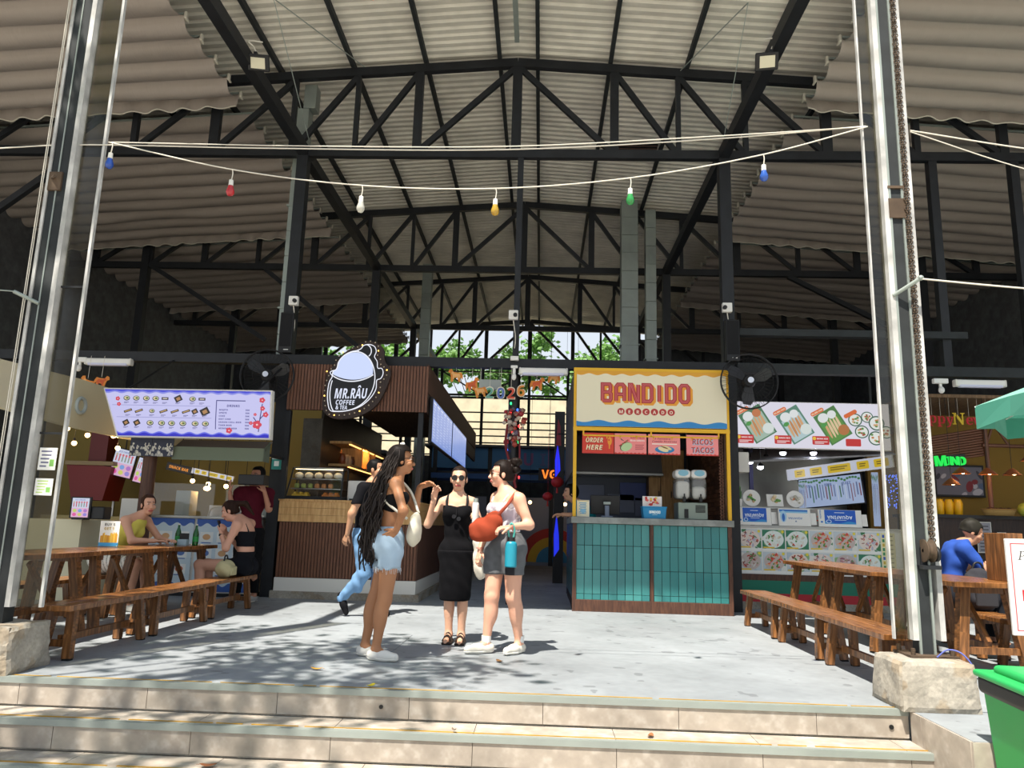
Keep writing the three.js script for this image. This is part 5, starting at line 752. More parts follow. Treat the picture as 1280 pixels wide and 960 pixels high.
for (const [x, y, z, r, l] of [[0.28, 1.85, -13.3, 0.11, 'upper'], [0.12, 1.6, -13.4, 0.09, 'lower']]) { const t = thing('red_lantern', `${l} round red paper lantern at the side of the taco stall`, 'lantern', [x, y, z]); part(t, 'shade', La(Array.from({ length: 13 }, (_, k) => { const a = -Math.PI / 2 + Math.PI * k / 12; return [Math.max(0.02, r * Math.cos(a)) * (1 + 0.02 * (k % 2)), r * 0.85 * Math.sin(a)]; }), 18), std(0xa8181c, 0.6)); part(t, 'tassel', Cy(0.012, 0.02, 0.1, 0, -r - 0.03, 0, 8), M.red); part(t, 'cord', Rod([0, r * 0.85, 0], [0, 2.7 - y, 0], 0.003), M.red); part(t, 'hook_arm', Rod([0, 2.7 - y, 0], [0.435 - x, 2.7 - y, 0], 0.008), M.steel); }
{ // far stalls at the end of the aisle
  const s = thing('far_stall', 'far stall front with blue band and painted rainbow arcs at the end of the aisle', 'stall', [-0.6, 0, -22]);
  part(s, 'body', BB(-2.6, 2.4, 0, 1.9, -1.2, 0), std(0x8f93a4, 0.8)); part(s, 'band', BB(-2.6, 2.4, 2.7, 3.3, -1.2, 0.02), std(0x3f78a8, 0.6), 'blue fascia band'); part(s, 'lower_band', BB(-2.6, 2.4, 2.4, 2.55, -1.2, 0.05), std(0x3a64a4, 0.6));
  for (const [r, c] of [[0.95, 0xc03a30], [0.7, 0xdcb03a], [0.45, 0x3f88b4]]) part(s, 'painted_arc', put(Ex(new THREE.Shape().absarc(0, 0, r, 0, Math.PI), 0.01), [0.95, 0.1, 0.0 + (1 - r) * 0.03]), std(c, 0.7));
  for (const x of [-2.5, -0.9, 0.9, 2.3]) part(s, 'post', BB(x - 0.06, x + 0.06, 0, 3.3, -0.1, 0.03), M.steel);
  part(s, 'roof', BB(-2.8, 2.6, 3.3, 3.36, -1.3, 0.4), M.sheet);
  ['J', 'U', 'I', 'L'].forEach((ch, i) => part(s, 'letter', text3(ch, 0.36, 0.03).translate(-0.2 + i * 0.42, 2.82, 0.03), std([0x3f7a8a, 0x8a5a8a, 0x5a6a9a, 0x8a4a3a][i], 0.6)));
  [[0.0, 1.75], [0.98, 1.72], [1.3, 1.5]].forEach(([x, y]) => { const b = thing('string_bulb', 'warm bulb glowing at the far end of the aisle', 'bulb', [x - 0.3, y, -21.4], 0, 'bulbs at the far end of the aisle'); part(b, 'glass', Sp(0.05, 0.05, 0.05, 0, 0, 0, 8), emis(0xffcf8a, 5)); part(b, 'lead', Rod([0, 0.04, 0], [0, 6.7 - y, 0], 0.004), M.black); });
  const n = thing('neon_letters', 'orange neon letters over the far end of the aisle', 'sign', [0.22, 2.42, -21.36]); part(n, 'tube_text', text3('VG', 0.24, 0.03), emis(0xff7a28, 0.8)); part(n, 'plate', B(0.6, 0.34, 0.02, 0, 0.12, -0.03), M.black); part(n, 'hanger', Rod([0, 0.28, -0.03], [0, 4.29, -0.03], 0.008), M.steel);
  const bl = thing('blue_neon_panel', 'bright blue lit pillar panel at the side of the taco stall', 'light', [0.36, 0, -15.4]); part(bl, 'post', BB(-0.1, 0.1, 0, 3.4, -0.1, 0.1), M.black); for (const [y0, y1, c] of [[2.05, 2.75, 0x2430ff], [0.5, 1.35, 0x2030e0]]) part(bl, 'lit_face', Ex([[-0.04, y0], [0.06, y0 + 0.15], [0.05, (y0 + y1) / 2], [0.0, y1], [-0.05, (y0 + y1) / 2]], 0.01).translate(-0.04, 0, 0.1), emis(c, 0.5));
  part(bl, 'red_cap', Ex([[-0.06, 2.7], [0.05, 2.7], [0.03, 3.1], [-0.02, 3.25]], 0.02).translate(-0.02, 0, 0.1), std(0x8a1c2c, 0.5));
}
// ================================================================ BAMBOO BAR (beyond the column with the chain)
{
  const b = thing('bamboo_bar', 'bamboo fronted bar with dark counter beyond the seafood stall', 'bar', [6.5, 0, -12]);
  part(b, 'counter', BB(-0.8, 2.4, 0, 1.38, -0.5, 0), M.darkBrown); part(b, 'counter_top', BB(-0.85, 2.4, 1.38, 1.43, -0.55, 0.05), M.black); part(b, 'back_wall', BB(-0.8, 2.4, 0, 3.2, -1.6, -1.5), std(0x9a7a34, 0.8)); part(b, 'ceiling_panel', BB(-0.8, 2.4, 3.2, 3.25, -1.6, 0.3), M.ply);
  for (let k = 0; k < 11; k++) part(b, 'bamboo_cane', Rod([-0.62, 2.2 + k * 0.038, 0.05], [0.36, 2.36 + k * 0.04, 0.05], 0.02, 0.02, 8), M.redBrown);
  part(b, 'bamboo_post', Rod([0.36, 1.43, 0.08], [0.36, 2.9, 0.08], 0.035), M.redBrown); part(b, 'bamboo_rail', Rod([0.3, 2.5, 0.08], [2.4, 2.48, 0.08], 0.03), M.redBrown); part(b, 'roof_hip', Mg(Rod([0.36, 2.5, 0.08], [0.5, 2.85, 0.08], 0.02), Rod([0.7, 2.5, 0.08], [0.5, 2.85, 0.08], 0.02)), M.redBrown);
  const mi = thing('neon_letters', 'bright green lit letters reading MIND on the bamboo sign', 'sign', [6.27, 2.18, -11.9], -0.05); [...'MIND'].forEach((ch, i) => part(mi, 'letter', put(text3(ch, i ? 0.13 : 0.16, 0.04), [[-0.13, 0.0, 0.08, 0.19][i], i ? 0.0 : -0.02, 0], [0, 0, 0.08]), emis(0x18e04e, 0.55))); part(mi, 'shade_plate', put(B(0.46, 0.17, 0.01, 0.03, 0.07, -0.02), [0, 0, 0], [0, 0, 0.08]), M.black);
  areaLight(mi, 0.45, 0.15, [0.03, 0.08, 0.06], [6.3, 2, 0], 0x30ff60, 0.5);
  [...'HappyNewYear'].forEach((ch, i) => { const x = 5.72 + i * 0.132 + (i > 5 ? 0.03 : 0), big = ch === 'N'; const t = thing('banner_letter', `${big ? 'yellow' : 'red'} card letter ${ch}, ${['first', 'second', 'third', 'fourth', 'fifth', 'sixth', 'seventh', 'eighth', 'ninth', 'tenth', 'eleventh', 'last'][i]} of the HappyNewYear banner`, 'letter', [x, 2.83 - Math.sin(i / 11 * Math.PI) * 0.04, -11.75], 0, 'letters of the new year banner'); part(t, 'card', text3(ch, big ? 0.18 : 0.15, 0.012, serif), std(big || i === 8 ? 0xe0bc2a : 0xc01f2a, 0.6)); part(t, 'string', Rod([0, 0.1, 0], [0, 0.42, 0], 0.002), M.wire); });
  [[6.33, 2.03], [6.72, 2.03], [7.36, 2.25], [7.08, 2.03], [6.17, 1.86]].forEach(([x, y], i) => { const l = thing('pendant_lamp', ['amber pendant lamp under the MIND letters', 'amber pendant lamp between the MIND letters and the framed print', 'upper amber pendant lamp before the framed print', 'lower amber pendant lamp before the framed print', 'small low amber pendant lamp by the blue lights'][i], 'lamp', [x, y, -11.7], 0, 'amber pendant lamps in the bamboo bar'); part(l, 'shade', La([[0.02, 0.1], [0.05, 0.08], [0.13, 0.0], [0.125, 0.0], [0.045, 0.07]], 18), new THREE.MeshPhysicalMaterial({ color: 0x8a4a1a, roughness: 0.8, transmission: 0.2, thickness: 0, side: THREE.DoubleSide })); part(l, 'bulb', Sp(0.03, 0.024, 0.03, 0, 0.02, 0.05, 10), emis(0xffdc9a, 7)); part(l, 'cord', Rod([0, 0.1, 0], [0, 3.2 - y, 0], 0.004), M.black); if (i < 3) bulbLight(l, [0, -0.03, 0.05], 0xffb866, 0.08); });
  const lt = part(b, 'blue_light_net', Mg(...Array.from({ length: 160 }, () => Sp(0.011, 0.011, 0.011, rr(-0.55, 0.12), rr(1.55, 2.15), -1.45 + rr(0, 0.1), 5))), emis(0x5a7aff, 1.4), 'net of tiny blue lights'); lt.userData.kind = 'stuff';
  const fp = thing('framed_print', 'dark framed abstract print behind the pendant lamps', 'picture', [7.2, 2.05, -13.4]); part(fp, 'frame', RB(0.85, 0.55, 0.03, 0.005), M.black); part(fp, 'print', Pl(0.78, 0.48, 0, 0, 0.018), print(canvasTex(128, 80, (g) => { g.fillStyle = '#7a7886'; g.fillRect(0, 0, 128, 80); for (let i = 0; i < 14; i++) blob(g, rnd() * 128, rnd() * 80, rr(5, 16), rr(4, 10), pick(['#8a2a34', '#c8c4cc', '#3a3a48', '#5a6a8a']), rnd() * 3); })));
  for (let i = 0; i < 3; i++) solo('juice_jug', 'yellow juice jug on the bamboo bar counter', 'jug', La([[0.001, 0], [0.06, 0], [0.07, 0.18], [0.055, 0.22], [0.05, 0.24], [0.001, 0.24]], 16), std(0xd8a818, 0.3), [6.2 + i * 0.14, 1.43, -12.15], 'juice jugs on the bar');
  const bk = thing('fruit_basket', 'wicker basket on the bamboo bar counter', 'basket', [6.95, 1.43, -11.9]); part(bk, 'weave', La([[0.001, 0], [0.16, 0], [0.19, 0.09], [0.175, 0.09], [0.15, 0.02], [0.001, 0.02]], 24).scale(1.3, 1, 0.7), std(0xa8874e, 0.8)); part(bk, 'rim', flat(new THREE.TorusGeometry(0.185, 0.012, 6, 28)).rotateX(Math.PI / 2).scale(1.3, 1, 0.7).translate(0, 0.09, 0), std(0x8a6a38, 0.8));
  for (let i = 0; i < 6; i++) solo('dark_fruit', 'dark round fruit heaped in the wicker basket', 'fruit', Sp(0.052, 0.05, 0.052, 0, 0.05, 0, 10), std(0x3a1f1e, 0.5), [6.83 + (i % 3) * 0.12, 1.452, -11.845 - (i > 2 ? 0.11 : 0)], 'fruit in the wicker basket');
  for (let i = 0; i < 2; i++) solo('pomelo', 'large yellow green pomelo at the end of the bamboo bar counter', 'fruit', Sp(0.1, 0.105, 0.1, 0, 0.1, 0, 14), std(0xa0a63a, 0.6), [7.34 + i * 0.22, 1.43, -11.9], 'pomelos on the bar');
  for (const [x, w, l] of [[6.72, 0.22, 'grey printed price board leaning on the bar counter'], [6.98, 0.13, 'small white notice with a red mark on the bar front']]) { const t = thing('price_board', l, 'board', [x, 1.0, -11.93]); const h = w > 0.2 ? 0.46 : 0.16; part(t, 'board', B(w, h, 0.01, 0, 0.1, 0), M.whiteMatte); part(t, 'print', Pl(w - 0.02, h - 0.02, 0, 0.1, 0.006), print(canvasTex(64, 96, (g) => { g.fillStyle = w > 0.2 ? '#8a8a92' : '#e6e4e0'; g.fillRect(0, 0, 64, 96); g.fillStyle = '#4a4a52'; for (let i = 0; i < 8; i++) g.fillRect(8, 10 + i * 11, 46, 4); if (w < 0.2) { g.fillStyle = '#b02a2a'; g.fillRect(6, 14, 24, 24); } }))); }
}

// ================================================================ CLOSED STALLS DEEP IN THE HALL
[[-8.9, -4.25, -19.6, -14.6, 'coffee', 'just behind the coffee side'], [-8.9, -4.25, -25.6, -20.2, 'coffee', 'farthest back on the coffee side'], [2.95, 8.15, -19.6, -15.0, 'taco', 'just behind the seafood side'], [2.95, 8.15, -25.6, -20.2, 'taco', 'farthest back on the seafood side']].forEach(([x0, x1, z0, z1, , w]) => {
  const d = thing('shuttered_stall', `closed plywood stall with metal roof ${w}`, 'stall');
  part(d, 'body', BB(x0, x1, 0, 1.1, z0, z1), M.ply); part(d, 'roof', BB(x0 - 0.05, x1 + 0.05, 2.9, 3.0, z0 - 0.05, z1 + 0.05), M.sheet); part(d, 'back_panel', BB(x0, x1, 1.1, 2.9, z0, z0 + 0.05), M.ply);
  for (const x of [x0 + 0.05, x1 - 0.05]) for (const z of [z0 + 0.05, z1 - 0.05]) part(d, 'post', BB(x - 0.05, x + 0.05, 1.1, 2.9, z - 0.05, z + 0.05), M.steel);
});

// ================================================================ BENCHES AND TABLES
function benchParts(t, L, W, H, top, leg) {               // plank top on two splayed leg pairs, stretchers below
  const z0 = L / 2 - 0.16, x0 = W / 2 - 0.045, n = top > 0.3 ? 3 : 2, w = W / n;
  for (let k = 0; k < n; k++) part(t, 'plank', RB(w - 0.003, 0.042, L, 0.006, -W / 2 + w * (k + 0.5), H - 0.021, 0), M.woodTop);
  part(t, 'apron', BB(-x0 + 0.04, x0 - 0.04, H - 0.09, H - 0.043, -z0 - 0.03, -z0 + 0.03), M.wood); part(t, 'apron', BB(-x0 + 0.04, x0 - 0.04, H - 0.09, H - 0.043, z0 - 0.03, z0 + 0.03), M.wood);
  const sp = top > 0.3 ? 0.1 : 0.03, sl = top > 0.3 ? 0.06 : 0.05;
  for (const sx of [-1, 1]) for (const sz of [-1, 1]) {
    const lg = part(t, 'leg', Bm([sx * (x0 - sp), H - 0.045, sz * z0], [sx * x0, 0.012, sz * (z0 + sl)], leg, leg), M.wood);
    part(lg, 'foot_pad', B(leg * 0.9, 0.014, leg * 0.9, sx * x0, 0.007, sz * (z0 + sl)), M.rubber);
  }
  const ys = H * 0.3; for (const sz of [-1, 1]) part(t, 'cross_bar', BB(-x0, x0, ys - 0.025, ys + 0.025, sz * (z0 + sl * 0.7) - 0.018, sz * (z0 + sl * 0.7) + 0.018), M.wood);
  part(t, 'stretcher', BB(-0.02, 0.02, ys + 0.0, ys + 0.05, -z0, z0), M.wood);
  if (top > 0.3) for (const sz of [-1, 1]) part(t, 'brace', Bm([0, H - 0.09, sz * (z0 - 0.35)], [0, ys + 0.05, sz * z0], 0.035, 0.045), M.wood);
}
const bench0 = thing('wooden_bench', 'x', 'bench', [0, 0, 0], 0, 'wooden benches'); benchParts(bench0, 1.27, 0.3, 0.4, 0.2, 0.06);
const table0 = thing('wooden_table', 'x', 'table', [0, 0, 0], 0, 'wooden dining tables'); benchParts(table0, 1.27, 0.62, 0.74, 0.6, 0.075);
const benchSpots = [
  [-3.58, -6.27, 'varnished bench whose end stands right beside the bench-side concrete footing'], [-3.59, -7.55, 'middle bench of the aisle-side row before the long tables'], [-3.62, -8.84, 'bench carrying the beige bag, last in its row before the coffee stall'],
  [-5.02, -6.22, 'bench behind the long tables nearest the cream checkout'], [-5.02, -7.52, 'middle bench behind the long tables by the snack shop'], [-5.02, -8.82, 'bench with the seated woman in yellow'],
  [2.54, -6.2, 'bench whose end touches the footing by the chain column'], [2.54, -7.48, 'middle bench of the row before the seafood stall'], [2.54, -8.76, 'bench reaching closest to the seafood counter'],
  [4.12, -6.5, 'bench behind the sunlit table near the white sign'], [4.12, -7.85, 'bench with the seated man in blue'], [6.35, -7.3, 'far bench under the green umbrella'],
];
benchSpots.forEach(([x, z, l], i) => { if (i) dup(bench0, [x, 0, z], 0, l); else { bench0.position.set(x, 0, z); bench0.userData.label = l; } });
const tableSpots = [[-4.32, -6.3, 'long table end beside the column with notices'], [-4.32, -7.58, 'middle table of the row by the snack shop'], [-4.32, -8.86, 'table with two green bottles and a price card'], [3.5, -6.75, 'sunlit table with the wooden box, beside the white sign'], [3.4, -8.03, 'middle table behind the chain column'], [3.38, -9.3, 'table nearest the seafood counter photos'], [4.95, -7.2, 'table where the man in blue sits']];
tableSpots.forEach(([x, z, l], i) => { if (i) dup(table0, [x, 0, z], 0, l); else { table0.position.set(x, 0, z); table0.userData.label = l; } });
// on the tables
{
  for (const [x, z, l] of [[-4.3, -9.02, 'green glass bottle standing next to the small black holder'], [-4.1, -9.05, 'green glass bottle closest to the woman in black']]) { const b = thing('green_bottle', l, 'bottle', [x, 0.74, z]); part(b, 'glass', La([[0.001, 0], [0.032, 0], [0.034, 0.01], [0.034, 0.13], [0.026, 0.165], [0.014, 0.2], [0.013, 0.235], [0.001, 0.237]], 18), new THREE.MeshPhysicalMaterial({ color: 0x0d6b2a, roughness: 0.08, transmission: 0.5, thickness: 0.03, ior: 1.5 })); part(b, 'label', Cy(0.0347, 0.0347, 0.06, 0, 0.075, 0, 18, true), std(0x1f8a3c, 0.5)); part(b, 'cap', Cy(0.014, 0.014, 0.015, 0, 0.242, 0, 14), M.whiteMatte); }
  const h = thing('napkin_holder', 'small black holder with a white card between the green bottles', 'holder', [-4.2, 0.74, -8.95]); part(h, 'tray', RB(0.11, 0.07, 0.08, 0.006, 0, 0.035, 0), std(0x9fb4bc, 0.5)); part(h, 'card', PB(0.11, 0.12, 0.006, 0, 0.08, -0.02), M.black);
  const c = thing('price_card', 'standing price card reading BUY 5 GET 1 with fries', 'price card', [-4.5, 0.74, -7.9], 0.2); const tb = canvasTex(128, 176, (g) => { g.fillStyle = '#f2eee6'; g.fillRect(0, 0, 128, 176); g.fillStyle = '#4a4a4a'; g.font = 'bold 26px sans-serif'; g.fillText('BUY 5', 26, 34, 78); g.fillStyle = '#b8902a'; g.fillText('GET 1', 26, 62, 78); for (let i = 0; i < 16; i++) { g.fillStyle = pick(['#e8a82c', '#d8922a', '#f0c04a']); g.fillRect(8 + i * 7, 78 + rr(0, 26), 7, 74); } g.fillStyle = '#4aa3d4'; g.fillRect(0, 150, 128, 26); });
  part(c, 'board', PB(0.19, 0.26, 0.008, 0, 0.135, 0), print(tb)); part(c, 'foot', RB(0.19, 0.012, 0.08, 0.003, 0, 0.006, 0), M.glass);
  solo('wooden_box', 'plain orange brown wooden box standing on the sunlit table', 'box', RB(0.14, 0.38, 0.3, 0.006, 0, 0.19, 0), M.wood, [3.78, 0.74, -6.45]);
  const s = thing('standing_sign', 'white board with a thin red border beside the green bin', 'sign', [3.62, 0, -5.6], -0.06); part(s, 'board', RB(0.64, 0.66, 0.025, 0.006, 0, 0.745, 0), M.white); part(s, 'face', Pl(0.62, 0.64, 0, 0.745, 0.0135), print(canvasTex(256, 264, (g) => { g.fillStyle = '#eeece6'; g.fillRect(0, 0, 256, 264); g.strokeStyle = '#a8323a'; g.lineWidth = 3; g.strokeRect(9, 10, 238, 244); g.fillStyle = '#2a2a2e'; g.font = 'italic 36px serif'; g.fillText('Pl', 24, 56); g.fillStyle = '#d01c24'; g.font = 'bold 44px sans-serif'; g.fillText('F', 26, 172); })));
  for (const x of [0.02, 0.28]) part(s, 'leg', Rod([x, 0, -0.08], [x, 0.45, -0.014], 0.012), M.steel);
}
{ // wheeled bin
  const b = thing('wheelie_bin', 'bright green wheeled bin with black liner beside the steps', 'bin', [2.64, -0.545, -4.05], -0.12), gm = std(0x1f9a4a, 0.45), gd = std(0x2aa658, 0.45);
  const body = new THREE.BoxGeometry(0.58, 0.86, 0.6, 1, 6, 1), p = body.attributes.position; for (let i = 0; i < p.count; i++) { const k = 0.82 + 0.18 * (p.getY(i) + 0.43) / 0.86; p.setX(i, p.getX(i) * k); p.setZ(i, p.getZ(i) * k); } body.computeVertexNormals();
  part(b, 'body', flat(body).translate(0, 0.46, 0), gm); part(b, 'rib', RB(0.5, 0.03, 0.53, 0.008, 0, 0.3, 0), gm);
  part(b, 'liner', RB(0.62, 0.1, 0.64, 0.03, 0, 0.85, 0), M.black, 'black bin liner hanging under the lid');
  const lid = part(b, 'lid', Mg(RB(0.64, 0.035, 0.68, 0.016, 0, 0.9, 0), RB(0.5, 0.05, 0.52, 0.024, 0, 0.93, 0)), gd); part(lid, 'handle', Mg(Tu([[0.1, 0.95, 0.2], [0.1, 0.985, 0.22], [0.2, 0.985, 0.22], [0.2, 0.95, 0.2]], 0.014)), gd);
  for (const x of [-0.1, 0.1]) part(b, 'lug', RB(0.06, 0.05, 0.04, 0.01, x, 0.76, 0.29), gm); for (const x of [-0.24, 0.24]) part(b, 'wheel', put(Cy(0.1, 0.1, 0.05, 0, 0, 0, 20), [x, 0.1, -0.24], [0, 0, Math.PI / 2]), M.rubber);
}
{ // green parasol
  const u = thing('green_parasol', 'faded green parasol over the seats of the bamboo bar', 'parasol', [5.86, 0, -7.5]), N = 8, R = 1.42, eave = 2.44, apex = 3.0, pos = [], pv = [];
  for (let i = 0; i < N; i++) { const a = (i + 0.5) / N * 6.2832, b = (i + 1.5) / N * 6.2832, A = [R * Math.cos(a), eave, R * Math.sin(a)], C = [R * Math.cos(b), eave, R * Math.sin(b)], m = [(A[0] + C[0]) / 2 * 0.97, eave + 0.02, (A[2] + C[2]) / 2 * 0.97]; pos.push(0, apex, 0, ...m, ...A, 0, apex, 0, ...C, ...m); const d = (q, s) => [q[0] * s, q[1] - 0.24, q[2] * s], e = [m[0] * 1.01, m[1] - 0.2, m[2] * 1.01]; for (const [s, t, se, te] of [[A, m, d(A, 1.0), e], [m, C, e, d(C, 1.0)]]) pv.push(...s, ...t, ...te, ...s, ...te, ...se); }
  const mk = (q) => { const g = new THREE.BufferGeometry(); g.setAttribute('position', new THREE.Float32BufferAttribute(q, 3)); g.computeVertexNormals(); return boxUV(g); };
  const gm = new THREE.MeshPhysicalMaterial({ color: 0x4fa892, roughness: 0.9, transmission: 0.25, thickness: 0, side: THREE.DoubleSide });
  part(u, 'canopy', mk(pos), gm); part(u, 'valance', mk(pv), gm); part(u, 'pole', Cy(0.025, 0.025, 3.0, 0, 1.5, 0, 14), M.steel); part(u, 'base', Cy(0.28, 0.32, 0.08, 0, 0.04, 0, 24), M.concrete);
  for (let i = 0; i < N; i++) { const a = (i + 0.5) / N * 6.2832; part(u, 'rib', Rod([0, apex - 0.03, 0], [R * Math.cos(a), eave - 0.01, R * Math.sin(a)], 0.01), M.white); }
  part(u, 'ring_print', put(flat(new THREE.TorusGeometry(0.16, 0.02, 4, 28)).scale(1, 1, 0.15), [-0.98, 2.58, 1.02], [-1.0, -0.75, 0]), M.whiteMatte, 'white ring printed on the canopy');
}
// fallen leaves on the floor and steps
[[-1.6, 0.002, -5.72, 0xc8962e, 0.09, 'yellow fallen leaf lying on the floor before the shoes'], [-1.09, 0.005, -5.2, 0xd8c02e, 0.08, 'bright yellow fallen leaf at the top step edge'], [-0.3, 0.002, -6.3, 0x6a4a24, 0.09, 'curled brown leaf beside the sneakers on the floor'], [-1.9, -0.357, -4.66, 0x7a4a2a, 0.1, 'brown fallen leaf on the lowest step'], [0.7, -0.178, -4.97, 0x8a5a34, 0.07, 'small brown leaf on the second step'], [-0.5, -0.17, -4.9, 0x7a6a5a, 0.04, 'tiny dry leaf scrap on the second step']].forEach(([x, y, z, c, l, lab], i) => {
  const f = thing('fallen_leaf', lab, 'leaf', [x, y, z], i * 1.1), g = new THREE.PlaneGeometry(l, l * 0.5, 8, 4).rotateX(-Math.PI / 2), p = g.attributes.position; for (let k = 0; k < p.count; k++) { const u = p.getX(k) / l * 2, w = Math.sqrt(Math.max(0, 1 - u * u)); p.setZ(k, p.getZ(k) * w); p.setY(k, 0.004 + 0.015 * u * u + Math.abs(p.getZ(k)) * 0.25); } g.computeVertexNormals(); part(f, 'blade', flat(g), std(c, 0.8, 0, { side: THREE.DoubleSide })); part(f, 'stalk', Rod([l * 0.48, 0.014, 0], [l * 0.7, 0.012, 0.01], 0.0015, 0.001, 5), std(c, 0.8)); });
// ================================================================ TREES: one on the street shades the steps, some stand behind the hall
function tree(pos, label, H, crown, nLeaf, leafSize, col, s, trunkLean = [0, 0], group) {
  const t = thing('street_tree', label, 'tree', pos, 0, group), bark = std(0x5a4a3a, 0.95), old = seed; seed = s;
  part(t, 'trunk', Tu([[0, 0, 0], [trunkLean[0] * 0.3, H * 0.3, trunkLean[1] * 0.3], [trunkLean[0] * 0.7, H * 0.6, trunkLean[1] * 0.7], [trunkLean[0], H * 0.85, trunkLean[1]]], 0.16, 20, 8), bark);
  const leaf = new THREE.BufferGeometry(); leaf.setAttribute('position', new THREE.Float32BufferAttribute([0, 0, 0, 0.32, 0.06, 0.5, 0, 0, 1, 0, 0, 0, 0, 0, 1, -0.32, 0.06, 0.5], 3)); leaf.computeVertexNormals();
  const im = new THREE.InstancedMesh(leaf, new THREE.MeshPhysicalMaterial({ color: col, roughness: 0.7, transmission: 0.3, thickness: 0, side: THREE.DoubleSide }), nLeaf), m = new THREE.Matrix4(), q = new THREE.Quaternion(), e = new THREE.Euler();
  const clumps = crown.flatMap(([x, y, z, r, n]) => Array.from({ length: n }, () => { const a = rnd() * 6.28, b = Math.acos(2 * rnd() - 1), k = r * Math.cbrt(rnd()); return [x + k * Math.sin(b) * Math.cos(a), y + k * Math.cos(b) * 0.7, z + k * Math.sin(b) * Math.sin(a), rr(0.3, 0.6)]; }));
  for (const c of clumps.filter((_, i) => i % 3 === 0)) part(t, 'branch', Rod([trunkLean[0] * 0.75, H * 0.65, trunkLean[1] * 0.75], c, 0.05, 0.012, 6), bark);
  for (let i = 0; i < nLeaf; i++) { const c = clumps[Math.floor(rnd() * clumps.length)], g = () => (rnd() + rnd() + rnd() - 1.5) * c[3] * 1.1; e.set(rnd() * 6.3, rnd() * 6.3, rnd() * 6.3); q.setFromEuler(e); const k = leafSize * rr(0.7, 1.3); m.compose(V(c[0] + g(), c[1] + g() * 0.7, c[2] + g()), q, V(k, k, k)); im.setMatrixAt(i, m); }
  im.name = 'foliage'; im.userData.kind = 'stuff'; t.add(im); seed = old;
}
tree([-7.6, -0.545, 0.6], 'leafy street tree whose crown shades the benches and steps', 7.0, [[1.6, 8.2, -2.2, 1.7, 20], [3.9, 8.4, -3.2, 1.6, 17], [0.2, 8.6, -4.2, 1.6, 14], [2.6, 9.3, -1.0, 1.5, 9]], 5200, 0.17, 0x4a7a2a, 777, [1.2, -1.2]);
[[-10.5, 0], [-6.6, 1], [-2.6, 2], [1.4, 3], [5.4, 4]].forEach(([x, i]) => tree([x, -0.545, -36 + (i % 2) * 0.8], ['broad green tree behind the hall above the coffee side', 'green tree behind the hall above the coffee fascia', 'green tree behind the hall framed by the aisle', 'green tree behind the hall beside the taco sign', 'green tree behind the hall above the taco stall'][i], 6.5, [[0, 7.6, 0, 1.8, 14], [1.2, 9.2, -0.5, 1.6, 9], [-1.1, 9.8, -0.5, 1.5, 8]], 3000, 0.28, [0x5c8f34, 0x6b9a3e, 0x547f30, 0x6f9c48, 0x5a8a38][i], 900 + i, [0.2, 0]));

// ================================================================ PEOPLE: joints wrapped in tapered capsules and ellipsoids, joined smoothly, meshed on a grid
const v3 = { sub: (a, b) => [a[0] - b[0], a[1] - b[1], a[2] - b[2]], add: (a, b, k = 1) => [a[0] + b[0] * k, a[1] + b[1] * k, a[2] + b[2] * k], len: (a) => Math.hypot(...a), cross: (a, b) => [a[1] * b[2] - a[2] * b[1], a[2] * b[0] - a[0] * b[2], a[0] * b[1] - a[1] * b[0]], dot: (a, b) => a[0] * b[0] + a[1] * b[1] + a[2] * b[2], mix: (a, b, t) => a.map((v, i) => v + (b[i] - v) * t) };
v3.norm = (a) => { const l = v3.len(a) || 1; return [a[0] / l, a[1] / l, a[2] / l]; };
const basis = (zDir, up) => { const Z = v3.norm(zDir), X = v3.norm(v3.cross(up, Z)), Y = v3.cross(Z, X); return [X, Y, Z]; };
const cone = (a, b, ra, rb) => ({ a, b, ra, rb });
const ell = (o, r, B = [[1, 0, 0], [0, 1, 0], [0, 0, 1]]) => ({ o, r, B });
function primD(p, x, y, z) {
  if (p.a) {
    const a = p.a, bx = p.b[0] - a[0], by = p.b[1] - a[1], bz = p.b[2] - a[2], px = x - a[0], py = y - a[1], pz = z - a[2], L = bx * bx + by * by + bz * bz;
    let t = L ? (px * bx + py * by + pz * bz) / L : 0; t = t < 0 ? 0 : t > 1 ? 1 : t;
    const dx = px - bx * t, dy = py - by * t, dz = pz - bz * t; return Math.sqrt(dx * dx + dy * dy + dz * dz) - (p.ra + (p.rb - p.ra) * t) - (p.inf || 0);
  }
  const dx = x - p.o[0], dy = y - p.o[1], dz = z - p.o[2], i = p.inf || 0, [X, Y, Z] = p.B, rx = p.r[0] + i, ry = p.r[1] + i, rz = p.r[2] + i;
  const u = (dx * X[0] + dy * X[1] + dz * X[2]) / rx, v = (dx * Y[0] + dy * Y[1] + dz * Y[2]) / ry, w = (dx * Z[0] + dy * Z[1] + dz * Z[2]) / rz, k0 = Math.sqrt(u * u + v * v + w * w), k1 = Math.sqrt(u * u / (rx * rx) + v * v / (ry * ry) + w * w / (rz * rz));
  return k1 < 1e-9 ? -Math.min(rx, ry, rz) : k0 * (k0 - 1) / k1;
}
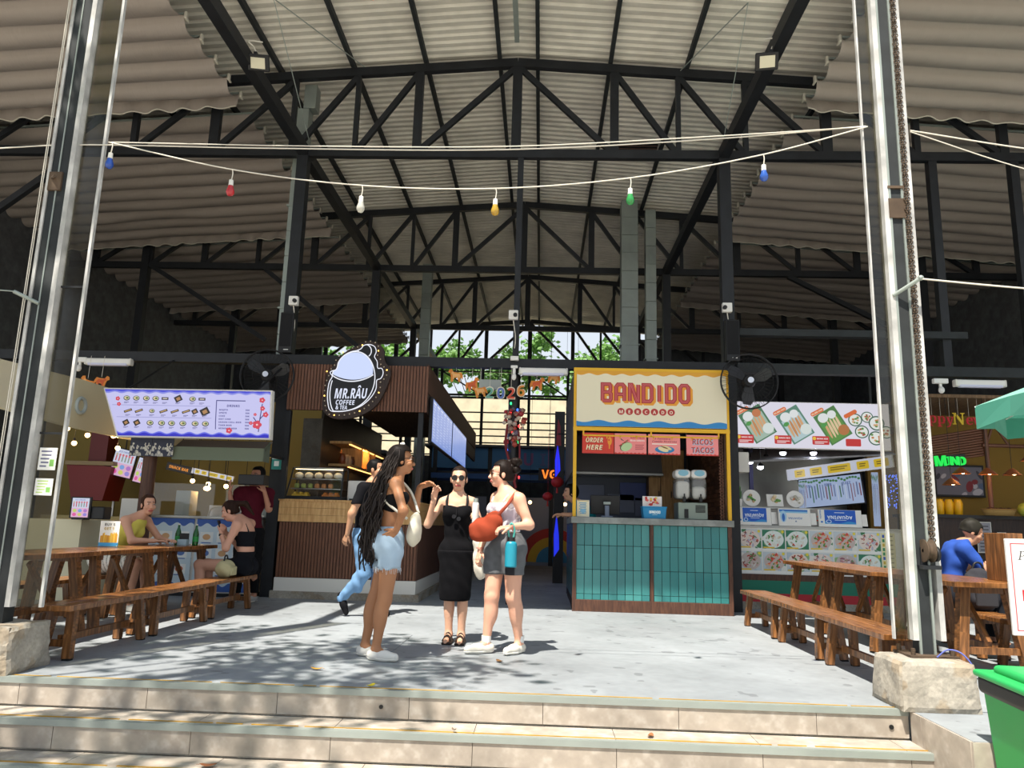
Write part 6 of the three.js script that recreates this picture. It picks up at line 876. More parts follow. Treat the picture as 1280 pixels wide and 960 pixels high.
function sdfGeo(prims, { cell = 0.012, k = 0.02, clip = null, color = null, wob = 0 } = {}) {
  const lo = [1e9, 1e9, 1e9], hi = [-1e9, -1e9, -1e9];
  for (const p of prims) { const R = (p.a ? Math.max(p.ra, p.rb) : Math.max(...p.r)) + (p.inf || 0); for (const c of p.a ? [p.a, p.b] : [p.o]) for (let i = 0; i < 3; i++) { lo[i] = Math.min(lo[i], c[i] - R); hi[i] = Math.max(hi[i], c[i] + R); } }
  const n = [0, 1, 2].map((i) => { lo[i] -= 3 * cell; return Math.ceil((hi[i] + 3 * cell - lo[i]) / cell) + 1; }), [nx, ny, nz] = n, F = new Float32Array(nx * ny * nz);
  const field = (x, y, z, list = prims) => {
    let d = 1e9; for (const p of list) { const e = primD(p, x, y, z); if (e - d > k) continue; if (d - e > k) { d = e; continue; } const h = Math.max(k - Math.abs(d - e), 0) / k; d = Math.min(d, e) - h * h * k * 0.25; }
    if (wob) d += wob * (Math.sin(x * 61 + y * 37) + Math.sin(y * 53 - z * 47 + x * 21)) * 0.5;
    return clip ? Math.max(d, clip(x, y, z)) : d;
  };
  const S = 4, id = (i, j, l) => (l * ny + j) * nx + i;
  for (let l = 0; l < nz; l += S) for (let j = 0; j < ny; j += S) for (let i = 0; i < nx; i += S) {
    const mx = lo[0] + (i + 1.5) * cell, my = lo[1] + (j + 1.5) * cell, mz = lo[2] + (l + 1.5) * cell, ds = prims.map((p) => primD(p, mx, my, mz)), dm = Math.min(...ds), list = prims.filter((_, q) => ds[q] < dm + k + cell * 7), c = field(mx, my, mz, list), far = Math.abs(c) > cell * 5.5 + (clip ? 0.02 : 0.012);
    for (let c2 = l; c2 < Math.min(l + S, nz); c2++) for (let b2 = j; b2 < Math.min(j + S, ny); b2++) for (let a2 = i; a2 < Math.min(i + S, nx); a2++) F[id(a2, b2, c2)] = far ? c : field(lo[0] + a2 * cell, lo[1] + b2 * cell, lo[2] + c2 * cell, list);
  }
  const pos = [], idx = [], at = new Int32Array(nx * ny * nz).fill(-1), E = [[0, 1], [2, 3], [4, 5], [6, 7], [0, 2], [1, 3], [4, 6], [5, 7], [0, 4], [1, 5], [2, 6], [3, 7]];
  for (let l = 0; l < nz - 1; l++) for (let j = 0; j < ny - 1; j++) for (let i = 0; i < nx - 1; i++) {
    if (Math.abs(F[id(i, j, l)]) > cell * 4) continue; const f = []; let m = 0; for (let q = 0; q < 8; q++) { f[q] = F[id(i + (q & 1), j + ((q >> 1) & 1), l + (q >> 2))]; if (f[q] < 0) m++; }
    if (!m || m === 8) continue; let x = 0, y = 0, z = 0, c = 0;
    for (const [a, b] of E) if ((f[a] < 0) !== (f[b] < 0)) { const t = f[a] / (f[a] - f[b]); x += (a & 1) + ((b & 1) - (a & 1)) * t; y += ((a >> 1) & 1) + (((b >> 1) & 1) - ((a >> 1) & 1)) * t; z += (a >> 2) + ((b >> 2) - (a >> 2)) * t; c++; }
    at[id(i, j, l)] = pos.length / 3; pos.push(lo[0] + (i + x / c) * cell, lo[1] + (j + y / c) * cell, lo[2] + (l + z / c) * cell);
  }
  const quad = (a, b, c, d, fl) => { if (a < 0 || b < 0 || c < 0 || d < 0) return; fl ? idx.push(a, b, c, a, c, d) : idx.push(a, c, b, a, d, c); };
  for (let l = 1; l < nz - 1; l++) for (let j = 1; j < ny - 1; j++) for (let i = 1; i < nx - 1; i++) {
    const f0 = F[id(i, j, l)], s = f0 < 0; if (Math.abs(f0) > cell * 4) continue;
    if (s !== F[id(i + 1, j, l)] < 0) quad(at[id(i, j - 1, l - 1)], at[id(i, j, l - 1)], at[id(i, j, l)], at[id(i, j - 1, l)], s);
    if (s !== F[id(i, j + 1, l)] < 0) quad(at[id(i - 1, j, l - 1)], at[id(i - 1, j, l)], at[id(i, j, l)], at[id(i, j, l - 1)], s);
    if (s !== F[id(i, j, l + 1)] < 0) quad(at[id(i - 1, j - 1, l)], at[id(i, j - 1, l)], at[id(i, j, l)], at[id(i - 1, j, l)], s);
  }
  const g = new THREE.BufferGeometry(); g.setAttribute('position', new THREE.Float32BufferAttribute(pos, 3)); g.setIndex(idx); g.computeVertexNormals();
  const col = new Float32Array(pos.length); for (let i = 0; i < pos.length; i += 3) { const c = color ? color(pos[i], pos[i + 1], pos[i + 2]) : [1, 1, 1]; col[i] = c[0]; col[i + 1] = c[1]; col[i + 2] = c[2]; }
  g.setAttribute('color', new THREE.BufferAttribute(col, 3)); g.setAttribute('uv', new THREE.BufferAttribute(new Float32Array(pos.length / 3 * 2), 2));
  for (let i = 0; i < pos.length / 3; i++) { g.attributes.uv.array[2 * i] = Math.atan2(pos[3 * i], pos[3 * i + 2]) * 0.15; g.attributes.uv.array[2 * i + 1] = pos[3 * i + 1]; }
  return g;
}
const lin = (h) => { const c = new THREE.Color(h); return [c.r, c.g, c.b]; };
const skinMat = new THREE.MeshStandardMaterial({ color: 0xffffff, vertexColors: true, roughness: 0.55 });
const clothMat = (o = {}) => new THREE.MeshPhysicalMaterial({ color: 0xffffff, vertexColors: true, roughness: 0.9, specularIntensity: 0.25, ...o });
function handPrims(w, dir, palm, thumbSide, curl, s = 1) {     // palm, four unequal fingers of three bones and a thumb from the side of the palm
  const D = v3.norm(dir), S0 = v3.cross(palm, D), S = v3.norm(v3.dot(S0, thumbSide) < 0 ? S0.map((v) => -v) : S0), N = v3.norm(v3.add(palm, D, -v3.dot(palm, D))), out = [], P = (d, q, n) => v3.add(v3.add(v3.add(w, D, d * s), S, q * s), N, n * s);
  [1.5, 0.5, -0.5, -1.5].forEach((o, i) => {
    const L = [0.072, 0.08, 0.074, 0.058][i] * s, c = Array.isArray(curl) ? curl[i] : curl, kn = P(0.085 - 0.004 * Math.abs(o), o * 0.0195, 0);
    out.push(cone(P(0.008, o * 0.012, 0), kn, 0.0125 * s, 0.0098 * s)); let a = c * 0.55, p = kn, d;
    for (const q of [0.46, 0.3, 0.24]) { d = v3.add(D.map((v) => v * Math.cos(a)), N, Math.sin(a)); const sp = v3.norm(v3.add(d, S, o * 0.05)); const e = v3.add(p, sp, L * q); out.push(cone(p, e, 0.0092 * s, 0.008 * s)); p = e; a += c; }
  });
  const tb = P(0.022, 0.028, 0.004), t1 = P(0.058, 0.05, 0.018), t2 = v3.add(t1, v3.norm(v3.add(v3.add(D.map((v) => v * 0.8), S, 0.2), N, 0.35 + 0.4 * (Array.isArray(curl) ? curl[0] : curl))), 0.032 * s);
  out.push(cone(P(0.01, 0.01, 0), tb, 0.014 * s, 0.013 * s), cone(tb, t1, 0.0125 * s, 0.0105 * s), cone(t1, t2, 0.0102 * s, 0.0085 * s));
  return out;
}
function person(label, x0, z0, J, o) {
  const g = thing('person', label, 'person', [x0, 0, z0]), b = o.build ?? 1, fem = o.fem, skin = lin(o.skin), P = {}, T = basis(v3.cross(v3.sub(J.shL, J.shR), v3.sub(J.neck, J.pelvis)), v3.sub(J.neck, J.pelvis)), [X, Y, Zf] = T, at = (q, a, c, e) => v3.add(v3.add(v3.add(q, X, a), Y, c), Zf, e);
  P.chest = ell(J.chest, [0.148 * b, 0.17, 0.1 * b], T); P.ribs = ell(v3.mix(J.chest, J.neck, 0.5), [0.14 * b, 0.09, 0.085 * b], T); P.waist = ell(J.waist, [0.122 * b, 0.15, 0.09 * b], T); P.pelvis = ell(J.pelvis, [0.16 * b * (fem ? 1.04 : 0.95), 0.12, 0.11 * b], T);
  for (const s of ['L', 'R']) {
    const q = s === 'L' ? 1 : -1, a = o.arm ?? 1, l = o.leg ?? 1;
    P['trap' + s] = cone(v3.add(J.neck, Y, 0.0), J['sh' + s], 0.05, 0.05 * a); P['up' + s] = cone(J['sh' + s], J['el' + s], 0.05 * a * b, 0.037 * a); P['fore' + s] = cone(J['el' + s], J['wr' + s], 0.039 * a, 0.025);
    if (J['hip' + s]) { P['thigh' + s] = cone(J['hip' + s], J['kn' + s], 0.088 * l, 0.056 * l); P['shin' + s] = cone(J['kn' + s], J['an' + s], 0.053 * l, 0.034); P['calf' + s] = ell(v3.add(v3.mix(J['kn' + s], J['an' + s], 0.32), Zf, -0.018), [0.05 * l, 0.11, 0.05 * l]); P['foot' + s] = cone(v3.add(J['an' + s], [0, -0.02, 0]), J['toe' + s], 0.034, 0.024); }
    if (fem) P['bust' + s] = ell(at(J.chest, q * 0.066, 0.0, 0.075 * b), [0.06 * b, 0.06, 0.05]);
    P['glute' + s] = ell(at(J.pelvis, q * 0.075, -0.03, -0.05), [0.09, 0.1, 0.08]);
  }
  P.neck = cone(v3.add(J.neck, Y, -0.03), v3.add(J.head, [0, -0.07, 0]), 0.052 * (fem ? 0.92 : 1.08), 0.048);
  const H = basis(o.look, v3.norm(v3.add([0, 1, 0], o.tilt ?? [0, 0, 0]))), hp = (a, c, e) => v3.add(v3.add(v3.add(J.head, H[0], a), H[1], c), H[2], e), loc = (x, y, z) => { const d = [x - J.head[0], y - J.head[1], z - J.head[2]]; return [v3.dot(d, H[0]), v3.dot(d, H[1]), v3.dot(d, H[2])]; };
  const hy = fem ? 0.95 : 1, head = [ell(hp(0, 0.028, -0.012), [0.074, 0.088, 0.094].map((v) => v * hy), H), ell(hp(0, -0.035, 0.022), [0.06, 0.08, 0.068].map((v) => v * hy), H), ell(hp(0, -0.09, 0.045), [0.036, 0.026, 0.036], H), cone(hp(0, 0.005, 0.083), hp(0, -0.032, 0.104), 0.0085, 0.0125), ell(hp(0, -0.036, 0.098), [0.019, 0.009, 0.012], H), ell(hp(0, -0.064, 0.086), [0.026, 0.0065, 0.012], H), ell(hp(0, -0.074, 0.084), [0.022, 0.007, 0.012], H), ell(hp(0, 0.025, 0.08), [0.046, 0.01, 0.012], H), ...[-1, 1].flatMap((q) => [ell(hp(q * 0.074, -0.012, -0.008), [0.009, 0.031, 0.018], H), ell(hp(q * 0.031, 0.006, 0.075), [0.014, 0.009, 0.01], H), ell(hp(q * 0.04, -0.03, 0.06), [0.024, 0.024, 0.025], H)]), { ...P.neck }];
  const brow = lin(o.hair ?? 0x1a1210), lip = lin(o.lip ?? 0xb05a52);
  const headCol = (x, y, z) => { const [a, c, e] = loc(x, y, z), u = Math.abs(a); if (e > 0.06) { if (c > 0.022 && c < 0.031 && u > 0.012 && u < 0.05) return brow; if (Math.hypot((u - 0.031) / 0.014, (c - 0.006) / 0.005) < 1) return Math.hypot(u - 0.031, c - 0.006) < 0.0062 ? [0.02, 0.015, 0.01] : [0.5, 0.46, 0.43]; if (u < 0.026 && Math.abs(c + 0.069) < 0.0105 && e > 0.075) return lip; } return skin; };
  const bodyP = Object.values(P), geos = [sdfGeo(bodyP, { cell: 0.0125, k: 0.035, color: () => skin }), sdfGeo(head, { cell: 0.0055, k: 0.014, color: headCol })];
  for (const s of ['L', 'R']) if (o['hand' + s]) { const h = o['hand' + s]; geos.push(sdfGeo([cone(v3.mix(J['el' + s], J['wr' + s], 0.9), J['wr' + s], 0.027, 0.024), ...handPrims(J['wr' + s], h.dir ?? v3.sub(J['hd' + s], J['wr' + s]), h.palm, h.thumb, h.curl ?? 0.35, o.handScale ?? 0.95)], { cell: 0.0042, k: 0.006, color: () => skin })); }
  part(g, 'body', mergeGeometries(geos), skinMat);
  const wear = (name, keys, inf, color, clip, opt = {}, label2) => { const pr = keys.map((q) => (typeof q === 'string' ? { ...P[q], inf } : { ...q })), c = Array.isArray(color) ? null : lin(color); return part(g, name, sdfGeo(pr, { cell: opt.cell ?? 0.011, k: opt.k ?? 0.035, clip, wob: opt.wob ?? 0.003, color: opt.colorFn ?? ((x, y, z) => { const m = 0.93 + 0.14 * vnoise(x * 14 + 9, y * 14 + z * 9 + 40, 512, 5); return c.map((v) => v * m); }) }), opt.mat ?? clothMat(), label2); };
  const torso = ['chest', 'ribs', 'waist', 'pelvis', 'gluteL', 'gluteR', ...(fem ? ['bustL', 'bustR'] : [])];
  const hairCap = (col, { low = -0.06, front = 0.03, line = 0.072, puff = 0.0, extra = [], wob = 0.003 } = {}) => part(g, 'hair', sdfGeo([ell(hp(0, 0.032, -0.018), [0.082 + puff, 0.094 + puff, 0.1 + puff], H), ell(hp(0, -0.03, -0.05), [0.068 + puff, 0.06, 0.06 + puff], H), ...extra], { cell: 0.0075, k: 0.02, wob, clip: (x, y, z) => { const [a, c, e] = loc(x, y, z), near = Math.hypot(a, c, e) < 0.16 ? 1 : -1; return near > 0 ? Math.max(Math.min(e - front + 0.25 * Math.max(0, Math.abs(a) - 0.05), line - c), Math.hypot(a, c, e) < 0.13 ? low - c : -1) : -1; }, color: (x, y, z) => { const m = 0.8 + 0.5 * vnoise(x * 60 + 7, z * 60 + y * 20 + 90, 1024, 8), c = lin(col); return c.map((v) => v * m); } }), clothMat({ roughness: 0.55 }));
  const shoes = (col, sole, hgt = 0.075, soleCol = 0xe8e4da) => { for (const s of ['L', 'R']) { const an = J['an' + s], to = J['toe' + s], d = v3.norm(v3.sub([to[0], an[1] - 0.05, to[2]], [an[0], an[1] - 0.05, an[2]])), lowY = Math.min(an[1], to[1]), base = o.lift?.[s] ?? 0; const fwd = o.lift?.[s] ? v3.norm(v3.sub(to, an)) : d; const heel = v3.add([an[0], o.lift?.[s] ? an[1] : 0.045, an[2]], fwd, -0.035), tip = o.lift?.[s] ? v3.add(an, fwd, 0.17) : v3.add([an[0], 0.038, an[2]], d, 0.17); const pr = [cone(heel, v3.mix(heel, tip, 0.6), 0.038, 0.04), cone(v3.mix(heel, tip, 0.5), tip, 0.041, 0.03), cone(an, v3.add(heel, fwd, 0.03), 0.038, 0.041)]; const flo = o.lift?.[s] ? -1 : 0; const sh = part(g, 'shoe', sdfGeo(pr, { cell: 0.007, k: 0.02, clip: flo ? null : (x, y) => Math.max(0.012 - y, y - hgt - 0.03), color: () => lin(col) }), clothMat({ roughness: 0.7 })); if (!flo) part(sh, 'sole', sdfGeo(pr.slice(0, 2).map((p) => ({ ...p, inf: 0.004 })), { cell: 0.006, k: 0.02, clip: (x, y) => Math.max(0.002 - y, y - 0.026), color: () => lin(soleCol) }), clothMat()); } };
  const glasses = (col, dark) => { const m = std(col, 0.3), lensM = std(dark, 0.1, 0.1), gl = part(g, 'sunglasses', Mg(Rod(hp(-0.012, 0.01, 0.098), hp(0.012, 0.01, 0.098), 0.003), Rod(hp(0.055, 0.012, 0.085), hp(0.076, 0.008, -0.005), 0.0028), Rod(hp(-0.055, 0.012, 0.085), hp(-0.076, 0.008, -0.005), 0.0028)), m); for (const q of [-1, 1]) part(gl, 'lens', put(Cy(0.026, 0.026, 0.005, 0, 0, 0, 20).rotateX(Math.PI / 2).applyMatrix4(new THREE.Matrix4().makeBasis(V(...H[0]), V(...H[1]), V(...H[2]))), hp(q * 0.033, 0.004, 0.095)), lensM); };
  return { g, P, J, X, Y, Zf, at, hp, H, wear, torso, hairCap, shoes, glasses, lin, loc };
}

// ---- woman with very long dark hair, denim shorts, hand on hip, turned towards the others
{
  const J = { head: [0.03, 1.585, 0], neck: [-0.015, 1.43, 0], chest: [-0.027, 1.27, 0], waist: [-0.035, 1.09, 0], pelvis: [-0.03, 0.92, 0], shR: [0.02, 1.375, 0.15], elR: [0.115, 1.16, 0.27], wrR: [0.045, 1.0, 0.17], hdR: [-0.01, 0.955, 0.14], shL: [-0.03, 1.39, -0.15], elL: [0.13, 1.2, -0.2], wrL: [0.17, 1.37, -0.14], hdL: [0.25, 1.42, -0.12], hipR: [0.0, 0.85, 0.085], knR: [-0.03, 0.46, 0.09], anR: [-0.075, 0.09, 0.11], toeR: [0.09, 0.04, 0.16], hipL: [-0.05, 0.85, -0.085], knL: [-0.14, 0.46, -0.07], anL: [-0.2, 0.09, -0.06], toeL: [-0.06, 0.04, 0.0] };
  const p = person('woman with very long dark curly hair, frayed denim shorts and hand on hip', -1.2, -6.3, J, { fem: true, skin: 0xa87450, build: 0.95, leg: 0.98, arm: 0.9, hair: 0x15100e, look: [0.93, 0, -0.3], handR: { palm: [-0.3, 0.1, -0.95], thumb: [0.3, 1, 0.2], curl: 0.3, dir: [-0.75, -0.5, -0.15] }, handL: { palm: [0.2, -0.8, 0.5], thumb: [0, 0.7, 0.8], curl: 0.45, dir: [0.85, 0.35, 0.2] } });
  p.wear('bandeau_top', ['chest', 'ribs', 'bustL', 'bustR'], 0.008, 0x141416, (x, y) => Math.max(1.13 - y, y - 1.3 - x * 0.25));
  p.wear('denim_shorts', ['pelvis', 'waist', 'gluteL', 'gluteR', 'thighL', 'thighR'], 0.016, 0xa9bfd2, (x, y, z) => Math.max(0.70 + 0.012 * Math.sin(x * 90 + z * 70) - y, y - 1.035), { k: 0.03, wob: 0.004 });
  part(p.g, 'frayed_hem', Mg(...Array.from({ length: 70 }, (_, i) => { const a = i / 35 * 6.28, c = i < 35 ? [-0.015, 0.088] : [-0.075, -0.083], r = 0.1; const x = c[0] + r * Math.cos(a), z = c[1] + r * Math.sin(a); return Rod([x, 0.71, z], [x + rr(-0.01, 0.01), 0.71 - rr(0.02, 0.05), z + rr(-0.01, 0.01)], 0.0015, 0.001, 4); })), std(0xd6dee6, 0.9)).userData.kind = 'stuff';
  p.shoes(0xe4e0d8, true);
  p.hairCap(0x15100e, { puff: 0.008, front: 0.02 });
  const strands = []; for (let i = 0; i < 190; i++) { const a = rr(1.75, 4.55), y0 = rr(0.0, 0.09), st = p.hp(0.082 * Math.sin(a) , y0, 0.082 * Math.cos(a) - 0.012), len = rr(0.62, 0.92), ph = rnd() * 6, pts = [st]; const ex = rr(-0.16, -0.045), ez = rr(-0.12, 0.1); for (let k = 1; k <= 10; k++) { const t = k / 10; pts.push([st[0] + (ex - 0.02) * Math.min(1, t * 1.5) + 0.014 * Math.sin(ph + t * 30) - 0.035 * t, st[1] - len * t, st[2] + ez * Math.min(1, t * 1.6) * 0.9 + 0.014 * Math.cos(ph * 2 + t * 27)]); } strands.push(Tu(pts, rr(0.004, 0.008), 34, 4)); }
  const hs = part(p.g, 'long_curls', Mg(...strands), std(0x231813, 0.6)); hs.userData.kind = 'stuff';
  part(p.g, 'hair_clip', put(RB(0.04, 0.02, 0.03, 0.008), p.hp(0, 0.135, 0.0)), M.white, 'small white hair clip');
  p.glasses(0x1a1210, 0x201814);
  const bag = thing('shoulder_bag', 'cream crossbody bag worn by the woman with long hair', 'bag', [-1.2, 0, -6.3]);
  part(bag, 'pouch', sdfGeo([ell([0.17, 1.03, -0.02], [0.05, 0.13, 0.12]), ell([0.165, 0.98, 0.02], [0.055, 0.1, 0.13])], { cell: 0.01, wob: 0.004, color: () => lin(0xd9d2bf) }), clothMat()); part(bag, 'strap', Tu([[0.12, 1.1, 0.1], [-0.06, 1.24, 0.125], [-0.14, 1.38, 0.03], [-0.07, 1.46, -0.1], [0.08, 1.35, -0.14], [0.18, 1.15, -0.1]], 0.012, 40, 6), std(0xe2dccb, 0.8));
}
// ---- woman in black dress facing the street
{
  const J = { head: [-0.035, 1.5, 0.01], neck: [-0.037, 1.335, 0], chest: [-0.038, 1.175, 0.005], waist: [-0.038, 1.0, 0], pelvis: [-0.036, 0.84, 0], shR: [-0.178, 1.275, 0], elR: [-0.309, 1.06, 0.05], wrR: [-0.251, 1.285, 0.13], hdR: [-0.24, 1.38, 0.13], shL: [0.104, 1.28, 0], elL: [0.19, 1.06, -0.03], wrL: [0.19, 1.11, 0.17], hdL: [0.17, 1.17, 0.22], hipR: [-0.105, 0.8, 0], knR: [-0.085, 0.43, 0.02], anR: [-0.075, 0.08, 0], toeR: [-0.085, 0.02, 0.16], hipL: [0.04, 0.8, 0], knL: [0.045, 0.43, 0.03], anL: [0.043, 0.08, 0.02], toeL: [0.045, 0.02, 0.18] };
  const p = person('woman in sleeveless black midi dress and sunglasses holding a white bottle', -0.75, -7.26, J, { fem: true, skin: 0xd9a98c, build: 0.9, leg: 0.85, arm: 0.82, hair: 0x201612, look: [0.02, -0.03, 1], handR: { palm: [0.75, 0, 0.6], thumb: [0.3, 0, 0.9], curl: [0.25, 0.5, 0.7, 0.8] }, handL: { palm: [-0.9, 0, 0.3], thumb: [0, 0.5, 0.9], curl: 0.95, dir: [-0.25, 0.35, 0.8] } });
  p.wear('dress_bodice', ['chest', 'ribs', 'waist', 'pelvis', 'bustL', 'bustR', 'gluteL', 'gluteR'], 0.01, 0x101013, (x, y, z) => Math.max(y - 1.245 + 0.25 * Math.max(0, 0.06 - Math.abs(x + 0.037)), 0.8 - y));
  part(p.g, 'dress_strap', Mg(Tu([[-0.13, 1.22, 0.09], [-0.135, 1.29, 0.07], [-0.12, 1.345, 0.0], [-0.1, 1.25, -0.085]], 0.012, 18), Tu([[0.055, 1.22, 0.09], [0.06, 1.29, 0.07], [0.045, 1.345, 0.0], [0.03, 1.25, -0.085]], 0.012, 18)), std(0x101013, 0.9));
  p.wear('skirt', ['pelvis', 'gluteL', 'gluteR', 'thighL', 'thighR', cone([-0.036, 0.82, 0], [-0.03, 0.36, 0.01], 0.14, 0.11), ell([-0.033, 0.52, 0.01], [0.14, 0.4, 0.1])], 0.008, 0x0f0f12, (x, y) => Math.max(0.375 - y, y - 0.83), { k: 0.05 });
  p.hairCap(0x201612, { line: 0.078, puff: -0.002, extra: [ell(p.hp(0, 0.02, -0.12), [0.05, 0.05, 0.04], p.H)] }); p.glasses(0x1a1412, 0x17120f);
  for (const s of ['L', 'R']) { const a = J['an' + s]; const sd = part(p.g, 'sandal', Mg(RB(0.09, 0.022, 0.24, 0.02, a[0], 0.012, a[2] + 0.06)), std(0x2a1c14, 0.7)); part(sd, 'sandal_strap', Mg(Tu([[a[0] - 0.045, 0.02, a[2] + 0.1], [a[0], 0.075, a[2] + 0.1], [a[0] + 0.045, 0.02, a[2] + 0.1]], 0.011), Tu([[a[0] - 0.045, 0.02, a[2] + 0.04], [a[0], 0.09, a[2] + 0.04], [a[0] + 0.045, 0.02, a[2] + 0.04]], 0.011)), std(0x2a1c14, 0.7)); }
  part(p.g, 'hung_sunglasses', Mg(put(Cy(0.02, 0.02, 0.004, 0, 0, 0, 16), [-0.055, 1.14, 0.135], [1.4, 0, 0]), put(Cy(0.02, 0.02, 0.004, 0, 0, 0, 16), [-0.01, 1.12, 0.135], [1.4, 0, 0]), Rod([-0.035, 1.23, 0.11], [-0.035, 1.14, 0.135], 0.004)), std(0x151212, 0.2));
  const bt = thing('water_bottle', 'slim white bottle in the hand of the woman in black', 'bottle', [-0.75 + 0.155, 1.08, -7.26 + 0.255]); part(bt, 'body', La([[0.001, 0], [0.03, 0], [0.031, 0.17], [0.024, 0.19], [0.001, 0.19]], 18), M.white); part(bt, 'cap', Cy(0.022, 0.024, 0.04, 0, 0.21, 0, 16), M.galv);
  const tb = thing('tote_bag', 'cream cloth tote bag hanging from the arm of the woman in black', 'bag', [-0.75, 0, -7.26]); part(tb, 'pouch', sdfGeo([ell([0.2, 0.76, 0.03], [0.075, 0.2, 0.035]), ell([0.19, 0.9, 0.03], [0.07, 0.12, 0.03])], { cell: 0.01, wob: 0.006, color: () => lin(0xd8d2c4) }), clothMat()); part(tb, 'handle', Tu([[0.14, 0.98, 0.05], [0.16, 1.16, 0.05], [0.19, 1.06, -0.05], [0.24, 1.0, 0.03], [0.25, 0.95, 0.03]], 0.01, 20), std(0xd8d2c4, 0.9));
}
// ---- woman in lace top with sling bag and teal bottle
{
  const J = { head: [-0.005, 1.52, 0], neck: [0.045, 1.365, 0], chest: [0.05, 1.215, 0], waist: [0.055, 1.05, 0], pelvis: [0.05, 0.91, 0], shL: [0.16, 1.295, 0.12], elL: [0.255, 1.08, 0.16], wrL: [0.1, 1.06, 0.3], hdL: [0.01, 1.045, 0.34], shR: [-0.04, 1.31, -0.12], elR: [-0.125, 1.05, -0.16], wrR: [-0.175, 0.85, -0.06], hdR: [-0.19, 0.77, -0.03], hipL: [0.12, 0.85, 0.06], knL: [0.13, 0.47, 0.06], anL: [0.19, 0.09, -0.02], toeL: [0.1, 0.03, 0.1], hipR: [-0.03, 0.85, -0.04], knR: [-0.055, 0.47, 0.03], anR: [-0.09, 0.09, 0.03], toeR: [-0.23, 0.03, 0.1] };
  const p = person('woman in white lace top and grey shorts with red sling bag', -0.35, -6.75, J, { fem: true, skin: 0xdba58a, build: 1.06, leg: 1.1, arm: 1.05, hair: 0x1b1310, look: [-0.93, 0.02, 0.2], handL: { palm: [0, -0.9, -0.2], thumb: [0, 0.2, 1], curl: 0.6, dir: [-0.9, -0.12, 0.2] }, handR: { palm: [0.6, 0, -0.5], thumb: [-0.5, 0, 0.8], curl: 0.45 } });
  const lace = (x, y, z) => { const t = vnoise(x * 70 + z * 30 + 50, y * 70 + z * 20 + 50, 1024, 3), u = vnoise(x * 24 + 50, y * 24 + z * 24, 1024, 4); return lin(t > 0.62 || u > 0.7 ? 0xb9b0bd : 0xe9e4e8); };
  p.wear('lace_top', ['chest', 'ribs', 'waist', 'bustL', 'bustR'], 0.01, 0xe8e4e8, (x, y, z) => Math.max(1.015 - y, y - 1.265 + 0.3 * (x - 0.05) * 0), { colorFn: lace, cell: 0.0085 });
  part(p.g, 'top_strap', Mg(Tu([p.at(J.chest, 0.085, 0.06, 0.1), p.at(J.chest, 0.1, 0.12, 0.05), p.at(J.chest, 0.09, 0.07, -0.09)], 0.008, 16), Tu([p.at(J.chest, -0.085, 0.06, 0.1), p.at(J.chest, -0.1, 0.12, 0.05), p.at(J.chest, -0.09, 0.07, -0.09)], 0.008, 16)), std(0xe8e4e8, 0.9));
  p.wear('grey_shorts', ['pelvis', 'waist', 'gluteL', 'gluteR', 'thighL', 'thighR'], 0.016, 0x55575a, (x, y) => Math.max(0.655 - y, y - 1.01), { k: 0.03, wob: 0.004, colorFn: (x, y, z) => { const m = 0.85 + 0.3 * vnoise(x * 30 + 60, y * 30 + 60 + z * 20, 1024, 2); return lin(x > 0.06 && x < 0.14 ? 0x2c2d31 : 0x626467).map((v) => v * m); } });
  p.shoes(0xddd6c8, true); for (const s of ['L', 'R']) part(p.g, 'sock', Cy(0.042, 0.04, 0.06, J['an' + s][0], 0.115, J['an' + s][2], 16), M.white);
  p.hairCap(0x1b1310, { puff: 0.004, extra: [] });
  const bun = []; for (let i = 0; i < 26; i++) bun.push(ell(p.hp(rr(-0.06, 0.06), 0.075 + rr(-0.06, 0.065), -0.105 + rr(-0.05, 0.04)), [rr(0.025, 0.035), rr(0.025, 0.035), rr(0.025, 0.035)], p.H)); part(p.g, 'hair_bun', sdfGeo(bun, { cell: 0.006, k: 0.006, color: () => lin(0x1d1512) }), clothMat({ roughness: 0.5 })); p.glasses(0x6a3a2a, 0x3a2418);
  part(p.g, 'bracelet', Mg(flat(new THREE.TorusGeometry(0.032, 0.005, 6, 18)).rotateY(Math.PI / 2).translate(J.wrL[0] + 0.02, J.wrL[1], J.wrL[2] - 0.01), flat(new THREE.TorusGeometry(0.031, 0.005, 6, 18)).rotateX(Math.PI / 2).translate(J.wrR[0], J.wrR[1] + 0.02, J.wrR[2])), std(0xd07a6a, 0.5));
  const bag = thing('sling_bag', 'rust red soft sling bag worn across the lace top', 'bag', [-0.35, 0, -6.75]); part(bag, 'pouch', sdfGeo([ell([-0.13, 1.03, 0.17], [0.13, 0.105, 0.06]), ell([-0.05, 1.1, 0.17], [0.08, 0.09, 0.05]), ell([-0.2, 0.99, 0.15], [0.06, 0.06, 0.05])], { cell: 0.009, wob: 0.005, color: () => lin(0x98422c) }), clothMat()); part(bag, 'strap', Mg(Tu([[-0.03, 1.14, 0.18], [0.06, 1.24, 0.19], [0.13, 1.35, 0.11], [0.14, 1.35, 0.02], [0.1, 1.2, -0.12], [-0.1, 1.05, -0.12], [-0.2, 1.0, 0.06]], 0.016, 50, 6)), std(0x9c4630, 0.9));
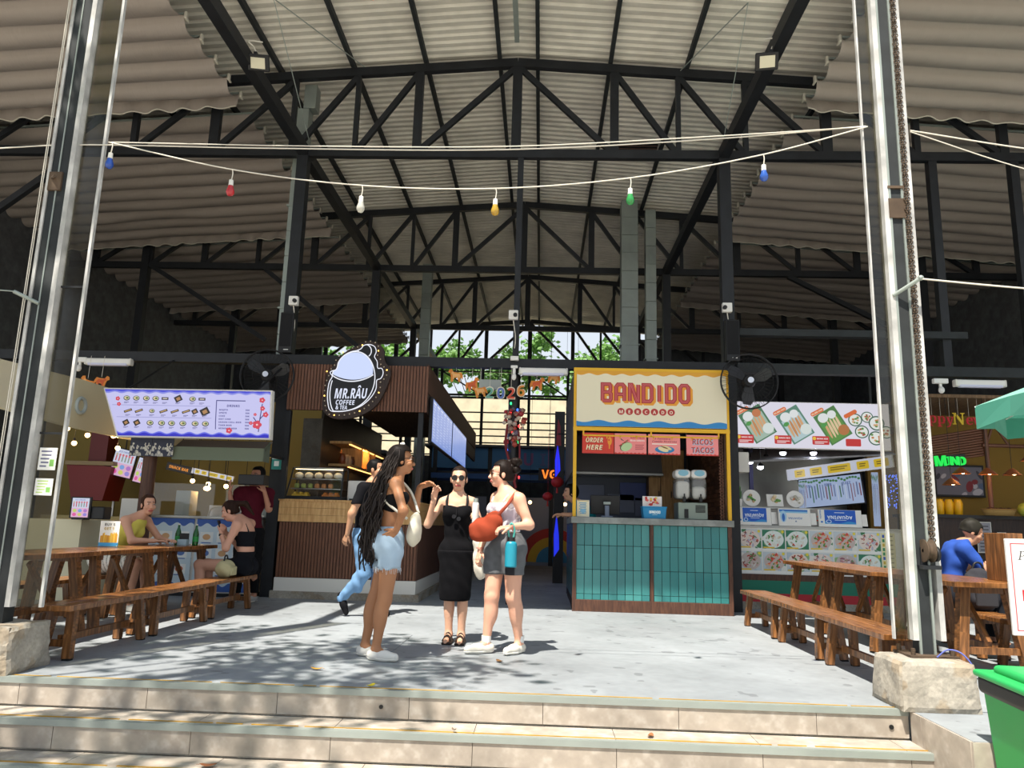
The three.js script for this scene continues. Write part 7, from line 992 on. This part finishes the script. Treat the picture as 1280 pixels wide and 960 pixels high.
  const bt = thing('water_bottle', 'teal metal water bottle hanging from the wrist over grey shorts', 'bottle', [-0.35 + 0.11, 0.73, -6.75 + 0.3]); part(bt, 'body', La([[0.001, 0], [0.048, 0], [0.05, 0.01], [0.05, 0.185], [0.042, 0.205], [0.03, 0.212], [0.001, 0.213]], 22), std(0x1d8aa0, 0.35)); part(bt, 'lid', Cy(0.03, 0.032, 0.035, 0, 0.228, 0, 18), M.black); part(bt, 'loop', Tu([[-0.018, 0.24, 0], [-0.025, 0.31, 0.01], [0, 0.36, 0.015], [0.025, 0.31, 0.01], [0.018, 0.24, 0]], 0.008, 24), std(0x4fb0a4, 0.7));
}
// ---- man in black walking past the coffee stall
{
  const J = { head: [0.075, 1.69, 0], neck: [0.03, 1.53, 0], chest: [0.0, 1.33, 0], waist: [-0.015, 1.1, 0], pelvis: [-0.01, 0.94, 0], shL: [-0.01, 1.455, 0.19], elL: [-0.12, 1.16, 0.24], wrL: [-0.17, 0.92, 0.2], hdL: [-0.2, 0.84, 0.18], shR: [0.07, 1.455, -0.18], elR: [0.12, 1.16, -0.2], wrR: [0.22, 0.96, -0.12], hdR: [0.28, 0.9, -0.1], hipL: [-0.02, 0.88, 0.09], knL: [0.03, 0.48, 0.1], anL: [-0.22, 0.2, 0.06], toeL: [-0.16, 0.05, 0.06], hipR: [0.0, 0.88, -0.09], knR: [0.16, 0.48, -0.06], anR: [0.14, 0.09, -0.05], toeR: [0.3, 0.03, -0.02] };
  const p = person('man in black shirt and blue jeans walking past the coffee counter', -2.05, -9.0, J, { skin: 0xb98a6a, build: 1.08, leg: 1.02, arm: 1.1, hair: 0x0f0d0c, look: [0.85, 0.05, 0.2], lift: { L: 1 }, handL: { palm: [0.4, 0, -0.9], thumb: [0.8, 0, 0.3], curl: 0.5 }, handR: { palm: [0, -0.5, 0.8], thumb: [0, 0.8, 0.4], curl: 0.5 } });
  p.wear('black_shirt', [...p.torso, 'trapL', 'trapR', 'upL', 'upR'], 0.017, 0x141418, (x, y, z) => Math.max(0.93 - y, (Math.abs(z) > 0.15 ? 1.27 - y : -1), y - 1.53)); p.wear('jeans', ['pelvis', 'gluteL', 'gluteR', 'thighL', 'thighR', 'shinL', 'shinR', 'calfL', 'calfR'], 0.02, 0x6d92b8, (x, y) => Math.max(y - 1.0, (x > 0 ? 0.1 : 0.16) - y), { k: 0.03, wob: 0.005 });
  p.shoes(0x17171a, true, 0.08, 0x2a2a2a); p.hairCap(0x0f0d0c, { low: -0.03, front: 0.045, line: 0.07 });
}
// ---- woman in yellow seated behind the bottles
{
  const J = { head: [0.52, 1.2, 0], neck: [0.44, 1.07, 0], chest: [0.34, 0.92, 0], waist: [0.2, 0.75, 0], pelvis: [0.1, 0.55, 0], shR: [0.36, 1.01, 0.17], elR: [0.5, 0.79, 0.24], wrR: [0.72, 0.79, 0.14], hdR: [0.83, 0.79, 0.05], shL: [0.44, 1.01, -0.16], elL: [0.58, 0.8, -0.24], wrL: [0.76, 0.79, -0.08], hdL: [0.85, 0.8, -0.02], hipR: [0.12, 0.51, 0.09], knR: [0.52, 0.53, 0.12], anR: [0.47, 0.09, 0.1], toeR: [0.6, 0.03, 0.12], hipL: [0.12, 0.51, -0.09], knL: [0.54, 0.53, -0.1], anL: [0.52, 0.09, -0.1], toeL: [0.66, 0.03, -0.08] };
  const p = person('seated woman in yellow top leaning on the table behind green bottles', -5.12, -8.82, J, { fem: true, skin: 0xcf9c80, build: 0.98, hair: 0x3a2418, look: [0.75, 0.0, 0.65], handR: { palm: [0, -1, 0], thumb: [0.5, 0, -0.8], curl: 0.35 }, handL: { palm: [0, -1, 0], thumb: [0.5, 0, 0.8], curl: 0.35 } });
  p.wear('yellow_top', p.torso, 0.012, 0xd8cf62, (x, y) => Math.max(0.6 - y, y - 1.03)); p.wear('striped_shorts', ['pelvis', 'gluteL', 'gluteR', 'thighL', 'thighR'], 0.02, 0xe6e2d6, (x) => x - 0.42, { colorFn: (x, y, z) => lin(Math.sin(x * 150 + y * 60) > 0.75 ? 0x8a867c : 0xe6e2d6), cell: 0.008 }); p.shoes(0xe0dcd2, true); p.hairCap(0x3a2418, { line: 0.08, extra: [ell(p.hp(0, 0.0, -0.12), [0.035, 0.04, 0.04], p.H)] });
}
// ---- woman in black seated with her back to the street
{
  const J = { head: [-0.16, 1.16, 0], neck: [-0.03, 1.07, 0], chest: [0.05, 0.91, 0], waist: [0.08, 0.71, 0], pelvis: [0.06, 0.53, 0], shL: [0.01, 0.995, 0.17], elL: [-0.08, 0.72, 0.21], wrL: [-0.2, 0.9, 0.1], hdL: [-0.2, 0.97, 0.05], shR: [0.05, 1.01, -0.16], elR: [-0.08, 0.72, -0.2], wrR: [-0.22, 0.9, -0.08], hdR: [-0.22, 0.96, -0.04], hipL: [0.03, 0.5, 0.09], knL: [-0.42, 0.52, 0.12], anL: [-0.38, 0.09, 0.12], toeL: [-0.52, 0.03, 0.13], hipR: [0.03, 0.5, -0.09], knR: [-0.42, 0.52, -0.1], anR: [-0.38, 0.09, -0.1], toeR: [-0.52, 0.03, -0.1] };
  const p = person('seated woman in black crop top with ponytail looking down at her phone', -3.62, -9.2, J, { fem: true, skin: 0xcf9b82, build: 1.02, hair: 0x2a1a12, look: [-0.88, -0.42, 0.1], handL: { palm: [-0.5, 0.2, -0.8], thumb: [-0.2, 0.9, 0], curl: 0.7 }, handR: { palm: [-0.4, 0.2, 0.85], thumb: [-0.2, 0.9, 0], curl: 0.7 } });
  p.wear('crop_top', ['chest', 'waist', 'bustL', 'bustR'], 0.011, 0x15161b, (x, y) => Math.max(0.74 - y, y - 0.92)); part(p.g, 'top_strap', Mg(Tu([[-0.04, 0.93, 0.08], [-0.03, 1.05, 0.09], [0.06, 1.03, 0.09], [0.14, 0.9, 0.09]], 0.009, 18), Tu([[-0.04, 0.93, -0.08], [-0.03, 1.05, -0.09], [0.06, 1.03, -0.09], [0.14, 0.9, -0.08]], 0.009, 18)), std(0x15161b, 0.9));
  p.wear('black_shorts', ['pelvis', 'waist', 'gluteL', 'gluteR', 'thighL', 'thighR'], 0.014, 0x16171c, (x, y) => Math.max(-0.12 - x, y - 0.68)); p.shoes(0xd8d4cc, true);
  p.hairCap(0x2a1a12, { extra: [cone(p.hp(0, 0.05, -0.11), p.hp(0.01, 0.0, -0.2), 0.03, 0.035), cone(p.hp(0.01, 0.0, -0.2), p.hp(0.02, -0.16, -0.25), 0.035, 0.012)] }); part(p.g, 'wrist_watch', Cy(0.032, 0.032, 0.028, J.wrL[0] + 0.015, J.wrL[1] - 0.03, J.wrL[2] + 0.015, 16), M.black);
  const ph = thing('smartphone', 'dark phone held by the seated woman in black', 'phone', [-3.62 - 0.26, 0.975, -9.19]); part(ph, 'body', put(RB(0.012, 0.14, 0.07, 0.005), [0, 0, 0], [0, 0, 0.35]), M.black); part(ph, 'display', put(B(0.001, 0.128, 0.062), [0.0066, 0.002, 0], [0, 0, 0.35]), std(0x2a2e38, 0.1));
  const bag = thing('beige_bag', 'beige soft bag with pockets resting on the bench beside the woman in black', 'bag', [-3.62, 0.4, -8.84]); part(bag, 'pouch', sdfGeo([ell([0, 0.1, 0], [0.1, 0.1, 0.14]), ell([0.02, 0.08, 0.06], [0.1, 0.08, 0.08])], { cell: 0.01, wob: 0.005, clip: (x, y) => 0.002 - y, color: () => lin(0xb8b088) }), clothMat()); part(bag, 'pocket', RB(0.03, 0.1, 0.16, 0.012, 0.1, 0.075, 0.02), std(0xb0a880, 0.9)); part(bag, 'handle', Tu([[0, 0.18, -0.05], [0, 0.24, -0.02], [0, 0.24, 0.03], [0, 0.18, 0.06]], 0.01), M.steel);
}
// ---- person in maroon carrying a black box
{
  const J = { head: [0.1, 1.64, 0], neck: [0.08, 1.48, 0], chest: [0.07, 1.29, 0], waist: [0.06, 1.06, 0], pelvis: [0.06, 0.92, 0], shL: [-0.1, 1.41, 0.05], elL: [-0.14, 1.17, 0.16], wrL: [-0.17, 1.41, 0.2], hdL: [-0.18, 1.5, 0.2], shR: [0.26, 1.41, -0.05], elR: [0.33, 1.2, 0.1], wrR: [0.28, 1.43, 0.18], hdR: [0.24, 1.52, 0.2], hipL: [-0.03, 0.87, 0.0], knL: [-0.02, 0.47, 0.06], anL: [-0.03, 0.09, 0.02], toeL: [-0.1, 0.03, 0.14], hipR: [0.15, 0.87, 0], knR: [0.17, 0.47, -0.02], anR: [0.17, 0.09, -0.06], toeR: [0.14, 0.03, 0.08] };
  const p = person('person in maroon shirt holding a black box up before the face', -3.9, -10.05, J, { skin: 0xa8745a, build: 1.05, hair: 0x0c0b0b, look: [-0.3, 0, 1], handL: { palm: [0.8, 0, -0.5], thumb: [0.9, 0, 0.3], curl: 0.15 }, handR: { palm: [-0.8, 0, -0.5], thumb: [-0.9, 0, 0.3], curl: 0.5 } });
  p.wear('maroon_shirt', [...p.torso, 'trapL', 'trapR', 'upL', 'upR'], 0.017, 0x4e1420, (x, y) => Math.max(0.88 - y, y - 1.5, Math.abs(x - 0.08) > 0.2 ? 1.22 - y : -1)); p.wear('black_trousers', ['pelvis', 'gluteL', 'gluteR', 'thighL', 'thighR', 'shinL', 'shinR'], 0.02, 0x121214, (x, y) => Math.max(y - 0.96, 0.12 - y)); p.shoes(0x9a9a98, true); p.hairCap(0x0c0b0b, { puff: 0.006 });
  solo('black_box', 'black box held up in front of the person in maroon', 'box', RB(0.34, 0.13, 0.2, 0.01), M.black, [-3.76, 1.57, -9.83]);
}
// ---- man in blue seated under the parasol
{
  const J = { head: [0.24, 1.14, 0], neck: [0.13, 1.02, 0], chest: [0.04, 0.87, 0], waist: [0.0, 0.69, 0], pelvis: [-0.02, 0.54, 0], shR: [0.05, 0.965, 0.18], elR: [0.2, 0.78, 0.24], wrR: [0.38, 0.83, 0.14], hdR: [0.46, 0.87, 0.1], shL: [0.11, 0.965, -0.18], elL: [0.28, 0.78, -0.22], wrL: [0.42, 0.83, -0.08], hdL: [0.48, 0.88, -0.04], hipR: [0.0, 0.5, 0.1], knR: [0.42, 0.53, 0.12], anR: [0.4, 0.09, 0.1], toeR: [0.54, 0.03, 0.12], hipL: [0.0, 0.5, -0.1], knL: [0.42, 0.53, -0.12], anL: [0.4, 0.09, -0.1], toeL: [0.54, 0.03, -0.1] };
  const p = person('seated man in blue shirt eating at the table with a backpack', 4.12, -7.95, J, { skin: 0xb8876a, build: 1.08, hair: 0x26241f, look: [0.85, -0.4, 0.2], handR: { palm: [0, 0.2, -0.9], thumb: [0.3, 0.9, 0], curl: 0.7 }, handL: { palm: [0, 0.2, 0.9], thumb: [0.3, 0.9, 0], curl: 0.7 } });
  p.wear('blue_shirt', [...p.torso, 'trapL', 'trapR', 'upL', 'upR'], 0.018, 0x2f4f9e, (x, y, z) => Math.max(0.5 - y, Math.abs(z) > 0.15 ? x - 0.17 : -1, y - 1.05 - x * 0.1)); p.wear('dark_trousers', ['pelvis', 'gluteL', 'gluteR', 'thighL', 'thighR', 'shinL', 'shinR'], 0.02, 0x24262c, (x, y) => Math.max(y - 0.62, 0.12 - y)); p.shoes(0x2a2a2e, true, 0.08, 0x3a3a3a); p.hairCap(0x26241f, { low: -0.03, front: 0.045, line: 0.066, puff: 0.006 });
  const bp = thing('backpack', 'charcoal backpack standing on the bench beside the man in blue', 'backpack', [4.2, 0.4, -7.62]); part(bp, 'body', sdfGeo([ell([0, 0.2, 0], [0.15, 0.2, 0.09]), ell([0.02, 0.12, 0.04], [0.14, 0.12, 0.08])], { cell: 0.011, wob: 0.006, clip: (x, y) => 0.002 - y, color: () => lin(0x35353a) }), clothMat()); part(bp, 'pocket', RB(0.2, 0.16, 0.05, 0.02, 0.01, 0.12, 0.1), std(0x2c2c31, 0.9)); part(bp, 'handle', Tu([[-0.05, 0.38, 0], [-0.02, 0.44, 0], [0.03, 0.44, 0], [0.06, 0.38, 0]], 0.01), M.black);
}
// ---- seller leaning out of the taco stall
{
  const J = { head: [-0.3, 1.575, 0], neck: [-0.2, 1.44, 0], chest: [-0.06, 1.27, 0], waist: [0.1, 1.07, 0], pelvis: [0.18, 0.92, 0], shL: [-0.16, 1.36, 0.17], elL: [-0.2, 1.25, 0.28], wrL: [-0.42, 1.255, 0.3], hdL: [-0.51, 1.25, 0.3], shR: [-0.11, 1.37, -0.16], elR: [-0.18, 1.25, -0.14], wrR: [-0.38, 1.26, 0.06], hdR: [-0.47, 1.255, 0.12], hipL: [0.18, 0.87, 0.09], knL: [0.19, 0.46, 0.1], anL: [0.2, 0.09, 0.09], toeL: [0.1, 0.03, 0.1], hipR: [0.18, 0.87, -0.09], knR: [0.19, 0.46, -0.09], anR: [0.2, 0.09, -0.09], toeR: [0.1, 0.03, -0.08] };
  const p = person('seller in teal shirt and black cap leaning on the taco stall side counter', 0.73, -11.2, J, { skin: 0xb8896c, build: 0.98, hair: 0x0c0b0b, look: [-0.95, -0.05, 0.15], handL: { palm: [0.1, -0.9, 0.2], thumb: [0, 0.3, -0.9], curl: 0.4 }, handR: { palm: [0.1, -0.9, 0], thumb: [0, 0.3, 0.9], curl: 0.4 } });
  p.wear('teal_shirt', [...p.torso, 'trapL', 'trapR', 'upL', 'upR'], 0.017, 0x1d7f86, (x, y, z) => Math.max(0.85 - y, y - 1.47)); p.wear('dark_trousers', ['pelvis', 'gluteL', 'gluteR', 'thighL', 'thighR', 'shinL', 'shinR'], 0.018, 0x16181c, (x, y) => Math.max(y - 0.92, 0.1 - y)); p.hairCap(0x0c0b0b, { puff: 0.012, low: -0.08 });
}

scene.traverse((o) => { if (o.isMesh && !o.isSky) { o.castShadow = true; o.receiveShadow = true; } });
renderer.render(scene, camera);
